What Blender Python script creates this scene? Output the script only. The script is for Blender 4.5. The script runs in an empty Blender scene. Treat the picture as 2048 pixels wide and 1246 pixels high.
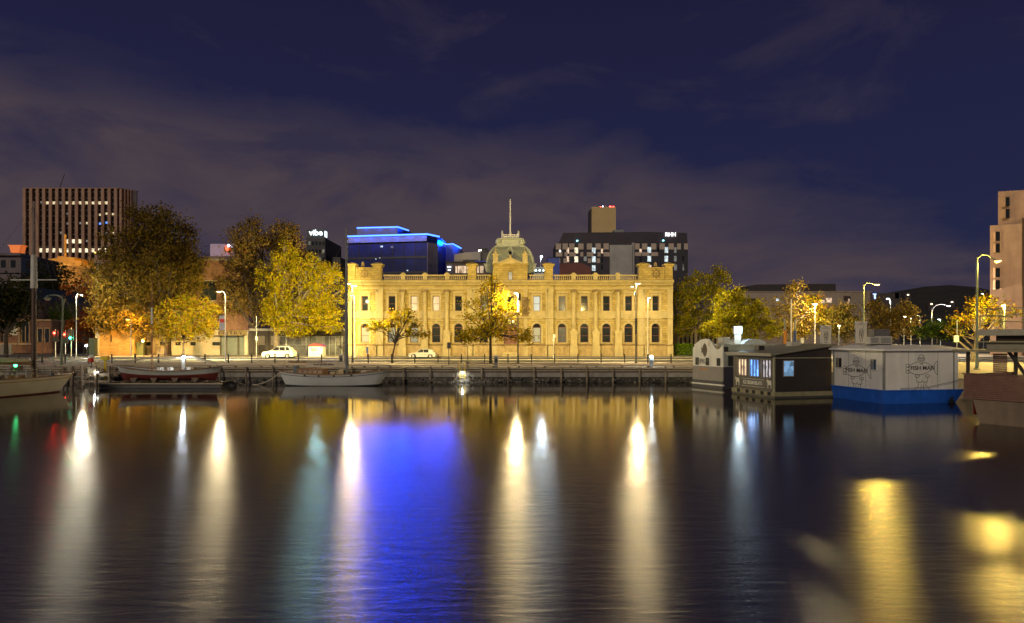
import bpy, bmesh, math, random
import numpy as np
from mathutils import Vector, Matrix
random.seed(7); rng = np.random.default_rng(7)
sc = bpy.context.scene
R = math.radians
# ------------------------------------------------------------------ camera
F, EYE, QZ = 1365.333, 4.07, 1.40          # focal length in photo pixels, eye height, quay height (water = 0)
cam_d = bpy.data.cameras.new('camera'); cam = bpy.data.objects.new('camera', cam_d)
sc.collection.objects.link(cam); sc.camera = cam
cam.location = (0, 0, EYE); cam.rotation_euler = (R(90), 0, 0)
cam_d.sensor_width = 36; cam_d.lens = 24; cam_d.shift_y = 57/2048; cam_d.clip_start = .3; cam_d.clip_end = 6000
# ------------------------------------------------------------------ night sky
def world():
    w = bpy.data.worlds.new('World'); sc.world = w; w.use_nodes = True
    nt = w.node_tree; nt.nodes.clear(); N = nt.nodes.new; L = nt.links.new
    out = N('ShaderNodeOutputWorld'); bg = N('ShaderNodeBackground'); L(bg.outputs[0], out.inputs[0])
    tc = N('ShaderNodeTexCoord'); sep = N('ShaderNodeSeparateXYZ'); L(tc.outputs['Generated'], sep.inputs[0])
    def math_(op, a, b=None, clamp=False):
        m = N('ShaderNodeMath'); m.operation = op; m.use_clamp = clamp
        for i, v in enumerate((a, b)):
            if v is None: continue
            if isinstance(v, (int, float)): m.inputs[i].default_value = v
            else: L(v, m.inputs[i])
        return m.outputs[0]
    def ramp(fac, stops):
        r = N('ShaderNodeValToRGB'); L(fac, r.inputs[0]); e = r.color_ramp.elements
        e[0].position, e[0].color = stops[0][0], (*stops[0][1], 1); e[1].position, e[1].color = stops[-1][0], (*stops[-1][1], 1)
        for p, c in stops[1:-1]:
            k = e.new(p); k.color = (*c, 1)
        return r.outputs[0]
    def mix(fac, a, b, mode='MIX'):
        m = N('ShaderNodeMix'); m.data_type = 'RGBA'; m.blend_type = mode
        for i, v in ((0, fac), (6, a), (7, b)):
            if isinstance(v, (int, float)): m.inputs[i].default_value = v
            elif isinstance(v, tuple): m.inputs[i].default_value = (*v, 1)
            else: L(v, m.inputs[i])
        return m.outputs[2]
    base = ramp(math_('MAXIMUM', sep.outputs[2], 0.0), [(0, (.022, .023, .052)), (.12, (.0160, .0185, .053)), (.30, (.0125, .0140, .047)), (.50, (.0110, .0095, .032)), (1, (.008, .007, .024))])
    # flat cloud layer seen from below
    den = math_('ADD', math_('MAXIMUM', sep.outputs[2], 0.0), .10)
    cmb = N('ShaderNodeCombineXYZ'); L(math_('DIVIDE', sep.outputs[0], den), cmb.inputs[0]); L(math_('DIVIDE', sep.outputs[1], den), cmb.inputs[1])
    def noise(scale, detail, off):
        mp = N('ShaderNodeMapping'); mp.inputs['Location'].default_value = (off, off*.7, 0); L(cmb.outputs[0], mp.inputs[0])
        n = N('ShaderNodeTexNoise'); n.inputs['Scale'].default_value = scale; n.inputs['Detail'].default_value = detail; n.inputs['Roughness'].default_value = .55
        L(mp.outputs[0], n.inputs[0]); return n.outputs[0]
    n1, n2 = noise(.75, 6, 3.1), noise(.33, 4, 11.3)
    mp3 = N('ShaderNodeMapping'); mp3.inputs['Scale'].default_value = (1, 1, 2.4); mp3.inputs['Location'].default_value = (.3, 0, .2); L(tc.outputs['Generated'], mp3.inputs[0])
    n3 = N('ShaderNodeTexNoise'); n3.inputs['Scale'].default_value = 4.2; n3.inputs['Detail'].default_value = 7; n3.inputs['Roughness'].default_value = .58; n3.inputs['Distortion'].default_value = .4; L(mp3.outputs[0], n3.inputs[0]); n3 = n3.outputs[0]
    # cloud bank low over the town: everything under a tilted great circle, edge broken up by noise
    e = math_('ADD', math_('SUBTRACT', sep.outputs[2], math_('MULTIPLY', sep.outputs[1], .225)), math_('MULTIPLY', sep.outputs[0], .22))
    e = math_('ADD', e, math_('MULTIPLY', math_('SUBTRACT', n1, .5), .20))
    e = math_('ADD', e, math_('MULTIPLY', math_('SUBTRACT', n2, .5), .30))
    e = math_('ADD', e, math_('MULTIPLY', math_('SUBTRACT', n3, .5), .26))
    bank = math_('MULTIPLY', ramp(e, [(0, (1, 1, 1)), (.025, (.75, .75, .75)), (.09, (0, 0, 0))]), .95)
    bank = math_('MULTIPLY', bank, ramp(n3, [(.36, (.30, .30, .30)), (.58, (1, 1, 1))]))
    wis = math_('MULTIPLY', ramp(n3, [(.54, (0, 0, 0)), (.74, (1, 1, 1))]), .32)
    cl = math_('MAXIMUM', bank, wis, True)
    col = mix(cl, base, (.066, .048, .058))
    sky = N('ShaderNodeTexSky'); sky.sky_type = 'NISHITA'; sky.sun_disc = False; sky.sun_elevation = R(-4); sky.sun_rotation = R(200)
    col = mix(.03, col, sky.outputs[0], 'ADD')
    L(col, bg.inputs[0]); bg.inputs[1].default_value = 1.0
world()
# added warm fill from behind the camera, in place of unseen near-quay lamps
sun_d = bpy.data.lights.new('camera_side_fill', 'SUN'); sun_d.energy = .95; sun_d.angle = R(12); sun_d.color = (1, .83, .63)
sun = bpy.data.objects.new('camera_side_fill', sun_d); sc.collection.objects.link(sun)
sun.rotation_euler = (R(68), 0, R(-26))
sc.view_settings.view_transform = 'Standard'; sc.view_settings.look = 'None'; sc.view_settings.exposure = .15; sc.view_settings.gamma = 1
sc.render.engine = 'CYCLES'
sc.cycles.use_denoising = True; sc.cycles.sample_clamp_indirect = 6; sc.cycles.max_bounces = 5; sc.cycles.diffuse_bounces = 2
sc.cycles.glossy_bounces = 3; sc.cycles.transparent_max_bounces = 6; sc.cycles.caustics_reflective = True; sc.cycles.caustics_refractive = False
# ------------------------------------------------------------------ helpers
def PX(x, D): return (x-1024)*D/F
def PZ(y, D): return EYE-(y-680)*D/F
def at(x, y, D): return Vector((PX(x, D), D, PZ(y, D)))
def DQ(y): return F*(EYE-QZ)/(y-680)       # distance of a point on the quay level from its row
ROOTM = {}
COL = sc.collection
def tag(o, label=None, cat=None, group=None, kind=None):
    for k, v in (('label', label), ('category', cat), ('group', group), ('kind', kind)):
        if v: o[k] = v
    return o
def thing(name, label, cat, loc=(0, 0, 0), rz=0, group=None):
    o = bpy.data.objects.new(name, None); COL.objects.link(o); o.empty_display_size = .3
    o.location = loc; o.rotation_euler = (0, 0, rz)
    ROOTM[o.name] = Matrix.Translation(loc) @ Matrix.Rotation(rz, 4, 'Z')
    return tag(o, label, cat, group)
def link(name, me, parent=None, loc=(0, 0, 0), rz=0, scale=None):
    o = bpy.data.objects.new(name, me); COL.objects.link(o); o.location = loc; o.rotation_euler = (0, 0, rz)
    if scale: o.scale = scale
    if parent: o.parent = parent; ROOTM[o.name] = ROOTM.get(parent.name, Matrix())
    return o
def clone(root, loc, rz=None, label=None, name=None):
    r = root.copy(); COL.objects.link(r); r.location = loc
    if rz is not None: r.rotation_euler = (0, 0, rz)
    if label: r['label'] = label
    ROOTM[r.name] = Matrix.Translation(loc) @ Matrix.Rotation(r.rotation_euler.z, 4, 'Z')
    for ch in list(root.children):
        c = ch.copy(); COL.objects.link(c); c.parent = r
        for g in list(ch.children):
            d = g.copy(); COL.objects.link(d); d.parent = c
    return r
class MB:
    def __init__(s): s.v, s.f = [], []
    def add(s, vs, fs):
        b = len(s.v); s.v += [tuple(v) for v in vs]; s.f += [tuple(b+i for i in f) for f in fs]; return s
    def box(s, x0, x1, y0, y1, z0, z1):
        return s.add([(x0,y0,z0),(x1,y0,z0),(x1,y1,z0),(x0,y1,z0),(x0,y0,z1),(x1,y0,z1),(x1,y1,z1),(x0,y1,z1)],
                     [(0,3,2,1),(4,5,6,7),(0,1,5,4),(1,2,6,5),(2,3,7,6),(3,0,4,7)])
    def prism(s, poly, axis, a, b):
        # poly of (u,v): axis 'y' -> (x,z) extruded in y; 'z' -> (x,y) extruded in z; 'x' -> (y,z) extruded in x
        n = len(poly)
        def P(u, v, t): return (u, t, v) if axis == 'y' else (u, v, t) if axis == 'z' else (t, u, v)
        return s.add([P(u, v, a) for u, v in poly]+[P(u, v, b) for u, v in poly],
                     [tuple(range(n)), tuple(range(2*n-1, n-1, -1))]+[(i, i+n, (i+1) % n+n, (i+1) % n) for i in range(n)])
    def tube(s, pts, rad, n=8, cap=True):
        pts = [Vector(p) for p in pts]; rad = rad if isinstance(rad, (list, tuple)) else [rad]*len(pts)
        vs, fs = [], []; ref = None
        for i, p in enumerate(pts):
            t = (pts[min(i+1, len(pts)-1)]-pts[max(i-1, 0)])
            t = t.normalized() if t.length > 1e-9 else Vector((0, 0, 1))
            if ref is None: ref = Vector((0, 1, 0)) if abs(t.y) < .9 else Vector((1, 0, 0))
            u = (ref-t*ref.dot(t)); u = u.normalized() if u.length > 1e-6 else t.orthogonal().normalized(); w = t.cross(u); ref = u
            vs += [p+(u*math.cos(2*math.pi*k/n)+w*math.sin(2*math.pi*k/n))*rad[i] for k in range(n)]
        for i in range(len(pts)-1):
            for k in range(n):
                a, b = i*n+k, i*n+(k+1) % n; fs.append((a, b, b+n, a+n))
        if cap: fs += [tuple(range(n-1, -1, -1)), tuple(range((len(pts)-1)*n, len(pts)*n))]
        return s.add(vs, fs)
    def beam(s, p, q, w, h=None):
        p, q = Vector(p), Vector(q); h = h or w; t = (q-p).normalized()
        up = Vector((0, 0, 1)) if abs(t.z) < .95 else Vector((0, 1, 0)); u = t.cross(up).normalized()*w/2; v = u.cross(t).normalized()*h/2
        return s.add([p-u-v, p+u-v, p+u+v, p-u+v, q-u-v, q+u-v, q+u+v, q-u+v], [(0,1,2,3),(7,6,5,4),(0,4,5,1),(1,5,6,2),(2,6,7,3),(3,7,4,0)])
    def lathe(s, prof, c=(0, 0, 0), n=12):
        vs, fs = [], []; c = Vector(c)
        for r, z in prof: vs += [c+Vector((r*math.cos(2*math.pi*k/n), r*math.sin(2*math.pi*k/n), z)) for k in range(n)]
        for i in range(len(prof)-1):
            for k in range(n): a, b = i*n+k, i*n+(k+1) % n; fs.append((a, b, b+n, a+n))
        fs += [tuple(range(n-1, -1, -1)), tuple(range((len(prof)-1)*n, len(prof)*n))]
        return s.add(vs, fs)
    def loft(s, rings, close=True, caps=True):
        n = len(rings[0]); vs = [p for r in rings for p in r]; fs = []
        for i in range(len(rings)-1):
            for k in range(n if close else n-1): a, b = i*n+k, i*n+(k+1) % n; fs.append((a, b, b+n, a+n))
        if caps: fs += [tuple(range(n-1, -1, -1)), tuple(range((len(rings)-1)*n, len(rings)*n))]
        return s.add(vs, fs)
    def quad(s, a, b, c, d): return s.add([a, b, c, d], [(0, 1, 2, 3)])
    def wedge_arch(s, xa, xb, zs, ztop, y0, y1, n=10):
        # rectangle [xa,xb]x[zs,ztop] minus the half circle over [xa,xb] at zs
        c, r = (xa+xb)/2, (xb-xa)/2; arc = [(c-r*math.cos(math.pi*i/n), zs+r*math.sin(math.pi*i/n)) for i in range(n+1)]
        for i in range(n):
            (x0_, z0_), (x1_, z1_) = arc[i], arc[i+1]
            if z1_ < ztop+.001: s.prism([(x0_, z0_), (x1_, z1_), (x1_, ztop), (x0_, ztop)], 'y', y0, y1)
        return s
    def mesh(s, name, m, smooth=False, M=None):
        me = bpy.data.meshes.new(name); v = s.v
        if M is not None: v = [tuple(M @ Vector(p)) for p in v]
        me.from_pydata(v, [], s.f); me.validate()
        if isinstance(m, (list, tuple)): [me.materials.append(k) for k in m]
        else: me.materials.append(m)
        bm = bmesh.new(); bm.from_mesh(me); bmesh.ops.recalc_face_normals(bm, faces=bm.faces); bm.to_mesh(me); bm.free()
        if smooth:
            me.shade_smooth()
            try: me.set_sharp_from_angle(angle=R(40))
            except Exception: pass
        return me
    def build(s, name, m, parent=None, smooth=False, world=False, loc=(0, 0, 0)):
        M = ROOTM[parent.name].inverted() if (world and parent) else None
        return link(name, s.mesh(name, m, smooth, M), parent, loc)
def bevel(o, w, seg=2):
    b = o.modifiers.new('bevel', 'BEVEL'); b.width = w; b.segments = seg; b.limit_method = 'ANGLE'; return o
def text_mesh(txt, size, depth, m, bold=0.0, name='lettering', align='CENTER', shear=0):
    c = bpy.data.curves.new(name, 'FONT'); c.body = txt; c.size = size; c.extrude = depth; c.offset = bold; c.align_x = align; c.align_y = 'CENTER'; c.shear = shear
    c.resolution_u = 3
    o = bpy.data.objects.new(name, c); COL.objects.link(o); dg = bpy.context.evaluated_depsgraph_get()
    me = bpy.data.meshes.new_from_object(o.evaluated_get(dg)); bpy.data.objects.remove(o); bpy.data.curves.remove(c)
    me.materials.clear(); me.materials.append(m); return me
def text(txt, size, depth, m, parent, loc, rz=0, bold=0.0, name='lettering', sx=1, shear=0):
    me = text_mesh(txt, size, depth, m, bold, name, shear=shear)
    me.transform(Matrix.Translation(loc) @ Matrix.Rotation(rz, 4, 'Z') @ Matrix.Rotation(R(90), 4, 'X') @ Matrix.Scale(sx, 4, (1, 0, 0)))
    return link(name, me, parent)
# ------------------------------------------------------------------ materials
MAT = {}
def mat(name, col, rough=.6, metal=0, var=.18, scale=1.5, bump=0, bscale=12, emit=None, estr=0, stain=0, spec=.5, trans=0, fine=0):
    if name in MAT: return MAT[name]
    m = bpy.data.materials.new(name); m.use_nodes = True; nt = m.node_tree; b = nt.nodes['Principled BSDF']; N = nt.nodes.new; L = nt.links.new
    b.inputs['Roughness'].default_value = rough; b.inputs['Metallic'].default_value = metal; b.inputs['Specular IOR Level'].default_value = spec
    if trans: b.inputs['Transmission Weight'].default_value = trans
    g = N('ShaderNodeNewGeometry')
    n = N('ShaderNodeTexNoise'); n.inputs['Scale'].default_value = scale; n.inputs['Detail'].default_value = 6; n.inputs['Roughness'].default_value = .62; L(g.outputs['Position'], n.inputs['Vector'])
    r = N('ShaderNodeValToRGB'); L(n.outputs[0], r.inputs[0])
    r.color_ramp.elements[0].position = .3; r.color_ramp.elements[1].position = .7
    r.color_ramp.elements[0].color = (*[c*(1-var) for c in col], 1); r.color_ramp.elements[1].color = (*[min(1, c*(1+var)) for c in col], 1)
    cur = r.outputs[0]
    if stain:
        mp = N('ShaderNodeMapping'); mp.inputs['Scale'].default_value = (1, 1, .22); L(g.outputs['Position'], mp.inputs[0])
        n2 = N('ShaderNodeTexNoise'); n2.inputs['Scale'].default_value = scale*1.7; n2.inputs['Detail'].default_value = 7; L(mp.outputs[0], n2.inputs['Vector'])
        r2 = N('ShaderNodeValToRGB'); r2.color_ramp.elements[0].position = .42; r2.color_ramp.elements[1].position = .68; L(n2.outputs[0], r2.inputs[0])
        r2.color_ramp.elements[0].color = (0, 0, 0, 1); r2.color_ramp.elements[1].color = (stain, stain, stain, 1)
        mx = N('ShaderNodeMix'); mx.data_type = 'RGBA'; L(r2.outputs[0], mx.inputs[0]); L(cur, mx.inputs[6]); mx.inputs[7].default_value = (*[c*.35 for c in col], 1); cur = mx.outputs[2]
    L(cur, b.inputs['Base Color'])
    if bump:
        n3 = N('ShaderNodeTexNoise'); n3.inputs['Scale'].default_value = bscale; n3.inputs['Detail'].default_value = 5; L(g.outputs['Position'], n3.inputs['Vector'])
        bp = N('ShaderNodeBump'); bp.inputs['Strength'].default_value = bump; bp.inputs['Distance'].default_value = .05; L(n3.outputs[0], bp.inputs['Height']); L(bp.outputs[0], b.inputs['Normal'])
    if emit: b.inputs['Emission Color'].default_value = (*emit, 1); b.inputs['Emission Strength'].default_value = estr
    MAT[name] = m; return m
def emis(name, col, s, tex=0):
    if name in MAT: return MAT[name]
    m = bpy.data.materials.new(name); m.use_nodes = True; nt = m.node_tree; b = nt.nodes['Principled BSDF']; N = nt.nodes.new; L = nt.links.new
    b.inputs['Base Color'].default_value = (*[min(.8, c*.5) for c in col], 1); b.inputs['Roughness'].default_value = .3
    b.inputs['Emission Color'].default_value = (*col, 1); b.inputs['Emission Strength'].default_value = s
    if tex:   # what shows of a lit room: soft blocks of light and dark
        g = N('ShaderNodeNewGeometry'); n = N('ShaderNodeTexVoronoi'); n.inputs['Scale'].default_value = tex; L(g.outputs['Position'], n.inputs['Vector'])
        r = N('ShaderNodeValToRGB'); L(n.outputs['Color'], r.inputs[0]); r.color_ramp.elements[0].position = .15; r.color_ramp.elements[1].position = .75
        r.color_ramp.elements[0].color = (*[c*.18 for c in col], 1); r.color_ramp.elements[1].color = (*col, 1); L(r.outputs[0], b.inputs['Emission Color'])
    MAT[name] = m; return m
def blocks(name, col, mortar, bw, bh, msize=.02, var=.14, rough=.85, stain=.5, bump=.5):
    """coursed masonry: brick texture over wall coordinates, colour per block, recessed joints, weather stains"""
    if name in MAT: return MAT[name]
    m = bpy.data.materials.new(name); m.use_nodes = True; nt = m.node_tree; b = nt.nodes['Principled BSDF']; N = nt.nodes.new; L = nt.links.new
    b.inputs['Roughness'].default_value = rough
    g = N('ShaderNodeNewGeometry'); sp = N('ShaderNodeSeparateXYZ'); L(g.outputs['Position'], sp.inputs[0])
    ad = N('ShaderNodeMath'); L(sp.outputs[0], ad.inputs[0]); L(sp.outputs[1], ad.inputs[1]); cb = N('ShaderNodeCombineXYZ'); L(ad.outputs[0], cb.inputs[0]); L(sp.outputs[2], cb.inputs[1])
    t = N('ShaderNodeTexBrick'); L(cb.outputs[0], t.inputs['Vector']); t.inputs['Scale'].default_value = 1
    t.inputs['Brick Width'].default_value = bw; t.inputs['Row Height'].default_value = bh; t.inputs['Mortar Size'].default_value = msize; t.inputs['Mortar Smooth'].default_value = .3
    t.inputs['Color1'].default_value = (*[c*(1-var) for c in col], 1); t.inputs['Color2'].default_value = (*[c*(1+var) for c in col], 1); t.inputs['Mortar'].default_value = (*mortar, 1)
    n = N('ShaderNodeTexNoise'); n.inputs['Scale'].default_value = .7; n.inputs['Detail'].default_value = 7; n.inputs['Roughness'].default_value = .65; L(g.outputs['Position'], n.inputs['Vector'])
    r = N('ShaderNodeValToRGB'); r.color_ramp.elements[0].position = .35; r.color_ramp.elements[1].position = .7; r.color_ramp.elements[0].color = (.50, .46, .40, 1); r.color_ramp.elements[1].color = (1.05, 1.05, 1.05, 1); L(n.outputs[0], r.inputs[0])
    mx = N('ShaderNodeMix'); mx.data_type = 'RGBA'; mx.blend_type = 'MULTIPLY'; mx.inputs[0].default_value = stain; L(t.outputs['Color'], mx.inputs[6]); L(r.outputs[0], mx.inputs[7]); L(mx.outputs[2], b.inputs['Base Color'])
    bp = N('ShaderNodeBump'); bp.inputs['Strength'].default_value = bump; bp.inputs['Distance'].default_value = .03; bp.invert = True; L(t.outputs['Fac'], bp.inputs['Height']); L(bp.outputs[0], b.inputs['Normal'])
    MAT[name] = m; return m
def leafmat(name, stops, trans=.35, rough=.55):
    if name in MAT: return MAT[name]
    m = bpy.data.materials.new(name); m.use_nodes = True; nt = m.node_tree; nt.nodes.clear(); N = nt.nodes.new; L = nt.links.new
    out = N('ShaderNodeOutputMaterial'); g = N('ShaderNodeNewGeometry'); r = N('ShaderNodeValToRGB'); L(g.outputs['Random Per Island'], r.inputs[0])
    e = r.color_ramp.elements; e[0].position = stops[0][0]; e[0].color = (*stops[0][1], 1); e[1].position = stops[-1][0]; e[1].color = (*stops[-1][1], 1)
    for p, c in stops[1:-1]: k = e.new(p); k.color = (*c, 1)
    n = N('ShaderNodeTexNoise'); n.inputs['Scale'].default_value = .8; n.inputs['Detail'].default_value = 3; L(g.outputs['Position'], n.inputs['Vector'])
    r2 = N('ShaderNodeValToRGB'); r2.color_ramp.elements[0].position = .35; r2.color_ramp.elements[1].position = .65; r2.color_ramp.elements[0].color = (.30, .34, .30, 1); r2.color_ramp.elements[1].color = (1.1, 1.05, 1, 1); L(n.outputs[0], r2.inputs[0])
    mx = N('ShaderNodeMix'); mx.data_type = 'RGBA'; mx.blend_type = 'MULTIPLY'; mx.inputs[0].default_value = .8; L(r.outputs[0], mx.inputs[6]); L(r2.outputs[0], mx.inputs[7])
    d = N('ShaderNodeBsdfDiffuse'); t = N('ShaderNodeBsdfTranslucent'); L(mx.outputs[2], d.inputs[0]); L(mx.outputs[2], t.inputs[0])
    ms = N('ShaderNodeMixShader'); ms.inputs[0].default_value = trans; L(d.outputs[0], ms.inputs[1]); L(t.outputs[0], ms.inputs[2]); L(ms.outputs[0], out.inputs[0])
    MAT[name] = m; return m
def lightsrc(parent, loc, watts, col, rad=.15, spot=None, aim=(0, 0, -1), blend=.5, name='lamp_light'):
    l = bpy.data.lights.new(name, 'SPOT' if spot else 'POINT'); l.energy = watts; l.color = col; l.shadow_soft_size = rad
    if spot: l.spot_size = R(spot); l.spot_blend = blend
    o = bpy.data.objects.new(name, l); COL.objects.link(o)
    if parent: loc = ROOTM[parent.name].inverted() @ Vector(loc); o.parent = parent; aim = ROOTM[parent.name].to_3x3().inverted() @ Vector(aim)
    o.location = loc; o.rotation_euler = Vector(aim).to_track_quat('-Z', 'Y').to_euler(); return o
WARM, SOD, COOL = (1, .78, .42), (1, .66, .12), (.75, .92, 1)
sandstone = blocks('sandstone_courses', (.56, .43, .135), (.30, .21, .065), .95, .40, .026, .17, .85, .7, .35)
stone = mat('dressed_sandstone', (.54, .44, .21), .85, var=.16, scale=.9, bump=.15, bscale=9, stain=.25)
stone_dk = mat('weathered_sandstone', (.46, .34, .15), .9, var=.25, scale=1.6, bump=.25, stain=.4)
brick = blocks('red_brick', (.26, .12, .075), (.20, .15, .11), .24, .086, .012, .25, .9, .6)
glass_dk = mat('dark_window_glass', (.025, .03, .032), .08, var=.3, scale=.8)
glass_bl = mat('blinds_behind_glass', (.22, .24, .22), .2, var=.2, scale=3)
shade_stone = mat('relief_shade_stone', (.27, .19, .085), .9, var=.35, scale=1.4, bump=.2, stain=.3)  # darker stone: shade of the facade relief put into the colour
redframe = mat('dull_red_window_timber', (.16, .06, .045), .5)
greymetal = mat('galvanised_metal', (.30, .32, .31), .45, .6, var=.12, scale=4)
darkmetal = mat('dark_painted_metal', (.035, .033, .032), .5, .2, scale=5)
whitepaint = mat('white_paint', (.78, .77, .71), .5, var=.08, scale=2, stain=.12)
concrete = mat('concrete', (.30, .28, .24), .85, var=.22, scale=1.2, bump=.2, bscale=8, stain=.35)
asphalt = mat('asphalt', (.055, .053, .052), .62, var=.25, scale=.8, bump=.25, bscale=25)
paving = mat('pavement', (.34, .28, .21), .75, var=.2, scale=.9, bump=.15, bscale=15, stain=.2)
timber = mat('weathered_timber', (.17, .125, .085), .8, var=.3, scale=4, bump=.3, bscale=20)
timber_lt = mat('pale_weathered_timber', (.42, .36, .25), .8, var=.25, scale=4, bump=.3, bscale=20)
black = mat('black_void', (.01, .009, .009), .9)
lampglass = emis('lamp_glass_warm', (1, .86, .58), 7)
lampsod = emis('lamp_glass_sodium', (1, .72, .12), 7)
lampcool = emis('lamp_glass_cool', (.8, .94, 1), 7)
# ------------------------------------------------------------------ the setting
def setting():
    # water ---------------------------------------------------------------
    m = bpy.data.materials.new('dock_water'); m.use_nodes = True; nt = m.node_tree; b = nt.nodes['Principled BSDF']; N = nt.nodes.new; L = nt.links.new
    nt.nodes.remove(b); df = N('ShaderNodeBsdfDiffuse'); df.inputs[0].default_value = (.012, .009, .008, 1); gl = N('ShaderNodeBsdfAnisotropic'); gl.inputs['Color'].default_value = (.97, .96, .95, 1)
    g = N('ShaderNodeNewGeometry'); sp = N('ShaderNodeSeparateXYZ'); L(g.outputs['Position'], sp.inputs[0])
    # sheltered, calmer water towards the far quay; wind ripples on the open part
    mr = N('ShaderNodeMapRange'); L(sp.outputs[1], mr.inputs[0]); mr.inputs[1].default_value = 12; mr.inputs[2].default_value = 43; mr.inputs[3].default_value = 1; mr.inputs[4].default_value = 0; mr.interpolation_type = 'SMOOTHSTEP'
    big = N('ShaderNodeTexNoise'); big.inputs['Scale'].default_value = .09; big.inputs['Detail'].default_value = 2; L(g.outputs['Position'], big.inputs['Vector'])
    bm_ = N('ShaderNodeMapRange'); L(big.outputs[0], bm_.inputs[0]); bm_.inputs[1].default_value = .3; bm_.inputs[2].default_value = .7; bm_.inputs[3].default_value = .94; bm_.inputs[4].default_value = 1.05; bm_.clamp = False
    mu = N('ShaderNodeMath'); mu.operation = 'MULTIPLY'; L(mr.outputs[0], mu.inputs[0]); L(bm_.outputs[0], mu.inputs[1])
    rr = N('ShaderNodeMapRange'); L(mu.outputs[0], rr.inputs[0]); rr.inputs[3].default_value = .055; rr.inputs[4].default_value = .252; rr.clamp = False
    L(rr.outputs[0], gl.inputs['Roughness'])
    # wavelets lean towards and away from the viewer across the dock: slopes mostly along y
    tg = N('ShaderNodeCombineXYZ'); tg.inputs[0].default_value = 1; tg.inputs[1].default_value = -.10; L(tg.outputs[0], gl.inputs['Tangent']); gl.inputs['Anisotropy'].default_value = .32
    mp = N('ShaderNodeMapping'); mp.inputs['Rotation'].default_value = (0, 0, R(-14)); mp.inputs['Scale'].default_value = (.55, 2.6, 1); L(g.outputs['Position'], mp.inputs[0])
    n = N('ShaderNodeTexNoise'); n.inputs['Scale'].default_value = 1.5; n.inputs['Detail'].default_value = 6; n.inputs['Roughness'].default_value = .6; n.inputs['Distortion'].default_value = .6; L(mp.outputs[0], n.inputs['Vector'])
    st = N('ShaderNodeMapRange'); L(mu.outputs[0], st.inputs[0]); st.clamp = False; st.inputs[3].default_value = .012; st.inputs[4].default_value = .30
    bp = N('ShaderNodeBump'); bp.inputs['Distance'].default_value = .055; L(st.outputs[0], bp.inputs['Strength']); 
    mp2 = N('ShaderNodeMapping'); mp2.inputs['Rotation'].default_value = (0, 0, R(-20)); mp2.inputs['Scale'].default_value = (5, 13, 1); L(g.outputs['Position'], mp2.inputs[0])
    n2 = N('ShaderNodeTexNoise'); n2.inputs['Scale'].default_value = 1.0; n2.inputs['Detail'].default_value = 4; n2.inputs['Roughness'].default_value = .7; L(mp2.outputs[0], n2.inputs['Vector'])
    am = N('ShaderNodeMath'); am.operation = 'MULTIPLY_ADD'; am.inputs[1].default_value = .34; L(n2.outputs[0], am.inputs[0]); L(n.outputs[0], am.inputs[2])
    L(am.outputs[0], bp.inputs['Height']); L(bp.outputs[0], gl.inputs['Normal'])
    fr = N('ShaderNodeFresnel'); fr.inputs['IOR'].default_value = 4.2; ms = N('ShaderNodeMixShader'); L(fr.outputs[0], ms.inputs[0]); L(df.outputs[0], ms.inputs[1]); L(gl.outputs[0], ms.inputs[2]); L(ms.outputs[0], nt.nodes['Material Output'].inputs[0])
    w = MB().quad((-160, -25, 0), (160, -25, 0), (160, 70, 0), (-160, 70, 0)).build('water', m); tag(w, kind='structure')
    # ground --------------------------------------------------------------
    edge = [(-160, 66), (24.5, 66), (25, 60.5), (30.5, 50), (33, 42), (33, 22), (160, 22)]
    gm = MB(); n_ = len(edge)
    gm.prism(edge+[(160, 82.5), (-160, 82.5)], 'z', -1.5, QZ)
    tag(gm.build('quay_ground', paving), kind='structure')
    rz = QZ-.12
    tag(MB().add([(-3000, 82.5, rz-.008), (3000, 82.5, rz-.008), (3000, 5000, rz-.008), (-3000, 5000, rz-.008)], [(0, 1, 2, 3)]).build('ground', mat('town_ground', (.10, .09, .075), .9, var=.2, scale=.3)), kind='structure')
    # road with kerbs, far footpath, markings
    tag(MB().quad((-150, 82.8, rz), (150, 82.8, rz), (150, 106.7, rz), (-150, 106.7, rz)).build('road', asphalt), kind='structure')
    tag(MB().quad((PX(20, 125), 106.7, rz), (PX(186, 118), 106.7, rz), (PX(185, 240), 240, rz), (PX(120, 240), 240, rz)).build('side_street', asphalt), kind='structure')
    tag(MB().box(-150, 150, 82.5, 82.8, rz-.3, QZ+.006).build('kerb_quay_side', concrete), kind='structure')
    xs = PX(192, 112)
    kb = MB().box(xs, 150, 106.7, 107.0, rz-.3, QZ+.006)
    tag(kb.build('kerb_town_side', concrete), kind='structure')
    tag(MB().box(xs, 150, 107.0, 132, rz-.3, QZ).build('footpath', paving), kind='structure')
    mk = MB(); z = rz+.005
    for yy in (83.6, 106.0): mk.quad((-150, yy, z), (150, yy, z), (150, yy+.12, z), (-150, yy+.12, z))
    for yy in (87.6, 91.4, 98.8, 102.6):
        x = -140
        while x < 140: mk.quad((x, yy, z), (x+3, yy, z), (x+3, yy+.13, z), (x, yy+.13, z)); x += 9
    tag(mk.build('road_markings', mat('road_paint', (.62, .60, .55), .6, var=.2, scale=6)), kind='structure')
    mk = MB().box(-150, 150, 94.6, 95.6, rz-.1, rz+.15); tag(mk.build('road_median', concrete), kind='structure')
setting()
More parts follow.
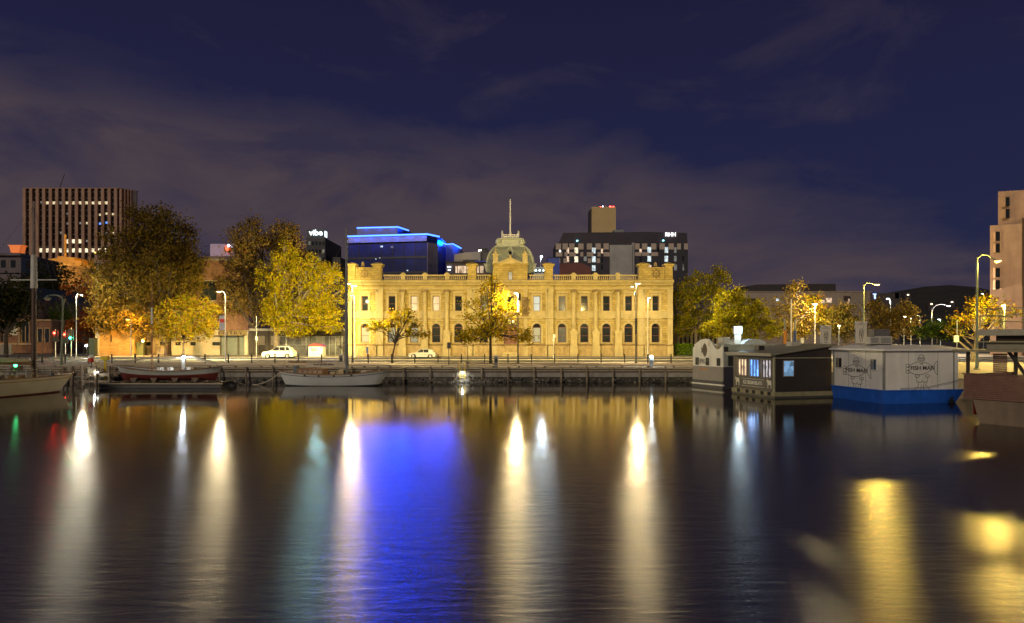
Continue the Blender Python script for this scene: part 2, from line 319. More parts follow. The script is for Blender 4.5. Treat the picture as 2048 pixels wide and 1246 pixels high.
def quay_front():
    q = thing('quay_wall', 'timber and concrete quay front with rails along the far side of the dock', 'quay wall', (0, 66, 0))
    x0, x1 = -75, 24.4
    MB().box(x0, x1, 65.9, 66.35, QZ+.004, QZ+.03).build('deck_edge', timber_lt, q, world=True)
    MB().box(x0, x1, 66.15, 66.33, 1.545, 1.63).build('kerb_rail', timber_lt, q, world=True)
    bl = MB(); x = x0+.6
    while x < x1: bl.box(x, x+.18, 66.16, 66.32, QZ+.03, 1.545); x += 2.5
    tag(bl.build('rail_block', timber, q, world=True), kind='stuff')
    MB().box(x0, x1, 65.68, 65.86, 1.27, 1.36).build('upper_waler', timber_lt, q, world=True)
    MB().box(x0, x1, 65.68, 65.86, 1.07, 1.15).build('lower_waler', timber_lt, q, world=True)
    MB().box(x0, x1, 65.88, 65.99, .93, QZ-.01).build('fascia', timber, q, world=True)
    k = 0; x = x0
    while x < x1:
        MB().box(x+.015, min(x+4.985, x1), 65.90, 65.985, .50, .915).build('concrete_panel', concrete, q, world=True); x += 5.0
    MB().box(x0, x1, 65.96, 65.99, -1.2, .50).build('lower_wall', mat('wet_dark_wall', (.045, .042, .028), .5, var=.4, scale=2, bump=.3, stain=.4), q, world=True)
    x = PX(1017, 66)-2.515*21
    me = MB().tube([(0, 65.56, -.6), (0, 65.56, .35), (0, 65.50, .6), (0, 65.52, .95), (0, 65.56, 1.25), (0, 65.56, 1.52)], [.09, .09, .085, .08, .10, .11], 8).mesh('fender_pile', mat('pile_timber', (.27, .22, .15), .8, var=.35, scale=3, bump=.3, stain=.4), True, ROOTM[q.name].inverted())
    for i in range(28):
        if x+2.515*i < x1: o = link('fender_pile', me, q, (x+2.515*i+random.uniform(-.06, .06), random.uniform(-.03, .02), random.uniform(-.10, .05))); o.rotation_euler = (0, R(random.uniform(-.012, .012)*57), 0)
    # rubble at the foot of the wall
    rk = MB()
    for i in range(950):
        px = random.uniform(x0, x1) if i < 520 else random.gauss(PX(925, 65), 2.6); t = random.random(); r = random.uniform(.08, .24)
        c = Vector((px, 65.85-t*1.0, .34-t*.42+random.uniform(-.05, .06)))
        pts = [c+Vector((math.cos(a)*r*random.uniform(.6, 1.1), math.sin(a)*r*random.uniform(.6, 1.1), random.uniform(-.05, .03))) for a in (0, 1.25, 2.5, 3.75, 5)]
        top = c+Vector((random.uniform(-.05, .05), random.uniform(-.05, .05), r*random.uniform(.5, .9)))
        rk.add(pts+[top], [(0, 1, 5), (1, 2, 5), (2, 3, 5), (3, 4, 5), (4, 0, 5)])
    o = rk.build('rubble', mat('wet_rock', (.16, .145, .12), .45, var=.4, scale=3, bump=.4)); tag(o, 'wet rocks piled at the foot of the far quay wall', 'rocks', kind='stuff')
quay_front()
# ------------------------------------------------------------------ sandstone museum building on the waterfront
def museum():
    D0 = 114.0; C = 1020.5
    fx = lambda x: PX(x, D0); fz = lambda y: PZ(y, D0)
    T = thing('sandstone_building', 'long two-storey sandstone civic building with columns, balustrade and domed roof', 'building', (fx(C), D0, QZ))
    B = lambda name, mb, m, par=T, smooth=False: mb.build(name, m, par, smooth, world=True)
    z0 = QZ-.1; ztop = fz(562); ypl = {}
    up = [730.4, 784, 828.3, 872.3, 917, 967.5, 1020.5, 1073.5, 1124, 1168.7, 1212.7, 1257, 1310.6]
    UW, LW = 13.6/2, 16.5/2
    u0, u1 = fz(622), fz(592); l0, lsp = fz(685), fz(647)-(fx(C+LW)-fx(C))
    bounds = [(697, 768, -.35), (768, 934, 0.0), (934, 1107, -.35), (1107, 1274, 0.0), (1274, 1345, -.35)]
    yoff = lambda x: next(o for a, b, o in bounds if a <= x <= b)
    for a, b, off in bounds:
        w = MB(); y0, y1 = D0+off, D0+.55
        cur = fx(a)
        for c in [c for c in up if a < c < b]:
            lw = LW if c != 1020.5 else 13
            xa, xb = fx(c-lw), fx(c+lw); ua, ub = fx(c-UW), fx(c+UW)
            w.box(cur, xa, y0, y1, z0, ztop)
            bot = l0 if c != 1020.5 else z0
            sp_ = lsp if c != 1020.5 else fz(650)
            if c != 1020.5: w.box(xa, xb, y0, y1, z0, bot)
            tp = sp_+(xb-xa)/2+.02
            w.wedge_arch(xa, xb, sp_, tp, y0, y1)
            w.box(xa, xb, y0, y1, tp, u0)
            w.box(xa, ua, y0, y1, u0, u1); w.box(ub, xb, y0, y1, u0, u1); w.box(xa, xb, y0, y1, u1, ztop)
            cur = xb
        w.box(cur, fx(b), y0, y1, z0, ztop); B('wall', w, sandstone)
    B('rear_block', MB().box(fx(698), fx(1344), D0+1.6, D0+30, z0, ztop-.1).box(fx(697.3), fx(699), D0+.55, D0+1.6, z0, ztop).box(fx(1343), fx(1344.7), D0+.55, D0+1.6, z0, ztop), stone)
    B('room_back', MB().box(fx(700), fx(1342), D0+1.3, D0+1.58, z0, ztop-.1), mat('dim_room', (.10, .09, .08), .9, scale=.5, var=.5))
    B('roof', MB().box(fx(700), fx(1342), D0+.56, D0+29, ztop-.09, ztop+.1), mat('roof_lead', (.12, .12, .12), .7))
    # windows ----------------------------------------------------------------
    hw, hh = fx(C+UW)-fx(C), (u1-u0)
    def frame_u():
        m = MB(); t = .07
        m.box(-hw, -hw+t, 0, .1, 0, hh).box(hw-t, hw, 0, .1, 0, hh).box(-hw+t, hw-t, 0, .1, hh-t, hh).box(-hw+t, hw-t, 0, .1, 0, t).box(-hw+t, hw-t, .02, .09, hh*.47, hh*.47+.07); return m
    fu = frame_u().mesh('window', redframe)
    pu = [MB().box(-hw+.06, hw-.06, .05, .07, hh*a, hh*b).mesh('pane', k) for k in (glass_dk,) for a, b in ((.03, .47), (.49, .97))]
    bright = {1073.5: 'bl', 828.3: 'wm', 872.3: 'wm', 1124: 'gr', 967.5: 'bl2'}
    pm = {'bl': emis('pane_pale_blue', (.55, .68, .80), .42), 'wm': emis('pane_pale_pink', (.72, .58, .50), .30, 1.4), 'gr': mat('pane_grey', (.10, .11, .12), .15), 'bl2': emis('pane_dim_blue', (.3, .36, .36), .2, 2.0), 'lb': emis('pane_blind', (.42, .44, .34), .32)}
    for c in up:
        o = yoff(c); l = (fx(c)-fx(C), .22, u0-QZ)
        f = link('window', fu, T, l)
        for me in pu:
            p = link('pane', me, f)
            if c in bright: me2 = me.copy(); me2.materials[0] = pm[bright[c]]; p.data = me2
    lw = fx(C+LW)-fx(C); hs = lsp-l0
    def arch_ring(r0, r1, n=12):
        m = MB()
        for i in range(n):
            a, b = math.pi*i/n, math.pi*(i+1)/n
            m.prism([(-r0*math.cos(a), hs+r0*math.sin(a)), (-r0*math.cos(b), hs+r0*math.sin(b)), (-r1*math.cos(b), hs+r1*math.sin(b)), (-r1*math.cos(a), hs+r1*math.sin(a))], 'y', 0, .1)
        return m
    m = arch_ring(lw-.08, lw-.005); m.box(-lw+.005, -lw+.085, 0, .1, 0, hs).box(lw-.085, lw-.005, 0, .1, 0, hs).box(-lw+.085, lw-.085, 0, .1, 0, .09).box(-lw+.085, lw-.085, .01, .095, hs-.05, hs+.06).box(-lw+.085, lw-.085, .02, .09, hs*.45, hs*.45+.06)
    fl = m.mesh('window', redframe)
    r = lw-.07
    pl = [MB().box(-r, r, .05, .065, .05, hs*.46).mesh('pane', glass_dk), MB().box(-r, r, .05, .065, hs*.47, hs).mesh('pane', glass_dk),
          MB().prism([(-r*math.cos(math.pi*i/12), hs+r*math.sin(math.pi*i/12)) for i in range(13)], 'y', .05, .065).mesh('pane', glass_dk)]
    lit = {730.4: 'lb', 1073.5: 'lb', 784: 'bl2', 1124: 'gr', 828.3: 'bl2'}
    for c in up:
        if c == 1020.5: continue
        f = link('window', fl, T, (fx(c)-fx(C), .2, l0-QZ))
        for i, me in enumerate(pl):
            p = link('pane', me, f)
            if c in lit and i < 2: me2 = me.copy(); me2.materials[0] = pm[lit[c]]; p.data = me2
    # door in the centre
    d = MB().box(fx(C-12.6), fx(C+12.6), D0+.25, D0+.35, z0, fz(651)); dd = B('door', d, mat('door_red', (.20, .07, .05), .5, var=.2, scale=2))
    pn = MB()
    for xx in (-8.5, 0, 8.5):
        for a, b in ((700, 686), (684, 668), (666, 654)): pn.box(fx(C+xx-3.2), fx(C+xx+3.2), D0+.215, D0+.25, fz(a), fz(b))
    B('door_panel', pn, mat('door_red_lt', (.24, .09, .065), .5), dd)
    B('fanlight', MB().prism([(fx(C)-1.04*math.cos(math.pi*i/14), fz(650)+1.04*math.sin(math.pi*i/14)) for i in range(15)], 'y', D0+.3, D0+.34), glass_dk)
    st = MB()
    for i in range(4): st.box(fx(C-17+i*1.2), fx(C+17-i*1.2), D0-1.75+i*.35, D0-.352, QZ-.1+(.17*i if i else 0), QZ+.17*(i+1)-.05)
    B('steps', st, stone)
    # window dressings (shared meshes) ---------------------------------------
    s = MB(); a = .34
    s.box(-hw-a, -hw, 0, .14, -.05, hh+.1).box(hw, hw+a, 0, .14, -.05, hh+.1).box(-hw-a, hw+a, 0, .16, hh+.1, hh+.38).box(-hw-a-.18, hw+a+.18, -.16, .16, hh+.38, hh+.5).box(-hw-a-.05, hw+a+.05, -.12, .14, -.2, -.05)
    n = 10
    arc = [((-hw-a-.1)*math.cos(math.pi*i/n), hh+.5+.32*math.sin(math.pi*i/n)) for i in range(n+1)]
    s.prism(arc, 'y', -.05, .15); s.box(-hw-a+.05, -hw-.06, -.08, 0, hh+.05, hh+.38).box(hw+.06, hw+a-.05, -.08, 0, hh+.05, hh+.38)
    su = s.mesh('window_surround', stone)
    hd_ = MB().box(-hw-a-.2, hw+a+.2, -.2, .15, hh+.36, hh+.42).box(-hw-a-.02, -hw-a, -.01, .14, -.05, hh+.36).box(hw+a, hw+a+.02, -.01, .14, -.05, hh+.36).mesh('hood_mould', shade_stone)  # hood top and surround edges darkened, shade put into the colour
    s = MB().box(-hw-.35, hw+.35, -.1, .1, -1.35, -1.18).box(-hw-.35, hw+.35, -.1, .1, -.42, -.25)
    nb = 6
    for i in range(nb): s.lathe([(.05, 0), (.085, .18), (.04, .5), (.06, .76)], (-hw+.1+i*(2*hw-.2)/(nb-1), 0, -1.18), 6)
    sb = s.mesh('window_balustrade', stone)
    s = MB()
    r0, r1 = lw+.02, lw+.34
    for i in range(13):
        aa, bb = math.pi*i/13, math.pi*(i+1)/13; q = .02
        s.prism([(-r0*math.cos(aa+q), hs+r0*math.sin(aa+q)), (-r0*math.cos(bb-q), hs+r0*math.sin(bb-q)), (-r1*math.cos(bb-q), hs+r1*math.sin(bb-q)), (-r1*math.cos(aa+q), hs+r1*math.sin(aa+q))], 'y', 0, .13)
    s.prism([(-.14, hs+r0-.02), (.14, hs+r0-.02), (.2, hs+r1+.12), (-.2, hs+r1+.12)], 'y', -.1, .2)
    s.box(-lw-.34, -lw-.02, .02, .13, 0, hs).box(lw+.02, lw+.34, .02, .13, 0, hs).box(-lw-.4, lw+.4, -.1, .12, -.16, -.02).box(-lw-.62, lw+.62, .06, .12, hs+r1+.12, hs+r1+.26)
    sl = s.mesh('arch_surround', stone)
    for c in up:
        o = yoff(c)-.145
        if c == 1020.5:
            link('window_surround', su, T, (0, o, u0-QZ)); continue
        wsr = link('window_surround', su, T, (fx(c)-fx(C), o, u0-QZ)); link('hood_mould', hd_, wsr); link('window_balustrade', sb, T, (fx(c)-fx(C), o+.03, u0-QZ)); link('arch_surround', sl, T, (fx(c)-fx(C), o, l0-QZ))
    # horizontal mouldings per section -------------------------------------------
    def strip(name, prof, m, gap=0):   # prof: (out, z) outline, extruded along x
        for a, b, off in bounds:
            e = .0 if off else 0
            xa, xb = fx(a), fx(b)
            if off: xa -= prof_w(prof)*.0; 
            B(name, MB().prism([(D0+off-o-.002, z) for o, z in prof]+[(D0+off+.05, prof[-1][1]), (D0+off+.05, prof[0][1])], 'x', xa+.003*(off == 0), xb-.003*(off == 0)), m)
    def prof_w(p): return max(o for o, z in p)
    strip('cornice', [(.10, fz(571)), (.18, fz(570)), (.18, fz(567)), (.55, fz(566)), (.75, fz(563.5)), (.8, fz(561.4))], stone)
    strip('architrave', [(.09, fz(579)), (.09, fz(577)), (.15, fz(576.6)), (.2, fz(575))], stone)
    strip('string_course', [(.06, fz(637)), (.12, fz(636.4)), (.12, fz(624)), (.2, fz(622.5)), (.2, fz(621.8))], stone)
    strip('cornice_shade_line', [(.82, fz(561.4)), (.84, fz(561.0)), (.80, fz(560.4))], shade_stone)  # this and the next dark strips paint the shade along the mouldings
    strip('frieze_shadow_band', [(.03, fz(571.8)), (.17, fz(571.6)), (.17, fz(571.1))], shade_stone)
    strip('string_shade_band', [(.21, fz(638.2)), (.21, fz(637.2))], shade_stone)
    strip('plinth_shade_line', [(.315, fz(690.6)), (.17, fz(688.6)), (.17, fz(688.2))], shade_stone)
    strip('plinth', [(.3, z0), (.3, fz(692)), (.14, fz(690)), (.14, fz(689))], stone_dk)
    dn = MB()
    for a, b, off in bounds:
        x = fx(a)+.15
        while x < fx(b)-.2: dn.box(x, x+.16, D0+off-.42, D0+off-.17, fz(568.6), fz(566)); x += .36
    tag(B('dentils', dn, stone), kind='stuff')
    # pilasters -----------------------------------------------------------------
    for xc, wd in ((702, 10), (761, 12), (940.5, 12), (990, 7), (1051, 7), (1100.5, 12), (1281, 12), (1339, 10), (948, 4), (1093, 4), (754, 3), (1288, 3)):
        off = yoff(xc)
        B('pilaster', MB().box(fx(xc-wd/2), fx(xc+wd/2), D0+off-.2, D0+off, fz(689), fz(579.3)).box(fx(xc-wd/2)-.08, fx(xc+wd/2)+.08, D0+off-.27, D0+off-.2, fz(584), fz(579.3)).box(fx(xc-wd/2)-.06, fx(xc+wd/2)+.06, D0+off-.36, D0+off-.3, z0, fz(692)), stone)
    # engaged columns on pedestals ---------------------------------------------------
    cb, ct = fz(661), fz(584.5)
    sh = MB().lathe([(.46, cb), (.46, cb+.12), (.40, cb+.2), (.405, cb+.4), (.40, cb+2.5), (.345, ct-.15), (.37, ct-.08), (.37, ct)], (0, 0, -QZ), 16).mesh('column_shaft', stone, True)
    cp = MB().box(-.46, .46, -.46, .3, ct-QZ, fz(579.3)-QZ)
    for sx in (-1, 1): cp.tube([(sx*.42, -.44, ct-QZ+.12), (sx*.42, .3, ct-QZ+.12)], .15, 10)
    cp = cp.mesh('capital', shade_stone)  # capitals coloured darker for the shade in their relief
    pdz = [(.62, 1.05), (.62, 3.6)]
    pd = MB().box(-.56, .56, -.62, .4, fz(692)-QZ, fz(669)-QZ).box(-.66, .66, -.74, .4, z0-QZ, fz(692)-QZ).box(-.66, .66, -.72, .4, fz(669)-QZ, fz(666)-QZ).box(-.74, .74, -.8, .4, fz(666)-QZ, fz(663.5)-QZ).box(-.52, .52, -.56, .4, fz(663.5)-QZ, cb-QZ).mesh('column', stone)
    for xc in (806, 850, 894, 1147, 1191, 1235.6):
        p = link('column', pd, T, (fx(xc)-fx(C), -.32, 0)); link('shaft', sh, p); link('capital', cp, p)
    # parapet ----------------------------------------------------------------------
    zb, zt = fz(561), fz(549.5)
    zz = zb
    def post(x, w, y, h0, h1, cap, dep=.5, off=0):
        m = MB().box(fx(x-w/2), fx(x+w/2), D0+off-.05, D0+off+dep, h0, h1).box(fx(x-w/2)-.1, fx(x+w/2)+.1, D0+off-.15, D0+off+dep+.1, h1, h1+.12)
        if cap: m.prism([(fx(x-w/2), h1+.12), (fx(x+w/2), h1+.12), (fx(x+w/4), h1+.36), (fx(x-w/4), h1+.36)], 'y', D0+off, D0+off+dep)
        return m
    for x in (806, 850, 894, 1147, 1191, 1235.6): B('parapet_post', post(x, 9, 0, zb, zt, True), stone)
    def pylon(x, w, off=-.35):
        a, b = fx(x-w/2), fx(x+w/2); h = fz(533); y0 = D0+off-.1
        m = MB().box(a, b, y0, y0+1.2, zb, h).box(a-.18, b+.18, y0-.18, y0+1.38, h, h+.2).box(a-.3, b+.3, y0-.3, y0+1.5, h+.2, h+.38).box(a-.08, b+.08, y0-.08, y0+1.28, zb, zb+.25)
        m.loft([[(a-.2, y0-.2, h+.38), (b+.2, y0-.2, h+.38), (b+.2, y0+1.4, h+.38), (a-.2, y0+1.4, h+.38)], [(a+.35, y0+.35, h+.66), (b-.35, y0+.35, h+.66), (b-.35, y0+.85, h+.66), (a+.35, y0+.85, h+.66)]])
        B('pylon', m, sandstone)
    for x, w in ((704.5, 14.5), (755.5, 17), (944, 17), (1097, 17), (1285.5, 17), (1336.8, 14.5)): pylon(x, w)
    for sx, c in ((1, 1311), (-1, 730)):
        m = MB().box(fx(c-17.5), fx(c+17.5), D0-.36, D0+.3, zb, fz(536.5)).box(fx(c-17.5), fx(c+17.5), D0-.46, D0+.4, fz(536.5), fz(535)).box(fx(c-14), fx(c+14), D0-.40, D0-.36, fz(558), fz(556.8)); p = B('parapet_panel', m, sandstone)
        w = MB(); cx, cz = fx(c), fz(547.5)
        ring = [(cx+math.cos(t)*.52, D0-.42, cz+math.sin(t)*.52) for t in [2*math.pi*i/20 for i in range(21)]]
        w.tube(ring, .12, 6)
        for t in range(8):
            a = t*math.pi/4; w.beam((cx+math.cos(a)*.62, D0-.4, cz+math.sin(a)*.62), (cx+math.cos(a)*.85, D0-.4, cz+math.sin(a)*.85), .2, .12)
        w.box(cx-.18, cx+.18, D0-.44, D0-.36, cz-.2, cz+.2); B('wreath', w, shade_stone, p)
    bays = [(766, 801.5), (810.5, 845.5), (854.5, 889.5), (898.5, 934)]
    bays = bays+[(2*C-b, 2*C-a) for a, b in bays]+[(953.5, 983), (1057.5, 1088)]
    for a, b in bays:
        off = -.3 if 934 < a < 1100 and b < 1100 else 0
        m = MB().box(fx(a), fx(b), D0+off, D0+off+.4, zb, zb+.16).box(fx(a), fx(b), D0+off-.04, D0+off+.44, zt-.2, zt)
        n = max(5, int((b-a)/4.3)); e = 3.5
        for i in range(n): m.lathe([(.06, 0), (.06, .05), (.115, .18), (.05, .45), (.07, zt-zb-.36)], (fx(a+e+(b-a-2*e)*i/(n-1)), D0+off+.2, zb+.16), 6)
        B('balustrade', m, stone, smooth=True)
    # centre attic with pediment and turrets -------------------------------------------
    ya = D0-.3
    at_ = MB().box(fx(986), fx(1016.2), ya, ya+3, zb, fz(530)).box(fx(1025), fx(1055), ya, ya+3, zb, fz(530)).box(fx(1016.2), fx(1025), ya, ya+3, fz(543.5), fz(530)).box(fx(1016.2), fx(1025), ya+.5, ya+3, zb, fz(543.5)).box(fx(984.5), fx(1056.5), ya-.25, ya+3.2, fz(530), fz(527.6))
    at_.box(fx(1001), fx(1005), ya-.12, ya, zb, fz(530)).box(fx(1036), fx(1040), ya-.12, ya, zb, fz(530))
    A = B('attic', at_, sandstone)
    B('pediment', MB().prism([(fx(998), fz(527.6)), (fx(1043), fz(527.6)), (fx(1020.5), fz(519))], 'y', ya-.2, ya+2.5), stone, A)
    pr = MB()
    for s_ in (-1, 1): pr.beam((fx(C+s_*24), ya-.2, fz(527)), (fx(C), ya-.2, fz(517.5)), .5, .22)
    pr.lathe([(.25, 0), (.3, .15), (.2, .35), (.28, .5), (.1, .75)], (fx(C), ya-.1, fz(518)), 8)
    B('pediment_moulding', pr, stone, A)
    wv = B('attic_window', MB().box(fx(1016.2), fx(1025), ya+.3, ya+.36, zb, fz(543.5)), redframe, A)
    B('attic_pane', MB().box(fx(1017), fx(1024.2), ya+.27, ya+.3, zb+.1, fz(550)).box(fx(1017), fx(1024.2), ya+.27, ya+.3, fz(549.4), fz(544.3)), emis('attic_pane', (.6, .62, .62), .35, 2.5), A)
    for x in (991, 1050):
        a, b = fx(x-5), fx(x+5); m = MB().box(a, b, ya-.05, ya+.9, fz(527.6), fz(511)).box(a-.12, b+.12, ya-.17, ya+1.02, fz(511), fz(508.6)).box(a-.1, b+.1, ya-.15, ya+1.0, fz(527.6), fz(525))
        m.lathe([(.42, 0), (.36, .25), (.22, .5), (.1, .7), (.1, .85), (.15, .95), (.03, 1.15)], ((a+b)/2, ya+.42, fz(508.6)), 8); B('turret', m, stone, A)
    # curved mansard dome ------------------------------------------------------------------
    yd = D0+6.5; sq = yd/D0; rings = []
    fX = lambda x: PX(x, yd); fZ = lambda y: PZ(y, yd)
    for yy, h in ((546, 46.5), (527, 46.5), (515, 44.5), (505, 40.5), (497, 35.5), (490.5, 29)):
        a = (fX(C+h)-fX(C)); cy = yd+(fX(C+47)-fX(C)); rings.append([(fX(C)-a, cy-a, fZ(yy)), (fX(C)+a, cy-a, fZ(yy)), (fX(C)+a, cy+a, fZ(yy)), (fX(C)-a, cy+a, fZ(yy))])
    slate = blocks('dome_slates', (.38, .42, .30), (.27, .29, .21), .4, .22, .02, .12, .6, .5, .4)
    dm = MB().loft(rings); dome = B('dome', dm, slate)
    lead = mat('pale_lead_trim', (.52, .55, .42), .55, var=.15, scale=2)
    ribs = MB()
    for k in range(4): ribs.tube([rg[k] for rg in rings[1:]], .22, 6)
    B('dome_rib', ribs, lead, dome)
    cy = yd+(fX(C+47)-fX(C))
    def sqb(m, h, y0, y1, e=0):
        a = fX(C+h)-fX(C); return m.box(fX(C)-a, fX(C)+a, cy-a, cy+a, fZ(y0), fZ(y1))
    m = sqb(MB(), 29.5, 490.5, 488); sqb(m, 26, 488, 482); sqb(m, 23, 482, 475); sqb(m, 26, 475, 473)
    for s_ in (-1, 1): m.lathe([(.3, 0), (.55, .3), (.5, .8), (.2, 1.1)], (fX(C+s_*24), cy-(fX(C+24)-fX(C)), fZ(486)), 8)
    B('dome_crown', m, lead, dome)
    m = MB(); a = fX(C+16.3)-fX(C)
    for yy, sgn in ((cy-a, 1), (cy+a, 1)):
        for zz in (472.6, 468.6, 464.8): m.beam((fX(C)-a, yy, fZ(zz)), (fX(C)+a, yy, fZ(zz)), .1, .14)
        for i in range(9): x = fX(C)-a+2*a*i/8; m.beam((x, yy, fZ(473)), (x, yy, fZ(464.5)), .09)
        for i in range(8):
            x = fX(C)-a+2*a*(i+.5)/8; m.tube([(x+math.cos(t)*.14, yy, fZ(470.6)+math.sin(t)*.14) for t in [k*math.pi/4 for k in range(9)]], .035, 5)
    for xx in (-a, a):
        for zz in (472.6, 464.8): m.beam((fX(C)+xx, cy-a, fZ(zz)), (fX(C)+xx, cy+a, fZ(zz)), .1, .14)
        for yy in (cy-a, cy+a): m.lathe([(.17, 0), (.17, 1.0), (.24, 1.05), (.08, 1.2), (.16, 1.35), (.02, 1.55)], (fX(C)+xx, yy, fZ(473)), 8)
    B('roof_cresting', m, whitepaint, dome)
    B('flagpole', MB().tube([(fX(C), cy-a*.9, fZ(474)), (fX(C), cy-a*.9, fZ(430)), (fX(C), cy-a*.9, fZ(392))], [.17, .14, .09], 10), mat('flagpole_white', (.75, .74, .70), .5), dome)
    # dormer
    m = MB().prism([(fX(C-6), fZ(511)), (fX(C-6), fZ(503)), (fX(C), fZ(495)), (fX(C+6), fZ(503)), (fX(C+6), fZ(511))], 'y', yd+.4, yd+3)
    for s_ in (-1, 1): m.beam((fX(C+s_*8), yd+.3, fZ(504)), (fX(C), yd+.3, fZ(493.5)), .5, .2)
    d_ = B('dormer', m, lead, dome)
    B('dormer_opening', MB().prism([(fX(C)+math.cos(t)*.28, fZ(505.5)+math.sin(t)*.36) for t in [k*math.pi/6 for k in range(12)]], 'y', yd+.36, yd+.42), black, dome)
    # eaves brackets at the dome's foot
    for s_ in (-1, 1):
        m = MB().prism([(fX(C+s_*46), fZ(545)), (fX(C+s_*46), fZ(527)), (fX(C+s_*53), fZ(527)), (fX(C+s_*52), fZ(530)), (fX(C+s_*48), fZ(545))], 'y', yd, yd+8); B('dome_bracket', m, lead, dome)
    # chimneys, vents and drain pipes
    for x, h in ((718, 523), (1318, 524)):
        B('chimney_finial', MB().lathe([(.3, 0), (.3, 1.2), (.4, 1.3), (.25, 1.5), (.32, 1.7), (.1, 2.0)], (fx(x), D0+3, fz(h+20)), 8), stone_dk)
    for x in (934.8, 1107.2):
        B('drain_pipe', MB().tube([(fx(x), D0-.12, fz(571)), (fx(x), D0-.12, fz(690))], .07, 6).box(fx(x)-.15, fx(x)+.15, D0-.25, D0-.02, fz(574), fz(571)), mat('iron_pipe', (.10, .08, .05), .6))
    # royal arms and medallion relief beside the door bay
    m = MB()
    cx, cz = fx(1050), fz(612)
    rr = random.Random(5)
    for i in range(40):
        x, z = cx+rr.gauss(0, .28), cz+rr.uniform(-1.25, 1.25); r_ = rr.uniform(.1, .22)
        m.loft([[(x-r_, D0-.56, z-r_), (x+r_, D0-.56, z-r_), (x+r_, D0-.56, z+r_), (x-r_, D0-.56, z+r_)], [(x-r_*.4, D0-.72, z-r_*.4), (x+r_*.4, D0-.72, z-r_*.4), (x+r_*.4, D0-.72, z+r_*.4), (x-r_*.4, D0-.72, z+r_*.4)]])
    m.box(cx-.55, cx+.55, D0-.56, D0-.55, cz-1.5, cz+1.5).box(cx-.6, cx+.6, D0-.8, D0-.5, cz-1.75, cz-1.5)
    B('carved_arms', m, shade_stone)
    return T
museum()
# ------------------------------------------------------------------ town behind
def footprint_prism(mb, pts, z0, z1): return mb.prism(pts, 'z', z0, z1)
def bld(name, label, loc): return thing(name, label, 'building', loc)
W_COOL = emis('window_cool', (.80, .95, 1), 1.0, 1.7); W_WARM = emis('window_warm', (1, .82, .50), .9, 1.7); W_CREAM = emis('window_cream', (1, .86, .58), 1.5, 1.6)
W_DIM = emis('window_dim', (.45, .47, .45), .25, 1.0); W_BLUE = emis('window_blue', (.1, .3, 1), 1.2); W_PINK = emis('window_pink', (1, .72, .50), .9, 1.6)
def office_tower():
    D = 350.0; s = D/F; x = lambda p: PX(p, D); z = lambda p: PZ(p, D)
    T = bld('office_tower', 'tall dark office tower with pale vertical piers and a lit lower floor', (x(145), D, QZ))
    B = lambda n, m, mt, par=T: m.build(n, mt, par, world=True)
    pier = mat('tower_pier', (.42, .26, .18), .8, var=.12, scale=.3, stain=.2); dark = mat('tower_glass', (.018, .012, .012), .15, var=.5, scale=.15)
    gx = x(240); a = math.atan2(18, x(275)*368/350-gx)
    ex, ey = PX(275, 357), 357.0
    core = [(x(48), D+.6), (x(239), D+.6), (ex-.5, ey), (ex-10, ey+12), (x(48)-6, D+40)]
    B('tower_core', MB().prism(core, 'z', QZ, z(377.5)), dark)
    for i in range(30):                                # floor bands
        zz = QZ+4+i*3.1
        if zz > z(381): break
        B('floor_band', MB().box(x(48)+.2, x(239), D+.35, D+.62, zz, zz+.55), mat('floor_band', (.05, .036, .034), .6))
    me = MB().box(-.75, .75, -.55, .6, 0, z(376.5)-QZ).mesh('pier', pier)
    for p in [49.5+13.05*i for i in range(15)]: link('pier', me, T, (x(p)-x(145), 0, 0))
    for t in (.06, .26, .44, .60): link('pier', me, T, (gx+(ex-gx)*t-x(145), 7*t, 0), scale=(.75, 1, 1))
    B('side_panel', MB().prism([(gx+(ex-gx)*.68, D+7*.68-.9), (ex, ey-.9), (ex, ey), (gx+(ex-gx)*.68, D+7*.68)], 'z', QZ, z(377)), mat('tower_panel', (.42, .38, .35), .8, stain=.2, scale=.2))
    B('roof_slab', MB().prism([(x(47.5), D-.6), (x(240), D-.6), (ex+.4, ey), (ex-9.5, ey+12), (x(48)-6, D+40)], 'z', z(377.4), z(376)), pier)
    B('roof_crane', MB().beam((x(96), D+8, z(377)), (x(108), D+8, z(340)), .35), darkmetal)
    wm = {}
    def win(xc, yc, w, h, m):
        k = (w, h, m.name)
        if k not in wm: wm[k] = MB().box(-w*s/2, w*s/2, .25, .34, -h*s/2, h*s/2).mesh('window', m)
        link('window', wm[k], T, (x(xc)-x(145), 0, z(yc)-QZ))
    cs = [49.5+13.05*(i+.5) for i in range(14)]
    for i, c in enumerate(cs):
        if 2 <= i <= 12:
            win(c-2.3, 500.5, 4.2, 8, W_CREAM); win(c+2.4, 500.5, 4.2, 8, W_CREAM)
        if 3 <= i <= 12: win(c, 405.5, 8.6, 5.5, W_WARM if i != 5 else W_DIM)
        if i in (6, 7, 8): win(c, 482.5, 8.8, 8, W_CREAM)
    for i, y, m in ((6, 427, W_DIM), (6, 447, W_DIM), (9, 446, W_WARM), (11, 447, W_BLUE), (11, 429, W_WARM), (12, 427, W_WARM), (13, 428, W_WARM), (8, 446, W_DIM), (12, 445, W_BLUE), (5, 465, W_DIM), (12, 466, W_DIM), (13, 466, W_WARM), (2, 404, W_DIM), (9, 482, W_DIM)): win(cs[i], y, 4.2, 4, m)
office_tower()
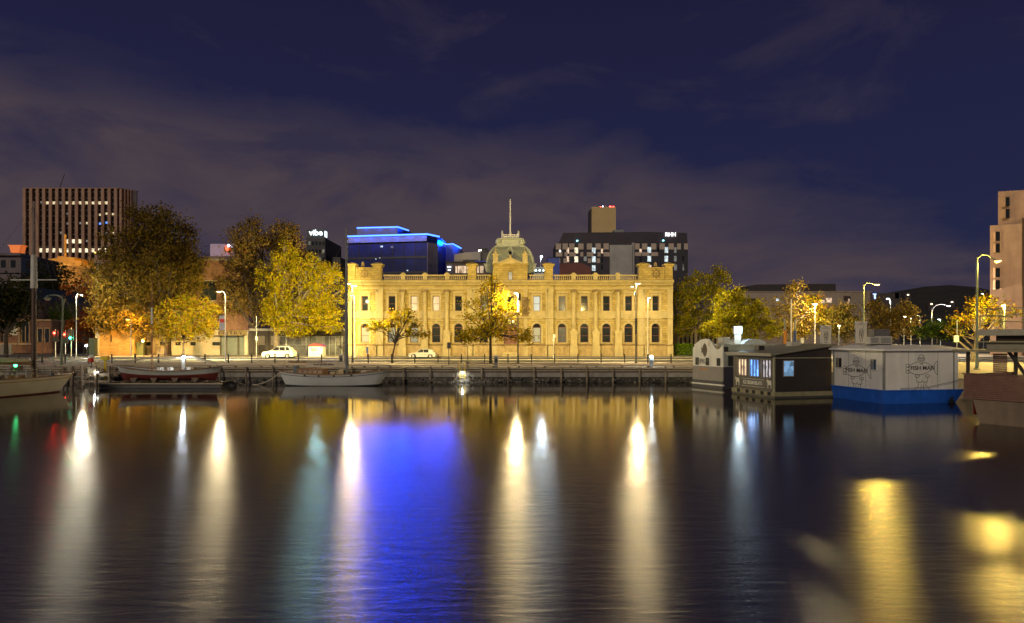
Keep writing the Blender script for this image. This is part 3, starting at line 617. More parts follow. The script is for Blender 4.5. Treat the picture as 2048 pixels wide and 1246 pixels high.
def blue_block():
    T = bld('glass_office_block', 'dark glass office block edged with blue neon strips on its roof', at(776, 700, 182))
    B = lambda n, m, mt, par=T: m.build(n, mt, par, world=True)
    dark = mat('blue_block_glass', (.02, .03, .13), .2, var=.6, scale=.1); pan = mat('violet_grey_panel', (.30, .27, .31), .6, var=.12, scale=.3, stain=.2)
    A, Bp, C = at(696, 474, 184), at(854, 469, 180), at(875, 478, 184); h = Bp.z
    B('glass_body', MB().prism([(A.x, 184), (Bp.x, 180), (C.x, 184), (C.x+2, 205), (A.x, 210)], 'z', QZ, h-.3), dark)
    B('roof_slab', MB().prism([(A.x-.3, 183.6), (Bp.x+.1, 179.6), (C.x+.4, 184), (C.x+2, 205), (A.x, 210)], 'z', h-.29, h+.1), mat('dark_roof', (.10, .10, .12), .5))
    n = Vector((Bp.x-A.x, -4)).normalized()
    for i in range(1, 7):                                 # glazing joints on the front
        t = i/7; xx, yy = A.x+(Bp.x-A.x)*t, 184-4*t
        B('mullion', MB().box(xx-.06, xx+.06, yy-.1, yy+.1, QZ, h-.3), darkmetal)
    for zz in range(6, 30, 4):
        B('spandrel', MB().beam((A.x, 183.93, zz), (Bp.x, 179.93, zz), .1, .5), mat('spandrel', (.014, .013, .02), .3))
    d = (C-Bp); k = MB()
    for i in range(3):
        for j in range(3):
            p, q = Bp+d*(i/3+.01), Bp+d*((i+1)/3-.01); z1, z0_ = h-2-j*9, h-2-(j+1)*9+.12
            B('cladding_panel', MB().add([(p.x+.15, p.y-.08, z0_), (q.x+.15, q.y-.08, z0_), (q.x+.15, q.y-.08, z1), (p.x+.15, p.y-.08, z1), (p.x, p.y, z0_), (q.x, q.y, z0_), (q.x, q.y, z1), (p.x, p.y, z1)], [(0, 1, 2, 3), (7, 6, 5, 4), (0, 4, 5, 1), (1, 5, 6, 2), (2, 6, 7, 3), (3, 7, 4, 0)]), pan)
    # set-back top storey
    a, b, c = at(714, 456, 188), at(795, 454, 186.3), at(817, 461, 192); h2 = a.z
    B('top_storey', MB().prism([(a.x, 188), (b.x, 186.3), (c.x, 192), (c.x+1, 204), (a.x, 206)], 'z', h+.1, h2-.1), mat('top_storey', (.10, .10, .14), .35))
    neon = emis('blue_neon', (.05, .16, 1), 4.5)
    B('neon_strip', MB().beam(a, b, .32).beam(b, c, .32), neon)
    e0, e1 = Vector((A.x-.35, 183.5, h+.02)), Vector((Bp.x+.1, 179.5, h+.02))
    B('neon_strip', MB().beam(e0, e1, .36).beam(e1, (C.x+.45, 184, h+.02), .36), neon)
    # lower wing at the right
    w = [at(876, 483, 189.2), at(893, 489, 193.9), at(905, 488, 192.9), at(922, 497, 202.4)]; hw = w[0].z
    B('wing', MB().prism([(w[0].x, 189.2), (w[1].x, 193.9), (w[2].x, 192.9), (w[3].x, 202.4), (w[3].x, 215), (w[0].x, 215)], 'z', QZ, hw-.15), pan)
    B('wing_glass', MB().prism([(w[0].x+.3, 189.1), (w[1].x-.1, 193.6), (w[1].x-.1, 193.75), (w[0].x+.3, 189.3)], 'z', 14, hw-1.2), dark)
    nm = MB()
    for i in range(3): nm.beam(w[i]+Vector((.1, -.35, 0)), w[i+1]+Vector((.1, -.35, 0)), .24)
    B('neon_strip', nm, neon)
    for p, q, n in ((a, b, 4), (b, c, 2), (e0, e1, 7), (e1, Vector((C.x+.45, 184, h)), 2), (w[0], w[3], 4)):
        for i in range(2*n): lightsrc(T, Vector(p).lerp(Vector(q), (i+.5)/n/2)+Vector((0, -1.6, .2)), 1300, (0, .05, 1), .9, 96, (.06, -1, -.30), name='neon_light')
    for i in range(6): lightsrc(T, e0.lerp(e1, (i+.5)/6)+Vector((0, -2.6, -.2)), 330, (.01, .085, 1), .5, name='neon_light')
    for i in range(3): lightsrc(T, a.lerp(b, (i+.5)/3)+Vector((0, -1.6, -.3)), 110, (.01, .085, 1), .4, name='neon_light')
    for i in range(3): lightsrc(T, w[0].lerp(w[3], (i+.5)/3)+Vector((1.6, -3.4, -.8)), 300, (.01, .085, 1), .5, name='neon_light')
    # ledges that catch the neon
    B('roof_fascia', MB().beam((A.x, 183.4, h-1.1), (Bp.x, 179.4, h-1.1), .25, 1.4), mat('fascia_metal', (.30, .30, .36), .35))
    for (px_, py_, w_, h_, m) in ((763, 493, 5, 3, W_COOL), (784, 494, 5, 4, W_DIM), (752, 518, 2.4, 2, W_COOL), (760, 516, 2.4, 2, W_COOL), (815, 541, 3, 2, W_COOL)):
        t = (px_-696)/158; D = 184-4*t-.12; p = at(px_, py_, D); k = D/F
        B('window', MB().box(p.x-w_*k/2, p.x+w_*k/2, D-.04, D+.02, p.z-h_*k/2, p.z+h_*k/2), m)
blue_block()
def sign_building():
    T = bld('hotel_block', 'dark hotel block with a glowing white rooftop sign', at(632, 700, 215))
    B = lambda n, m, mt, par=T: m.build(n, mt, par, world=True)
    D = 215; x = lambda p: PX(p, D); z = lambda p: PZ(p, D); dk = mat('hotel_dark', (.035, .035, .045), .6, var=.3, scale=.2)
    B('wall', MB().box(x(612), x(651), D, D+20, QZ, z(476)).box(x(651), x(676), D+3, D+20, QZ, z(512)).box(x(655), x(693), D+2, D+22, QZ, z(560)), dk)
    B('sign_screen', MB().box(x(614), x(650), D+.3, D+.6, z(476), z(458)), dk)
    for i in range(5):
        for j in range(4): B('window', MB().box(x(617+i*7), x(621+i*7), D-.06, D+.02, z(490+j*16), z(483+j*16)), W_DIM if (i+j) % 5 == 0 else glass_dk)
    sg = thing('rooftop_sign', 'glowing white lower-case lettering on the dark hotel roof', 'sign', (x(632.5), D-.4, z(466)))
    text('vibe', 2.45, .08, emis('sign_white', (.80, .97, 1), 1.9), sg, (0, 0, 0), bold=.06, sx=1.05)
    sg2 = thing('rooftop_sign', 'narrow glowing sign seen edge-on at the corner of the hotel roof', 'sign', (x(650.5), D-.2, z(468)))
    MB().box(-.12, .12, -.1, 2.0, -.9, .9).build('lit_panel', emis('sign_white', (.80, .97, 1), 1.9), sg2)
    lightsrc(sg, (x(635), D-2.5, z(468)), 9000, (.5, .95, 1), .6, 150, (0, -1, -.3), name='sign_light')
    MB().box(-.05, .05, .2, .3, -8, -.9).build('sign_post', darkmetal, sg2)
sign_building()
def hospital():
    D = 400.0; s = D/F; x = lambda p: PX(p, D); z = lambda p: PZ(p, D)
    T = bld('hospital_block', 'dark hospital block with chequered pale panels and lit windows', (x(1245), D, QZ))
    B = lambda n, m, mt, par=T: m.build(n, mt, par, world=True)
    dk = mat('hospital_dark', (.045, .042, .055), .6, var=.2, scale=.2); pale = mat('hospital_pale_panel', (.55, .45, .36), .7, var=.1, scale=.2)
    B('wall', MB().box(x(1112), x(1376), D, D+30, QZ, z(486)), dk)
    B('upper_storey', MB().prism([(x(1118), z(486)), (x(1127), z(465)), (x(1300), z(463)), (x(1375), z(465)), (x(1376), z(486))], 'y', D+1.2, D+28), mat('hospital_top', (.055, .045, .06), .5, var=.15, scale=.3))
    B('lift_tower', MB().box(x(1219), x(1263), D-2.5, D, QZ, z(491)), mat('hospital_grey', (.46, .45, .42), .7, var=.15, scale=.15, stain=.2))
    B('roof_plant', MB().box(x(1232), x(1252), D+8, D+18, z(464), z(455)).box(x(1240), x(1247), D+5, D+9, z(468), z(457)), greymetal)
    B('stair_shaft', MB().box(x(1263.2), x(1268), D-1.5, D, QZ, z(486)), mat('hospital_grey2', (.40, .38, .36), .7))
    pm = {}
    def piece(nm, x0, x1, y0, y1, m, out):
        k = (round(x1-x0, 1), round(y1-y0, 1), m.name)
        if k not in pm: pm[k] = MB().box(0, (x1-x0)*s, -out, 0, -(y1-y0)*s, 0).mesh(nm, m)
        link(nm, pm[k], T, (x(x0)-x(1245), -.003, z(y0)-QZ))
    rg = random.Random(3)
    for i, xa in enumerate((1111.5, 1125, 1138.5, 1156.5, 1173.5, 1191, 1207)): 
        piece('pale_panel', xa, xa+10.5, 487, 499, pale, .3)
        piece('pale_panel', xa+(4 if i % 2 else 0), xa+(10 if i % 2 else 13), 504.5, 513, pale, .3)
        if i in (0, 1, 4, 5): piece('pale_panel', xa+2, xa+9, 517, 526, pale, .3)
    for i, xa in enumerate((1268.5, 1284, 1302, 1319, 1337, 1354, 1368)):
        piece('pale_panel', xa, xa+(10.5 if i < 5 else 7.5), 487, 499, pale, .3)
        if i < 3: piece('pale_panel', xa, xa+14, 504.5, 512, pale, .3)
    def win(xc, yc, w, h, m): piece('window', xc-w/2, xc+w/2, yc-h/2, yc+h/2, m, .12)
    for xc in (1135.5, 1152.5, 1187.5):
        for yc in (501, 518.5): win(xc, yc, 7 if xc > 1140 else 5, 11.5, W_COOL if xc > 1160 else W_PINK if xc < 1140 else W_CREAM)
    for xc in (1298.5, 1332.5):
        for yc in (500, 517.5): win(xc, yc, 7, 11.5, W_COOL)
    for yc in (500, 517.5, 535): win(1350.5, yc, 5, 11, W_DIM)
    win(1187.5, 536, 7, 11, W_COOL); win(1170.5, 517.5, 6, 9, W_DIM); win(1204, 502, 4, 9, W_PINK); win(1281, 502, 4.5, 8.5, W_PINK); win(1299, 533, 7, 6, W_PINK)
    for xc in (1352.5, 1366.5): win(xc, 535, 2.6, 12, W_DIM)
    for xc, yc in ((1366, 517), (1204, 520), (1204, 534), (1281, 519), (1316, 500)): win(xc, yc, 4, 10, glass_dk)
    for xc, yc in ((1154.5, 481.5), (1326.5, 481)): win(xc, yc, 3, 2.2, emis('teal_lamp', (.3, .9, 1), 6))
    win(1120, 502, 2.4, 3, emis('pink_lamp', (1, .85, .8), 14))
    sg = thing('rooftop_sign', 'glowing white capital letters on the hospital roof edge', 'sign', (x(1341.5), D+.4, z(469)))
    text('RHH', 3.1, .1, emis('sign_white2', (1, 1, 1), 1.6), sg, (0, 0, 0), bold=.11)
    # red and blue low blocks in front
    T2 = bld('red_roofed_hall', 'low dull red hall behind the parapet in front of the hospital', at(1150, 700, 200))
    D2 = 200; X = lambda p: PX(p, D2); Z = lambda p: PZ(p, D2)
    MB().prism([(X(1118), QZ), (X(1118), Z(527)), (X(1163), Z(526)), (X(1182), Z(535)), (X(1183), QZ)], 'y', D2, D2+15).build('wall', mat('dull_red', (.16, .055, .045), .7, var=.2, scale=.3), T2, world=True)
    T3 = bld('blue_lit_block', 'small blue lit block beside the museum dome', at(1105, 700, 180))
    D3 = 180; X = lambda p: PX(p, D3); Z = lambda p: PZ(p, D3)
    MB().box(X(1096), X(1119), D3, D3+12, QZ, Z(515.5)).build('wall', mat('blue_wall', (.05, .08, .34), .6), T3, world=True)
    MB().box(X(1096), X(1119.5), D3-.3, D3+12, Z(515.4), Z(514.3)).build('roof', darkmetal, T3, world=True)
    T4 = bld('lit_car_park', 'low car park deck with cool white lights right of the dome', at(1078, 700, 160)); D4 = 160; X = lambda p: PX(p, D4); Z = lambda p: PZ(p, D4)
    m = MB().box(X(1066), X(1094), D4, D4+14, QZ, Z(546)).box(X(1066), X(1094), D4, D4+14, Z(537), Z(534))
    for p in (1067, 1075, 1083, 1092): m.box(X(p), X(p)+.3, D4+.1, D4+.4, Z(546), Z(537))
    m.build('deck', concrete, T4, world=True)
    for p in (1071, 1079, 1088): MB().box(X(p-3), X(p+3), D4+1, D4+1.2, Z(541), Z(539)).build('strip_light', emis('car_park_light', (.7, .95, 1), 7), T4, world=True)
hospital()
def grid_tower():
    D = 700.0; x = lambda p: PX(p, D); z = lambda p: PZ(p, D)
    T = bld('gridded_tower', 'distant square tower with a fine lit grid facade and red roof lights', (x(1207), D, QZ))
    B = lambda n, m, mt, par=T: m.build(n, mt, par, world=True)
    B('tower_core', MB().box(x(1184), x(1231), D+.5, D+25, QZ, z(415)), mat('tower_void', (.05, .04, .03), .5))
    B('side_wall', MB().box(x(1181.5), x(1184), D+3, D+25, QZ, z(416.5)), mat('tower_side', (.07, .06, .06), .8))
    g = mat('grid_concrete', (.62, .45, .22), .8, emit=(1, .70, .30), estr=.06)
    m = MB()
    for i in range(23): a = 1184+47*i/22; m.box(x(a)-.22, x(a)+.22, D-.4, D+.6, z(470), z(415))
    B('vertical_fins', m, g); m = MB()
    for i in range(26): zz = z(415)-(z(415)-z(470))*i/25; m.box(x(1184), x(1231), D-.25, D+.55, zz-.35, zz+.2)
    B('floor_slabs', m, g)
    B('roof_parapet', MB().box(x(1183.5), x(1231.5), D-.5, D+25, z(415), z(414)), g)
    red = emis('red_beacon', (1, .03, .02), 30)
    for p, q, w in ((1221, 413, 3.4), (1227, 413.5, 3), (1218, 416, 1.5), (1201.5, 413.5, 1.6)): B('red_beacon', MB().box(x(p)-w*.26, x(p)+w*.26, D+1, D+2, z(q)-.55, z(q)+.55), red)
    B('mast_aerial', MB().beam((x(1192.5), D+5, z(415)), (x(1192.5), D+5, z(409)), .4).beam((x(1213), D+5, z(415)), (x(1213), D+5, z(408)), .4), greymetal)
    B('white_beacon', MB().box(x(1206)-.5, x(1206)+.5, D+1, D+2, z(413.5), z(411.5)), lampcool)
grid_tower()
def middle_blocks():
    # flat roofed pale block left of the dome
    D = 150; x = lambda p: PX(p, D); z = lambda p: PZ(p, D)
    T = bld('pale_flat_block', 'pale flat-roofed block between the neon office block and the dome', at(930, 700, D)); B = lambda n, m, mt, par=T: m.build(n, mt, par, world=True)
    pl = mat('pale_render', (.40, .36, .32), .8, var=.1, scale=.3, stain=.2); dk = mat('dark_cladding', (.09, .075, .07), .6)
    B('wall', MB().prism([(x(904), z(502)), (x(926), z(498)), (x(958), z(496)), (x(958), QZ), (x(904), QZ)], 'y', D+6, D+20), pl)
    B('dark_panel', MB().box(x(922), x(954), D+5.7, D+6, QZ, z(513)), dk)
    B('rear_wall', MB().box(x(958.3), x(983), D+7, D+20, QZ, z(497)), dk)
    B('front_wing', MB().box(x(892), x(976), D, D+5.5, QZ, z(525)), mat('plum_cladding', (.07, .05, .06), .5))
    B('wing_roof', MB().box(x(890), x(978), D-.5, D+5.6, z(525), z(523.5)), darkmetal)
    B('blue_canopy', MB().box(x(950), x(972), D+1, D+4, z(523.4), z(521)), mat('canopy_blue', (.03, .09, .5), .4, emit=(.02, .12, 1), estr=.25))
    for a, b in ((911, 914), (915.5, 919.5), (920.5, 926), (926.8, 932.5), (933.5, 936), (954, 958), (960, 967)):
        f = B('window', MB().box(x(a), x(b), D-.1, D, z(546), z(532)), emis('restaurant_window', (1, .74, .48), .85, 1.4))
    B('wall_light', MB().box(x(895), x(902), D-.35, D-.05, z(534.6), z(533.4)).box(x(896), x(901), D-.35, D-.05, z(540.4), z(539.8)), lampcool)
    B('roof_plant', MB().box(x(950), x(975), D+9, D+16, z(497), z(489)).box(x(955), x(972), D+10, D+15, z(489), z(484)), darkmetal)
    B('roof_light', MB().box(x(953), x(955), D+8.5, D+9, z(496), z(489.5)).box(x(956.5), x(959), D+8.5, D+9, z(491), z(488.5)), emis('roof_lamp', (1, .9, .7), 5))
    # brick museum block behind the left trees
    D = 121.0; x = lambda p: PX(p, D); z = lambda p: PZ(p, D)
    T = bld('brick_museum_block', 'brown brick block with ribbon windows behind the left trees', at(380, 712, D)); B = lambda n, m, mt, par=T: m.build(n, mt, par, world=True)
    w = MB()
    w.box(x(270), x(497), D, D+.5, z(660), z(601)).box(x(270), x(497), D, D+.5, z(562), z(521))
    for a, b in ((270, 296), (330, 344), (378, 399), (433, 443), (477, 497)): w.box(x(a), x(b), D, D+.5, z(601), z(562))
    B('wall', w, brick)
    B('rear_block', MB().box(x(270), x(497), D+1.2, D+25, QZ, z(521)).box(x(496), x(497), D+.5, D+1.2, QZ, z(521)), mat('brick_plain', (.20, .10, .07), .9))
    B('cornice', MB().box(x(269), x(498), D-.3, D+25, z(521), z(518)), concrete)
    for a, b in ((296, 330), (344, 378), (399, 433), (443, 477)):
        f = B('window', MB().box(x(a), x(b), D+.25, D+.32, z(600), z(563)), glass_dk); B('window_sill', MB().box(x(a)-.1, x(b)+.1, D-.15, D-.002, z(602.5), z(601)).box(x(a)-.1, x(b)+.1, D-.12, D-.002, z(562), z(560.5)), concrete, f)
        B('glazing_bar', MB().box(x((a+b)/2)-.06, x((a+b)/2)+.06, D+.2, D+.248, z(600), z(563)).box(x(a), x(b), D+.21, D+.247, z(582), z(581)), darkmetal, f)
    gr = MB(); render = mat('cream_render', (.48, .42, .30), .85, var=.12, scale=.5, stain=.25)
    gr.box(x(270), x(440), D-.1, D+.5, z(684), z(660.2)).box(x(270), x(440), D-.1, D+.5, QZ-.1, z(691))
    for a, b in ((270, 290), (302, 320), (332, 350), (362, 380), (392, 424), (440, 497)): gr.box(x(a), x(b), D-.1, D+.5, z(691), z(684)) if a < 440 else None
    gr.box(x(489), x(497), D-.1, D+.5, QZ-.1, z(660.2)); B('ground_storey', gr, render)
    for a, b in ((290, 302), (320, 332), (350, 362), (380, 392), (424, 440)): B('low_window', MB().box(x(a), x(b), D+.2, D+.27, z(691), z(684)), glass_dk)
    en = B('entrance_glass', MB().box(x(440), x(489), D+.3, D+.4, QZ, z(671)), mat('entrance_glass', (.16, .17, .13), .15, emit=(.5, .48, .3), estr=.10))
    for p in (440, 452, 476, 489): B('entrance_mullion', MB().box(x(p)-.12, x(p)+.12, D+.1, D+.3, QZ, z(671)), mat('bronze', (.07, .055, .035), .5), en)
    cp = B('canopy', MB().box(x(438), x(494), D-2.2, D-.11, z(671), z(669.5)).box(x(438), x(494), D-.35, D-.11, z(669.4), z(661)), mat('bronze_sign', (.22, .15, .05), .5))
    text('ENTRY', .95, .03, mat('dark_letters', (.03, .02, .015), .5), T, (x(463)-x(380), -.39, z(665)-QZ-0.0), sx=1.5)
    # sandstone gable wall with blue banner
    D = 118.0; x = lambda p: PX(p, D); z = lambda p: PZ(p, D)
    T = bld('sandstone_warehouse', 'sandstone warehouse end wall glowing orange at the street corner', at(234, 712, D)); B = lambda n, m, mt, par=T: m.build(n, mt, par, world=True)
    sw = blocks('orange_sandstone', (.54, .32, .09), (.36, .21, .06), .7, .3, .02, .12, .85, .5)
    B('wall', MB().box(x(199), x(268), D, D+22, QZ-.1, z(528)), sw)
    B('corner_pier', MB().box(x(192), x(199), D-.2, D+3, QZ-.1, z(526)), mat('cream_pier', (.52, .46, .32), .8, stain=.2))
    B('coping', MB().box(x(191), x(269), D-.4, D+22, z(528), z(525.4)).box(x(191.5), x(199.2), D-.3, D+3.1, z(525.4), z(523)), concrete)
    B('slit_window', MB().box(x(221), x(223.5), D-.02, D+.1, z(684), z(669)), black)
    B('dark_cabinet', MB().box(x(186), x(198), D-1.2, D-.4, QZ, z(676)), mat('green_black', (.03, .045, .035), .5))
    B('side_gate', MB().box(x(268.5), x(284), D+.6, D+.9, QZ, z(684)), mat('gate_green', (.16, .18, .06), .6))
    bn = thing('wall_banner', 'blue banner with white lettering hung on the orange sandstone wall', 'banner', (x(215), D-.15, z(645)))
    MB().box(-.98, .98, -.05, .05, -1.15, 1.3).build('cloth', mat('banner_blue', (.03, .075, .28), .6), bn)
    wl = mat('banner_white', (.7, .72, .74), .6)
    m = MB()
    for zz, spans in ((-.75, ((-.8, -.25), (-.1, .08), (.28, .42), (.55, .9))), (-.25, ((-.75, -.2), (-.05, .35), (.5, .85))), (.3, ((-.7, .5),)), (.75, ((-.7, .2), (.3, .7)))):
        for a, b in spans: m.box(a, b, -.075, -.051, zz-.1, zz+.1)
    m.build('printed_lines', wl, bn)
    # brightly lit ochre building up the side street
    D = 215.0; x = lambda p: PX(p, D); z = lambda p: PZ(p, D)
    T = bld('ochre_building', 'orange-lit stepped building up the side street below the office tower', at(160, 700, D)); B = lambda n, m, mt, par=T: m.build(n, mt, par, world=True)
    oc = mat('ochre_wall', (.62, .40, .12), .85, var=.12, scale=.4, stain=.2)
    B('wall', MB().prism([(x(96), QZ), (x(96), z(518)), (x(115), z(516)), (x(115), z(512)), (x(149), z(515)), (x(149), z(521)), (x(163), z(522)), (x(163), QZ)], 'y', D, D+14), oc)
    B('side_wing', MB().box(x(163), x(206), D+.5, D+14, QZ, z(531)), oc)
    B('rear_wing', MB().box(x(163), x(193), D+6, D+14, z(531), z(515)).box(x(193), x(206), D+6, D+14, z(531), z(516)), mat('violet_wall', (.16, .13, .16), .8))
    B('flue', MB().beam((x(122.5), D+2, z(513)), (x(122.5), D+2, z(467)), .5), oc)
    for p in (168, 175, 181): B('window', MB().box(x(p), x(p+4.5), D+.42, D+.5, z(556), z(545)), glass_dk)
    text('ntre', 1.1, .03, mat('dark_letters', (.03, .02, .015), .5), T, (x(131)-x(160), -.06, z(528.5)-PZ(700, D)))
    # long dark stone building on the left with heavy cornice
    T = bld('dark_cornice_building', 'long dark stone building with a heavy cornice at the left edge', at(30, 700, 178)); B = lambda n, m, mt, par=T: m.build(n, mt, par, world=True)
    a, b, c = at(-60, 507, 175), at(42, 507, 175), at(128, 527, 198); st = mat('violet_stone', (.17, .14, .15), .85, var=.2, scale=.4, stain=.3)
    zc = PZ(507, 175)
    B('wall', MB().prism([(a.x, 175), (b.x, 175), (c.x, 198), (c.x, 215), (a.x, 215)], 'z', QZ, zc-.6), st)
    B('cornice', MB().prism([(a.x, 174), (b.x+.6, 174), (c.x+.6, 197.6), (c.x, 215), (a.x, 215)], 'z', zc-.6, zc), st)
    B('cornice_band', MB().prism([(a.x, 174.4), (b.x+.4, 174.4), (c.x+.4, 197.8), (c.x, 215), (a.x, 215)], 'z', zc-5, zc-4.2), st)
    for i in range(5):
        t0, t1 = .12+i*.18, .22+i*.18; p, q = Vector((b.x, 175, 0)).lerp((c.x, 198, 0), t0), Vector((b.x, 175, 0)).lerp((c.x, 198, 0), t1)
        B('window', MB().beam((p.x+.05, p.y-.05, zc-2.6), (q.x+.05, q.y-.05, zc-2.6), .1, 1.8), glass_dk)
    for p in (-20, 2, 22): B('window', MB().box(PX(p, 175), PX(p+9, 175), 174.9, 175.05, zc-3.6, zc-1.7), glass_dk)
    tr = thing('roof_lantern', 'small orange-lit roof lantern on the dark cornice building', 'roof lantern', at(30, 505, 180))
    MB().prism([(-1.1, 0), (1.1, 0), (1.5, 1.6), (2.0, 2.0), (-2.0, 2.0), (-1.5, 1.6)], 'y', 0, 2).build('lantern_body', mat('lantern_red', (.7, .22, .08), .6, emit=(1, .22, .04), estr=.5), tr)
    # victorian brick building with arcaded porch
    D = 138.0; x = lambda p: PX(p, D); z = lambda p: PZ(p, D)
    T = bld('brick_victorian_building', 'red brick Victorian building with arched windows at the left street corner', at(40, 712, D)); B = lambda n, m, mt, par=T: m.build(n, mt, par, world=True)
    tb = blocks('warm_brick', (.34, .15, .075), (.25, .15, .09), .24, .086, .012, .2, .9, .6); trim = mat('terracotta_trim', (.46, .30, .15), .8)
    w = MB(); ops = [(-26, -12), (-2, 14), (40, 58)]; cur = -60
    for a, b in ops:
        w.box(x(cur), x(a), D, D+.6, QZ, z(600)); r_ = (x(b)-x(a))/2; zs = z(650)
        w.wedge_arch(x(a), x(b), zs, zs+r_+.02, D, D+.6); w.box(x(a), x(b), D, D+.6, zs+r_+.02, z(600)); cur = b
        w.box(x(a), x(b), D, D+.6, QZ, z(684))
    w.box(x(cur), x(66), D, D+.6, QZ, z(600)); B('wall', w, tb)
    B('rear_block', MB().box(x(-60), x(66), D+1.5, D+20, QZ, z(598)), mat('brick_plain', (.20, .10, .07), .9))
    B('roof', MB().prism([(x(-60), z(600)), (x(67), z(600)), (x(40), z(572)), (x(-40), z(572))], 'y', D-.3, D+20), mat('dark_slate', (.05, .045, .05), .6))
    for a, b in ops:
        f = B('window', MB().box(x(a), x(b), D+.4, D+.5, z(684), z(640)), glass_dk)
        n = 12; c_, r0, r1 = x((a+b)/2), (x(b)-x(a))/2, (x(b)-x(a))/2+.28; m = MB()
        for i in range(n):
            p, q = math.pi*i/n, math.pi*(i+1)/n
            m.prism([(c_-r0*math.cos(p), z(650)+r0*math.sin(p)), (c_-r0*math.cos(q), z(650)+r0*math.sin(q)), (c_-r1*math.cos(q), z(650)+r1*math.sin(q)), (c_-r1*math.cos(p), z(650)+r1*math.sin(p))], 'y', D-.12, D-.002)
        m.box(x(a)-.28, x(a), D-.1, D-.002, z(684), z(650)).box(x(b), x(b)+.28, D-.1, D-.002, z(684), z(650)); B('arch_trim', m, trim, f)
        B('mullion', MB().box(c_-.1, c_+.1, D+.25, D+.38, z(684), z(652)).tube([(c_-.9*r0, D+.3, z(684)), (c_-.9*r0, D+.3, z(655))], .12, 8), trim, f)
    B('string_band', MB().box(x(-60), x(66), D-.15, D-.002, z(631), z(628)).box(x(-60), x(66), D-.25, D-.002, z(690), z(686)), trim)
    B('porch', MB().box(x(66.5), x(90), D+6, D+14, QZ, z(620)), tb)
    pb = B('gate_lodge', MB().box(x(92), x(130), D-4, D+6, QZ, z(643)), tb); B('lodge_parapet', MB().box(x(91.3), x(130.7), D-4.3, D+6.2, z(643), z(640)), trim, pb)
    for a, b in ((95, 100), (104, 112), (118, 126)): B('lodge_window', MB().box(x(a), x(b), D-4.06, D-3.9, z(684), z(658)), glass_dk, pb); B('lodge_trim', MB().box(x(a)-.15, x(a), D-4.15, D-4.0, z(684), z(656)).box(x(b), x(b)+.15, D-4.15, D-4.0, z(684), z(656)).box(x(a)-.15, x(b)+.15, D-4.16, D-4.0, z(658), z(656)), trim, pb)
    B('low_wall', MB().box(x(-60), x(2), D-8, D-7.6, QZ-.1, z(690)).box(x(21), x(47), D-8, D-7.6, QZ-.1, z(687)).box(x(60), x(80), D-8, D-7.6, QZ-.1, z(688)), concrete)
    nb = thing('notice_board', 'pale notice board on posts before the brick arches', 'notice board', at(27, 690, D-6))
    MB().box(-.75, .75, -.04, .04, 1.9, 4.3).build('board', mat('board_cream', (.55, .50, .38), .7), nb); MB().box(-.72, -.64, -.03, .03, 0, 1.9).box(.64, .72, -.03, .03, 0, 1.9).build('post', timber, nb)
    # billboard roof behind trees
    T = bld('billboard_block', 'violet-lit rooftop block with red and white lights behind the left trees', at(455, 700, 240)); D = 240; x = lambda p: PX(p, D); z = lambda p: PZ(p, D); B = lambda n, m, mt, par=T: m.build(n, mt, par, world=True)
    B('wall', MB().box(x(405), x(560), D, D+20, QZ, z(512)).box(x(500), x(545), D+2, D+18, z(512), z(475)), mat('violet_wall', (.16, .13, .16), .8))
    B('rooftop_screen', MB().box(x(418), x(465), D+1, D+2, z(512), z(487)), mat('lilac_screen', (.36, .33, .48), .7, emit=(.4, .35, .7), estr=.12))
    for a, b, c, d, m in ((449, 454, 492, 500, 'r'), (454, 459, 496, 504, 'r'), (454, 462, 488, 494, 'w'), (488, 494, 496, 506, 'r'), (493, 496, 490, 506, 'w')): B('sign_light', MB().box(x(a), x(b), D+.5, D+.95, z(d), z(c)), emis('sign_red', (1, .06, .02), 5) if m == 'r' else emis('sign_lilac', (.75, .75, 1), 3))
    for p, q in ((511, 486), (517, 482), (594, 484), (590, 480)): B('window', MB().box(x(p), x(p+3), D-.1, D+.1, z(q+6), z(q)), W_WARM)
    # right side: long low modern block
    D = 230.0; x = lambda p: PX(p, D); z = lambda p: PZ(p, D)
    T = bld('long_modern_block', 'long flat beige block with dark roof storey behind the right trees', at(1600, 700, D)); B = lambda n, m, mt, par=T: m.build(n, mt, par, world=True)
    bg = mat('beige_render', (.30, .24, .19), .85, var=.1, scale=.3, stain=.2)
    B('wall', MB().box(x(1485), x(1740), D, D+30, QZ, z(584)), bg); B('roof_storey', MB().prism([(x(1494), z(583.9)), (x(1505), z(570)), (x(1520), z(567.5)), (x(1680), z(566)), (x(1680), z(583.9))], 'y', D+3, D+25), mat('dark_roof_storey', (.03, .024, .026), .7))
    B('parapet', MB().box(x(1484), x(1741), D-.4, D+30, z(584), z(582.4)), bg)
    B('loggia', MB().box(x(1497), x(1520), D-.06, D, z(606), z(597)).box(x(1687), x(1701), D-.06, D, z(602), z(592)), mat('loggia_dark', (.05, .03, .025), .8))
    for a, b, c, d, m in ((1637, 1649, 600, 606, W_PINK), (1652, 1663, 596, 605, W_PINK), (1696, 1699, 598, 605, W_PINK), (1552, 1557, 597, 602, W_COOL), (1710, 1712, 600, 604, W_DIM)): B('window', MB().box(x(a), x(b), D-.12, D, z(d), z(c)), m)
    for i in range(14): B('rib', MB().box(x(1702+i*2.8), x(1703+i*2.8), D-.3, D-.002, z(606), z(584.5)), bg)
    T = bld('dark_sign_block', 'small dark block with a pale blue sign right of the yellow street lamp', at(1760, 700, 250)); D = 250; x = lambda p: PX(p, D); z = lambda p: PZ(p, D)
    MB().box(x(1738), x(1800), D, D+15, QZ, z(586)).box(x(1790), x(1798), D, D+4, z(586), z(597)).build('wall', mat('dim_block', (.06, .05, .05), .8), T, world=True)
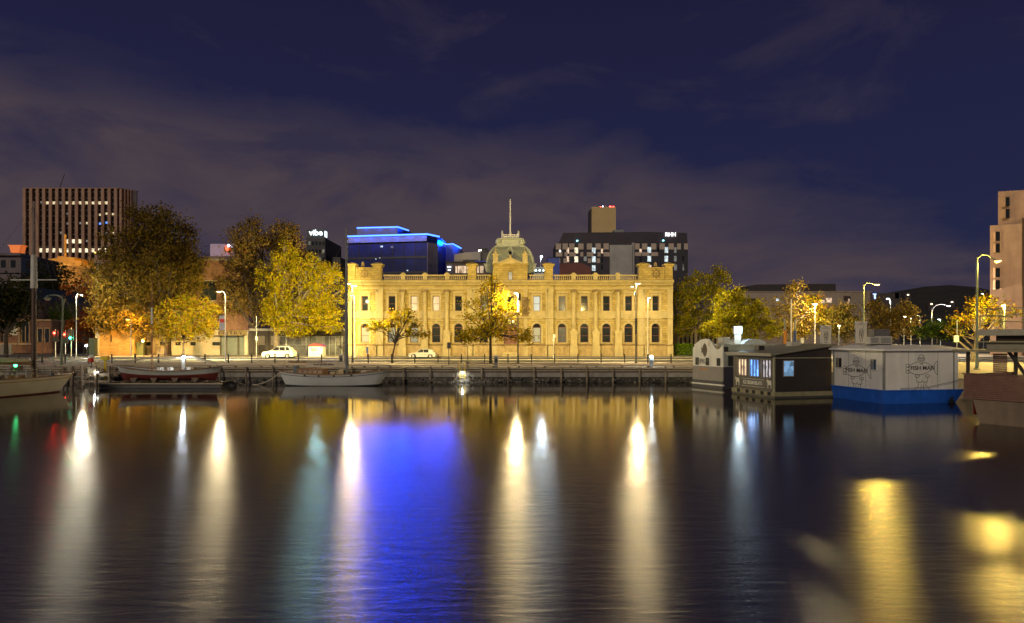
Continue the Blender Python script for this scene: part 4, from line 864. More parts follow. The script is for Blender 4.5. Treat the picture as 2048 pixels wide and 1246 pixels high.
    MB().box(x(1748), x(1750.5), D-.3, D-.05, z(598), z(588)).box(x(1745.5), x(1752), D-.3, D-.05, z(589), z(587.5)).build('sign_light', emis('sign_blue', (.35, .5, 1), 2.5), T, world=True)
    # beige colonnade beyond the museum
    D = 128.0; x = lambda p: PX(p, D); z = lambda p: PZ(p, D)
    T = bld('colonnade_building', 'pale building with slim pilasters beneath the trees right of the museum', at(1390, 712, D)); B = lambda n, m, mt, par=T: m.build(n, mt, par, world=True)
    B('wall', MB().box(x(1352), x(1450), D, D+12, QZ, z(648)), mat('pinkish_render', (.40, .30, .22), .85, stain=.2))
    me = MB().box(-.22, .22, -.25, 0, 0, z(650)-QZ).mesh('pilaster', mat('cream_pier', (.52, .46, .32), .8, stain=.2))
    for i in range(11): link('pilaster', me, T, (x(1357+i*8.6)-T.location.x, 0, QZ-T.location.z))
    for i in range(10): B('window', MB().box(x(1359.5+i*8.6), x(1363+i*8.6), D-.05, D, z(702), z(662)), glass_dk)
    # stepped concrete hotel at the right edge
    T = bld('stepped_concrete_tower', 'stepped beige concrete tower with square windows at the right edge', at(2010, 712, 118)); B = lambda n, m, mt, par=T: m.build(n, mt, par, world=True)
    D = 118.0; x = lambda p: PX(p, D); z = lambda p: PZ(p, D); cc = mat('pink_concrete', (.55, .35, .23), .85, var=.12, scale=.5, bump=.1, stain=.25); c2 = mat('brown_concrete', (.30, .18, .09), .85, var=.12, scale=.4, stain=.3)
    p0, p1 = Vector((x(1980), D)), Vector((x(2026), D-2)); 
    B('lower_block', MB().prism([(x(1980), D), (x(2026), D-2), (x(2026)+20, D+8), (x(1980)+19, D+22)], 'z', QZ, z(451)), cc)
    B('upper_block', MB().prism([(x(2012.5), D+2), (x(2040)+4, D), (x(2040)+16, D+12), (x(2012.5)+17, D+20)], 'z', z(451), z(378)), cc)
    B('side_wall', MB().prism([(x(2026)+.05, D-2.1), (x(2026)+14, D+7.7), (x(2026)+14, D+8), (x(2026)+.05, D-1.9)], 'z', QZ, z(440)), c2)
    for yc in (474, 497, 546, 570, 521):
        if yc == 521: continue
        f = B('window', MB().box(x(1985), x(1994), D-.72, D-.5, z(yc+9), z(yc-9)), glass_dk); B('window_reveal', MB().box(x(1984), x(1985), D-.8, D-.3, z(yc+9.5), z(yc-9.5)).box(x(1994), x(1995), D-.95, D-.5, z(yc+9.5), z(yc-9.5)).box(x(1984), x(1995), D-.9, D-.4, z(yc-9), z(yc-10.2)), cc, f)
    for yc in (401, 425):
        f = B('window', MB().box(x(2018), x(2027), D+.9, D+1.4, z(yc+9), z(yc-9)), glass_dk); B('window_reveal', MB().box(x(2017), x(2018), D+.8, D+1.9, z(yc+9.5), z(yc-9.5)).box(x(2017), x(2028), D+.85, D+1.6, z(yc-9), z(yc-10.2)), cc, f)
    # hills
    for nm, D, pts in (('hill', 1500, [(-700, 640), (-200, 630), (300, 628), (800, 640), (1300, 632), (1500, 622), (1660, 604), (1780, 585), (1850, 573), (1900, 570), (1950, 574), (2000, 584), (2200, 596), (2800, 620)]),):
        m = MB(); top = [at(a, b, D) for a, b in pts]; n = len(top)
        vs = []
        for p in top: vs += [(p.x*.75, D*.62, QZ-1), (p.x*.9, D*.85, QZ+(p.z-QZ)*.55), (p.x, D, p.z), (p.x*1.1, D*1.25, p.z*.8)]
        fs = [(4*i+k, 4*i+4+k, 4*i+5+k, 4*i+1+k) for i in range(n-1) for k in range(3)]
        tag(m.add(vs, fs).build(nm, mat('hill_bush', (.035, .034, .026), 1, var=.4, scale=.03), smooth=True), kind='structure')
    hl = emis('hill_house_light', (1, .8, .5), 4)
    for a, b, lb in ((1816, 588.5, 'tiny lit house highest on the dark hill crest'), (1863, 607, 'tiny lit house on the dark hill just above the curved lamp post'), (1904, 603, 'tiny lit house on the dark hill right of the curved lamp'), (1964, 601, 'tiny lit house on the dark hill beside the concrete tower')):
        p = at(a, b, 900); h = thing('hillside_house', lb, 'house', (p.x, p.y, p.z-3), group='far houses on the hill')
        MB().prism([(-4, -6), (-4, 3), (0, 6), (4, 3), (4, -6)], 'y', 0, 8).build('house_body', mat('dim_block', (.06, .05, .05), .8), h); MB().box(-1.2, 1.2, -.2, -.05, 1.6, 3).build('lit_window', hl, h)
middle_blocks()
# ------------------------------------------------------------------ trees
bark = mat('bark', (.16, .125, .09), .9, var=.35, scale=3, bump=.5, bscale=14)
bark_dk = mat('dark_bark', (.07, .055, .04), .9, var=.35, scale=3, bump=.5, bscale=14)
LEAF = dict(
    gold=leafmat('leaf_gold', [(0, (.40, .34, .015)), (.35, (.50, .38, .02)), (.6, (.55, .30, .02)), (.8, (.30, .12, .02)), (.9, (.30, .36, .02)), (1, (.44, .44, .03))]),
    lime=leafmat('leaf_lime', [(0, (.34, .33, .010)), (.3, (.48, .40, .012)), (.55, (.46, .32, .012)), (.75, (.24, .13, .012)), (.88, (.22, .24, .012)), (1, (.50, .46, .02))]),
    bright=leafmat('leaf_bright', [(0, (.42, .40, .012)), (.35, (.56, .46, .015)), (.6, (.58, .36, .015)), (.8, (.32, .16, .015)), (1, (.56, .50, .03))], .5),
    moss=leafmat('leaf_moss', [(0, (.26, .27, .012)), (.4, (.36, .32, .015)), (.7, (.36, .24, .015)), (.85, (.18, .20, .015)), (1, (.40, .38, .03))]),
    olive=leafmat('leaf_olive', [(0, (.14, .12, .02)), (.4, (.20, .16, .03)), (.7, (.24, .14, .03)), (1, (.12, .13, .025))]),
    brown=leafmat('leaf_brown', [(0, (.20, .13, .04)), (.4, (.29, .18, .055)), (.7, (.36, .25, .065)), (1, (.18, .14, .04))]),
    umber=leafmat('leaf_umber', [(0, (.17, .12, .028)), (.4, (.24, .16, .035)), (.6, (.28, .21, .03)), (.8, (.28, .16, .035)), (1, (.30, .24, .03))]),
    green=leafmat('leaf_green', [(0, (.05, .10, .015)), (.5, (.10, .17, .02)), (1, (.16, .20, .03))]),
    dark=leafmat('leaf_dark', [(0, (.03, .04, .012)), (.5, (.05, .055, .018)), (1, (.07, .06, .02))]),
    red=leafmat('leaf_red', [(0, (.30, .05, .015)), (.5, (.42, .10, .02)), (1, (.40, .20, .03))]))
def tree(label, base, D, lobes, n, leaf, pal, trunk_r=.25, size=.26, barkm=None, clump=.55, fork=None, name='tree', depth=.85, lean=0, group=None, limbs=3):
    """lobes: (x, y, rx, ry, share) in photo pixels at the tree's own distance"""
    s = D/F; bx = PX(base, D); T = thing(name, label, 'tree', (bx, D, QZ), group=group); rd = random.Random(label)
    r_ = np.random.default_rng(sum(map(ord, label)))
    L = [(Vector(((x-1024)*s-bx, rd.uniform(-.3, .3)*rx*s, PZ(y, D)-QZ)), rx*s, rx*s*depth, ry*s, sh) for x, y, rx, ry, sh in lobes]
    for c, rx, ry, rz, sh in list(L):      # straggling side sprays that break the outline
        for _ in range(3):
            u = Vector((rd.gauss(0, 1), rd.gauss(0, .7), rd.gauss(.25, .8))).normalized(); k = rd.uniform(.22, .38)
            L.append((c+Vector((u.x*rx, u.y*ry, u.z*rz))*rd.uniform(.92, 1.18), rx*k, ry*k, rz*k, sh*.075))
    tot = sum(l[4] for l in L); zmin = min(l[0].z-l[3] for l in L)
    tb = MB(); fk = fork if fork is not None else max(1.2, zmin+.3)
    fp = Vector((lean, 0, fk)); tb.tube([(0, 0, -.15), (0, 0, .12), (lean*.3, .02, fk*.5), fp], [trunk_r*1.5, trunk_r*1.1, trunk_r*.9, trunk_r*.8], 9, False)
    cen = sum((l[0]*l[4] for l in L), Vector())/tot; top = fp.lerp(cen, .75); tb.tube([fp, fp.lerp(top, .5)+Vector((rd.uniform(-.1, .1), 0, 0)), top], [trunk_r*.8, trunk_r*.55, trunk_r*.25], 7, False)
    P, Ls = [], []
    for c, rx, ry, rz, sh in L:
        st = fp.lerp(top, rd.uniform(0, .65)); mid = st.lerp(c, .5)+Vector((rd.uniform(-.15, .15)*rx, rd.uniform(-.2, .2)*ry, -.12*rz))
        r0 = trunk_r*.55
        tb.tube([st-Vector((0, 0, .1)), mid, c], [r0, r0*.55, r0*.3], 6, False)
        k = max(6, int(n*sh/tot/26)); cents = []
        for _ in range(k):
            u = Vector((rd.gauss(0, 1), rd.gauss(0, 1), rd.gauss(0, 1))).normalized()*(rd.random()**.42)
            p = c+Vector((u.x*rx, u.y*ry, u.z*rz)); cents.append(p)
        for p in cents[:max(4, k//4)]:
            tb.tube([mid.lerp(c, rd.random()), c.lerp(p, .55)+Vector((0, 0, .1)), p], [r0*.3, r0*.18, .012], 4, False)
        m = int(n*sh/tot); ci = r_.integers(0, k, m); ca = np.array([tuple(p) for p in cents])
        P.append(ca[ci]+r_.normal(0, clump, (m, 3))*np.array([1, 1, .75]))
    tb.build('trunk', barkm or bark, T)
    P = np.concatenate(P); m = len(P)
    a = r_.normal(0, 1, (m, 3)); a /= np.linalg.norm(a, axis=1, keepdims=True); b = r_.normal(0, 1, (m, 3)); b -= a*(a*b).sum(1, keepdims=True); b /= np.linalg.norm(b, axis=1, keepdims=True)
    sz = size*r_.uniform(.45, 1.5, (m, 1)); a *= sz*.62; b *= sz*.5
    V = np.stack([P-a, P+b*.9-a*.1, P+a, P-b*.9-a*.1], 1).reshape(-1, 3)
    me = bpy.data.meshes.new('crown'); me.vertices.add(4*m); me.vertices.foreach_set('co', V.ravel()); me.loops.add(4*m); me.loops.foreach_set('vertex_index', np.arange(4*m)); me.polygons.add(m)
    me.polygons.foreach_set('loop_start', np.arange(m)*4); me.polygons.foreach_set('loop_total', np.full(m, 4)); me.update(calc_edges=True); me.materials.append(LEAF[pal]); link('crown', me, T)
    return T
tree('very tall dark autumn tree before the office tower', 336, 116, [(310, 445, 48, 34, 1.1), (345, 500, 52, 45, 1.6), (275, 500, 55, 50, 1.5), (250, 560, 60, 45, 1.6), (330, 575, 62, 50, 1.9), (215, 610, 38, 32, .9), (375, 545, 30, 60, 1), (285, 635, 60, 40, 1.3), (205, 640, 26, 20, .5)], 32000, 0, 'umber', .55, .32, bark_dk, .7)
tree('small bright gold tree behind the red-bottomed boat', 367, 105, [(355, 630, 38, 32, 1.2), (400, 625, 38, 34, 1.5), (330, 655, 24, 28, .7), (420, 655, 18, 22, .6), (380, 665, 34, 20, .8), (370, 605, 28, 16, .5)], 11000, 0, 'gold', .16, .21, bark, .32, fork=1.9)
tree('brown half-bare tree between the lamp post and the yellow tree', 512, 120, [(490, 490, 35, 45, 1.2), (560, 478, 34, 36, 1.2), (500, 560, 50, 55, 1.4), (580, 510, 30, 35, .8), (470, 600, 28, 40, .5), (540, 620, 40, 40, .6)], 20000, 0, 'brown', .4, .28, bark_dk, .65, fork=4)
tree('big bright yellow tree beside the sandstone building', 552, 111, [(560, 560, 45, 50, 1.4), (610, 540, 40, 42, 1.2), (640, 600, 46, 44, 1.7), (590, 625, 55, 40, 1.7), (655, 640, 40, 32, 1.2), (555, 620, 36, 40, .9), (655, 555, 24, 28, .5), (600, 660, 28, 14, .4), (570, 510, 22, 28, .5)], 32000, 0, 'lime', .42, .21, bark, .38, fork=4.6)
tree('small sparse young tree before the left wing of the sandstone building', 784, 79, [(765, 650, 20, 14, .9), (790, 632, 22, 12, .8), (815, 640, 18, 14, .7), (835, 662, 22, 14, 1), (750, 655, 16, 10, .5), (820, 625, 14, 8, .3), (800, 655, 30, 16, .4)], 2100, 0, 'bright', .10, .18, bark_dk, .26, fork=2.2, lean=.35)
tree('leafy tree before the entrance of the sandstone building', 981, 78, [(985, 590, 30, 26, 1), (1005, 620, 30, 30, 1.4), (965, 625, 32, 34, 1), (955, 665, 36, 20, 1), (1000, 660, 36, 28, 1.2), (1050, 672, 18, 12, .6), (935, 672, 22, 12, .5), (985, 565, 14, 10, .3)], 6200, 0, 'bright', .16, .19, bark_dk, .34, fork=3.3)
# right of the building
tree('tall olive tree just right of the sandstone building', 1392, 118, [(1375, 590, 36, 40, 1.4), (1420, 580, 40, 36, 1.2), (1365, 640, 26, 36, 1), (1410, 640, 42, 36, 1.4), (1440, 560, 20, 26, .5)], 10000, 0, 'moss', .3, .27, bark, .4)
tree('bushy yellow-green tree behind the white float cafe', 1465, 108, [(1455, 620, 36, 30, 1.2), (1490, 630, 34, 28, 1.2), (1440, 655, 34, 22, 1), (1490, 662, 40, 22, 1.1), (1475, 595, 24, 18, .4), (1530, 645, 22, 24, .6), (1515, 620, 20, 18, .4), (1545, 665, 16, 14, .3)], 11000, 0, 'moss', .25, .25, bark, .36)
tree('thin autumn tree with bare crown behind the ice cream float', 1570, 112, [(1570, 615, 30, 32, .8), (1590, 580, 14, 20, .4), (1600, 640, 26, 30, .9), (1560, 655, 28, 22, .8)], 3600, 0, 'umber', .2, .24, bark, .5)
tree('gold tree lit by the warm star lamp', 1630, 116, [(1625, 630, 26, 28, 1), (1650, 640, 24, 28, .9), (1600, 660, 24, 18, .6), (1620, 600, 20, 12, .4)], 4600, 0, 'gold', .2, .25, bark, .5)
tree('dim autumn tree left of the yellow street lamp', 1690, 112, [(1690, 625, 28, 26, 1), (1700, 660, 36, 24, 1), (1665, 650, 24, 24, .7)], 4200, 0, 'olive', .2, .26, bark_dk, .5)
tree('broad dim tree behind the air conditioners', 1775, 115, [(1760, 625, 32, 26, 1), (1800, 650, 38, 26, 1.2), (1755, 665, 32, 22, .9), (1810, 620, 22, 14, .4)], 5200, 0, 'umber', .22, .26, bark_dk, .5)
tree('low dark green tree beneath the curved street lamp', 1875, 100, [(1875, 662, 30, 16, 1), (1900, 668, 26, 14, .8), (1850, 665, 20, 12, .5)], 2600, 0, 'green', .15, .24, bark_dk, .4)
tree('half-bare tree with spreading limbs behind the brown float', 1946, 84, [(1935, 640, 34, 24, .6), (1975, 610, 34, 18, 1), (1950, 615, 26, 16, .6), (2000, 635, 28, 22, .9), (1915, 655, 20, 16, .3)], 2600, 0, 'gold', .3, .22, bark, .4, fork=1.0)
# left edge
tree('dark evergreen hanging in from the left edge', 12, 88, [(5, 590, 40, 36, 1), (30, 620, 32, 32, 1), (-10, 640, 36, 34, .8), (45, 600, 22, 20, .4)], 5200, 0, 'dark', .28, .26, bark_dk, .5)
tree('dark tree mass behind the gas lamp', 105, 160, [(90, 600, 50, 40, 1.2), (140, 590, 40, 45, 1.2), (110, 560, 40, 30, .8), (60, 590, 36, 40, .8)], 5600, 0, 'dark', .3, .38, bark_dk, .8)
tree('red maple at the corner of the side street', 168, 126, [(160, 655, 26, 14, 1), (180, 640, 22, 24, .9), (150, 570, 40, 26, .5), (165, 670, 24, 14, .7)], 2800, 0, 'red', .15, .25, bark_dk, .4)
tree('green weeping tree behind the traffic lights', 132, 140, [(128, 640, 22, 34, 1), (135, 665, 20, 18, .6)], 2200, 0, 'green', .15, .28, bark_dk, .5)
def hedge():
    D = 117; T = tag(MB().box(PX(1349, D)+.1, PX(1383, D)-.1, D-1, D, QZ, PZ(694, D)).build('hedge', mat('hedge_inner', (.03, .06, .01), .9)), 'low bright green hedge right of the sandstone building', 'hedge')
    m = 1600; r_ = np.random.default_rng(2); P = np.stack([r_.uniform(PX(1349, D), PX(1383, D), m), D-.6+r_.normal(0, .35, m), QZ+r_.uniform(.05, 1, m)**.7*(PZ(688, D)-QZ)], 1)
    a = r_.normal(0, .1, (m, 3)); b = r_.normal(0, .1, (m, 3)); V = np.stack([P-a, P+b, P+a, P-b], 1).reshape(-1, 3)
    me = bpy.data.meshes.new('leaves'); me.from_pydata(V.tolist(), [], [(4*i, 4*i+1, 4*i+2, 4*i+3) for i in range(m)]); me.materials.append(leafmat('leaf_hedge', [(0, (.12, .24, .01)), (1, (.24, .34, .02))])); link('leaves', me, T)
hedge()
# ------------------------------------------------------------------ lamps and street furniture
def luminaire(T, p, dirx, glass, sc_=1.0, body=None):
    """flat street-light head with its lens below and a small lens lip facing the road"""
    sc_ *= .72; w, h, l = .17*sc_, .07*sc_, .36*sc_; c = Vector(p)
    m = MB(); ring = lambda t, k, zz: [(c.x+t, c.y-w*k, c.z+zz), (c.x+t, c.y+w*k, c.z+zz), (c.x+t, c.y+w*k*.7, c.z+zz+h*k*1.3), (c.x+t, c.y-w*k*.7, c.z+zz+h*k*1.3)]
    m.loft([ring(-l*dirx, .6, 0), ring(-l*.3*dirx, 1, 0), ring(l*.6*dirx, 1, 0), ring(l*dirx, .55, 0)])
    hd = m.build('lamp_head', body or greymetal, T, world=True)
    g = MB().loft([[(c.x-l*.7, c.y-w*.8, c.z-.002), (c.x+l*.7, c.y-w*.8, c.z-.002), (c.x+l*.7, c.y+w*.8, c.z-.002), (c.x-l*.7, c.y+w*.8, c.z-.002)], [(c.x-l*.5, c.y-w*.6, c.z-.10*sc_), (c.x+l*.5, c.y-w*.6, c.z-.10*sc_), (c.x+l*.5, c.y+w*.6, c.z-.10*sc_), (c.x-l*.5, c.y+w*.6, c.z-.10*sc_)]])
    g.build('lens', glass, hd, world=True); return hd
def lamp(label, x, D, ytop, heads, polem=greymetal, r=.085, group=None, base=QZ, name='street_lamp', curve=True):
    bx = PX(x, D); T = thing(name, label, 'street lamp', (bx, D, base), group=group); top = Vector((bx, D, PZ(ytop, D)))
    MB().tube([(bx, D, base-.05), (bx, D, base+.9), (bx, D, base+.95), top], [r*1.25, r*1.25, r, r*.6], 10).lathe([(r*2.2, 0), (r*2.2, .06), (r*1.4, .1)], (bx, D, base), 10).build('pole', polem, T, True, world=True)
    for hx, hy, glass, sc_, lt in heads:
        p = at(hx, hy, D); d = 1 if p.x >= bx else -1
        mid = Vector(((top.x+p.x)/2, D, max(top.z, p.z)+(abs(p.x-bx)*.10 if curve else 0)))
        if abs(p.x-bx) > .2: MB().tube([top-Vector((0, 0, .15)), top.lerp(mid, .5)+Vector((0, 0, abs(p.x-bx)*.06)), mid, p+Vector((-d*.2, 0, .08))], r*.5, 8).build('arm', polem, T, True, world=True)
        luminaire(T, p, d, glass, sc_)
        for (w, col, spot, aim, dy) in lt: lightsrc(T, p+Vector((0, dy, -.22*sc_)), w, col, .14, spot, aim, .6)
    return T
FLD = (1, .72, .18); DN = (0, 0, -1); FW = (0, 1, -.05)
white_pole = mat('white_pole', (.62, .60, .52), .5, .2); dark_pole = mat('dark_pole', (.05, .05, .048), .5, .3); green_pole = mat('green_pole', (.16, .20, .14), .5, .2)
lamp('pale lamp post with one arm and a red and white banner by the gold tree', 451, 85, 588, [(438, 583.5, lampglass, 1.15, [(14000, WARM, 118, (-.1, .9, -1), 0), (2000, (1, .80, .45), None, DN, 0), (52000, (1, .80, .34), 82, (-.60, .75, -.46), .2)])], white_pole)
lamp('dark twin-headed lamp post behind the white ketch mast', 705, 80, 572, [(698, 567, lampglass, 1.25, [(2900, (1, .76, .38), None, DN, .1), (15000, (1, .80, .34), 96, (1, -.10, -.42), -.2), (14500, FLD, 110, (.35, 1, .02), .2), (120000, (1, .77, .26), 48, (-.45, .89, -.06), .2)]), (711, 572, lampglass, .9, [(9000, WARM, 118, (0, .95, -1), 0)])], dark_pole)
lamp('pale lamp post standing at the left corner of the sandstone building', 709.5, 108.5, 594, [(704, 591, lampglass, 1.2, [(900, WARM, 170, (.2, .5, -1), -.1)])], white_pole, .10)
lamp('dark lamp post with speaker box before the sandstone entrance', 1036, 79, 588, [(1032, 586, lampglass, 1.25, [(12000, FLD, 130, (0, 1, .02), .2), (2900, (1, .76, .38), None, DN, .1), (7500, (1, .80, .34), 100, (-1, -.25, -.36), -.2)])], dark_pole)
def lamp_extra():
    D = 79; T = bpy.data.objects['street_lamp.003']
    MB().tube([(PX(1038.5, D), D-.1, PZ(601, D)), (PX(1038.5, D), D-.1, PZ(587, D))], .19, 10).build('speaker_box', darkmetal, T, world=True)
    MB().tube([(PX(1036, D), D-.13, PZ(623, D)), (PX(1036, D), D-.13, PZ(602, D))], .075, 8).build('lit_tube', emis('lit_tube', (1, .93, .75), 22), T, world=True)
    D = 85; T = bpy.data.objects['street_lamp']
    b = MB().box(PX(439, D), PX(449.5, D), D-.02, D+.02, PZ(660, D), PZ(631, D)).build('banner', mat('banner_pale', (.60, .60, .66), .7, var=.1, scale=3), T, world=True)
    MB().box(PX(440, D), PX(449, D), D-.03, D-.021, PZ(645, D), PZ(638, D)).build('banner_stripe', mat('banner_red', (.62, .06, .04), .6), T, world=True)
    MB().box(PX(439, D), PX(451, D), D-.03, D+.03, PZ(630.8, D), PZ(630, D)).box(PX(439, D), PX(451, D), D-.03, D+.03, PZ(661, D), PZ(660.2, D)).build('banner_rod', darkmetal, T, world=True)
    for x, y in ((1272, 612),):
        D = 79; T = bpy.data.objects['street_lamp.004']; MB().box(PX(1269, D), PX(1272, D)-.03, D-.15, D+.1, PZ(590, D), PZ(584, D)).build('camera_box', mat('teal_box', (.10, .17, .17), .5), T, world=True)
        MB().tube([(PX(1272, D), D, PZ(668, D)), (PX(1272, D), D, PZ(637, D))], .13, 10).build('pole_sleeve', darkmetal, T, world=True)
lamp('dark twin-headed lamp post before the right wing of the sandstone building', 1272, 79, 572, [(1276, 567, lampglass, 1.25, [(13000, FLD, 130, (.05, 1, .02), .2), (2900, (1, .76, .38), None, DN, .1)]), (1264.5, 573, lampglass, .9, [(9000, WARM, 118, (0, .95, -1), 0)])], dark_pole)
lamp('pale lamp post against the right pavilion of the sandstone building', 1295.5, 108, 598, [(1298, 595.5, lampglass, 1.3, [(900, WARM, 170, (0, .6, -1), -.1), (26000, (1, .80, .30), 62, (1, .16, -.10), .1)])], white_pole, .10)
lamp_extra()
lamp('tall green lamp post with yellow light behind the chequered banner', 1727, 75, 569, [(1754, 569, lampsod, 1.3, [(3900, SOD, None, DN, 0)])], green_pole, .11)
lamp('tall green lamp post with yellow light behind the brown float', 1954, 62, 514, [(1995, 522, lampsod, 1.25, [(3900, SOD, None, DN, 0)])], green_pole, .12)
lamp('lamp post with warm star light above the gold tree', 1630, 109, 607, [(1630, 608, lampglass, 1.9, [(10000, WARM, None, DN, 0)])], white_pole)
lamp('lamp post with cool light beyond the yellow street lamp', 1781, 150, 598, [(1776, 597, lampcool, 1.7, [(8000, COOL, None, DN, 0)])], greymetal)
lamp('first of two warm lamps above the air conditioners', 1822, 125, 628, [(1819.5, 628.5, lampglass, 2.0, [(11000, (1, .72, .3), None, DN, 0)])], greymetal)
lamp('second dimmer warm lamp beside the star lamp above the air conditioners', 1808, 140, 633, [(1810.5, 632.5, lampglass, 1.3, [(2500, (1, .72, .3), None, DN, 0)])], greymetal)
lamp('curved-arm lamp post with cool light before the dark hill', 1864, 120, 617, [(1897.5, 611.5, lampcool, 1.5, [(4500, (1, .9, .75), None, DN, 0)])], greymetal)
lamp('short lamp post with white light in the dark trees', 1881, 150, 641, [(1877.5, 638.5, lampcool, 1.4, [(1200, COOL, None, DN, 0)])], greymetal)
lamp('small hooked lamp post right of the two warm lamps', 1840, 140, 633, [(1836, 631, mat('unlit_lens', (.4, .4, .36), .3), 1.2, [])], greymetal)
lamp('lamp with yellow star light in the tree behind the brown float', 2009, 78, 609, [(2007, 610, lampsod, 1.1, [(8000, (1, .75, .2), None, DN, 0)])], green_pole)
lamp('far orange lamp beside the concrete tower', 1967, 200, 586, [(1965, 587, lampglass, 1.6, [(1500, (1, .7, .3), None, DN, 0)])], greymetal)
lamp('low warm lamp beside the pale fence post', 1678, 104, 650, [(1678.5, 651, lampglass, 1.0, [(2000, (1, .80, .45), None, DN, 0)])], greymetal)
lamp('roof lamp with cool star light right of the museum dome', 1081.5, 150, 515, [(1083, 512, lampcool, 1.6, [(2500, COOL, None, DN, 0)])], greymetal, base=15)
lamp('slim lamp post with pale light at the side street', 152.5, 108, 590, [(163, 589.5, lampglass, 1.0, [(3200, (1, .88, .62), None, (0, 0, -1), 0)])], greymetal)
def gas_lamp():
    D = 70.5; b = at(125, 727, D); T = thing('street_lamp', 'unlit green heritage lamp post with swan-neck arm by the sailing boat', 'street lamp', (b.x, D, QZ)); z = lambda y: PZ(y, D); x = lambda p: PX(p, D)
    MB().tube([(x(122.5), D, QZ), (x(122.5), D, QZ+1.3), (x(123), D, QZ+1.4), (x(126), D, z(604))], [.16, .15, .10, .07], 10).tube([(x(126), D, z(612)), (x(127), D, z(598))], [.13, .16], 10).build('pole', green_pole, T, True, world=True)
    MB().tube([(x(126), D, z(600)), (x(123), D, z(594)), (x(116), D, z(591)), (x(106), D, z(590)), (x(98), D, z(591))], [.09, .10, .09, .07, .05], 8).build('arm', green_pole, T, True, world=True)
    MB().lathe([(.05, .35), (.1, .22), (.3, .1), (.34, 0), (.3, -.03)], (x(95), D, z(597)), 12).build('lamp_hood', green_pole, T, True, world=True)
    MB().lathe([(.28, -.03), (.22, -.15), (.08, -.22)], (x(95), D, z(597)), 12).build('globe', mat('unlit_globe', (.5, .5, .4), .3), T, True, world=True)
gas_lamp()
def flood(label, x, y, D, glass, w, col, hgt=None, r=.1):
    p = at(x, y, D); z0 = QZ; T = thing('flood_light', label, 'flood light', (p.x, D, z0))
    MB().tube([(p.x, D+.1, z0), (p.x, D+.1, p.z)], .05, 8).build('post', darkmetal, T, world=True)
    MB().box(p.x-.2, p.x+.2, D-.02, D+.14, p.z-.16, p.z+.18).build('housing', darkmetal, T, world=True)
    MB().box(p.x-.16, p.x+.16, D-.06, D-.022, p.z-.12, p.z+.14).build('lens', glass, T, world=True)
    lightsrc(T, (p.x, D-.2, p.z), w, col, .1)
flood('dazzling white flood light low beside the orange sandstone wall', 173, 691, 108, emis('flood_white', (.85, .96, 1), 25), 400, (.85, .95, 1))
flood('yellow wall light by the green gate of the sandstone warehouse', 286, 682, 117, emis('gate_yellow', (1, .85, .25), 40), 420, (1, .8, .25))
def road_lamp(label, x, y, D, glass, w, col, spot=None, aim=DN): return lamp(label, x, D, y, [(x-6, y-1, glass, 1.2, [(w, col, spot, aim, 0)])], greymetal)
road_lamp('sodium lamp post lighting the orange sandstone wall', 262, 640, 110, lampsod, 8000, (1, .50, .07), 150, (-.5, 1, -.7))
road_lamp('added tall sodium lamp hidden behind the tree to light the ochre building', 196, 506, 194, lampsod, 30000, (1, .45, .06), 130, (-.6, 1, -.1))  # unseen lamp added behind the tall tree to brighten the ochre wall
def bollard_light(label, x, ytop, D, lit):
    b = at(x, 0, D); h = PZ(ytop, D)-QZ; T = thing('service_pedestal', label, 'pedestal', (b.x, D, QZ), group='service pedestals on the quay')
    MB().box(-.17, .17, -.14, .14, 0, h).box(-.21, .21, -.18, .18, 0, .05).build('housing', mat('pedestal_grey', (.16, .18, .18), .5), T)
    MB().box(-.14, .14, -.11, .11, h, h+.12).build('cap_light', lampcool if lit else mat('unlit_cap', (.6, .6, .58), .4), T); MB().box(-.12, .12, -.155, -.142, h*.45, h*.8).build('outlet_panel', darkmetal, T)
    if lit: lightsrc(T, (b.x, D-.25, QZ+h+.1), 160, COOL, .08)
bollard_light('grey service pedestal with a glowing white cap near the right end of the quay', 1302.5, 714, 68, True)
bollard_light('grey service pedestal standing at the quay edge right of the entrance tree', 992, 713, 67, False)
bollard_light('grey service pedestal behind the mast of the white ketch', 682.5, 711, 72, False)
# ---- quayside fence
def fence():
    D = 79.2; T = thing('quayside_fence', 'low dark post and wire fence along the quay promenade', 'fence', (0, D, QZ)); me = MB().box(-.06, .06, -.06, .06, 0, 1.02).box(-.07, .07, -.07, .07, 1.02, 1.05).mesh('post', darkmetal)
    x = PX(-9, D)
    xs = [PX(37.4+46.6*i, D) for i in range(-1, 29)]
    for a in xs: link('post', me, T, (a, 0, 0))
    for h in (.97, .62, .3): MB().tube([(xs[0], D, QZ+h), (xs[-1], D, QZ+h)], .014, 5).build('wire', greymetal, T, world=True)
fence()
# ---- signs
def sign(label, x, D, ytop, parts, polem=darkmetal, r=.04, name='sign_post', cat='sign'):
    b = PX(x, D); T = thing(name, label, cat, (b, D, QZ)); MB().tube([(b, D, QZ-.05), (b, D, PZ(ytop, D))], r, 8).build('pole', polem, T, world=True)
    for n, x0, x1, y0, y1, m in parts: MB().box(PX(x0, D), PX(x1, D), D-.08, D-.05 if n != 'box' else D+.1, PZ(y1, D), PZ(y0, D)).build(n, m, T, world=True)
    return T
sgrey = mat('sign_back', (.07, .07, .07), .5, .3); swhite = mat('sign_white_paint', (.6, .6, .57), .5)
sign('grey sign panel seen from behind on a thin post at the quay', 897.5, 70, 684, [('panel', 894.2, 901.5, 685, 697, sgrey)])
t = sign('thin hooked dark post beside the quay ladder', 935.5, 70, 692.5, []); MB().beam((PX(926, 70), 70, PZ(692.7, 70)), (PX(935.5, 70), 70, PZ(692.7, 70)), .05).build('hook_arm', darkmetal, t, world=True)
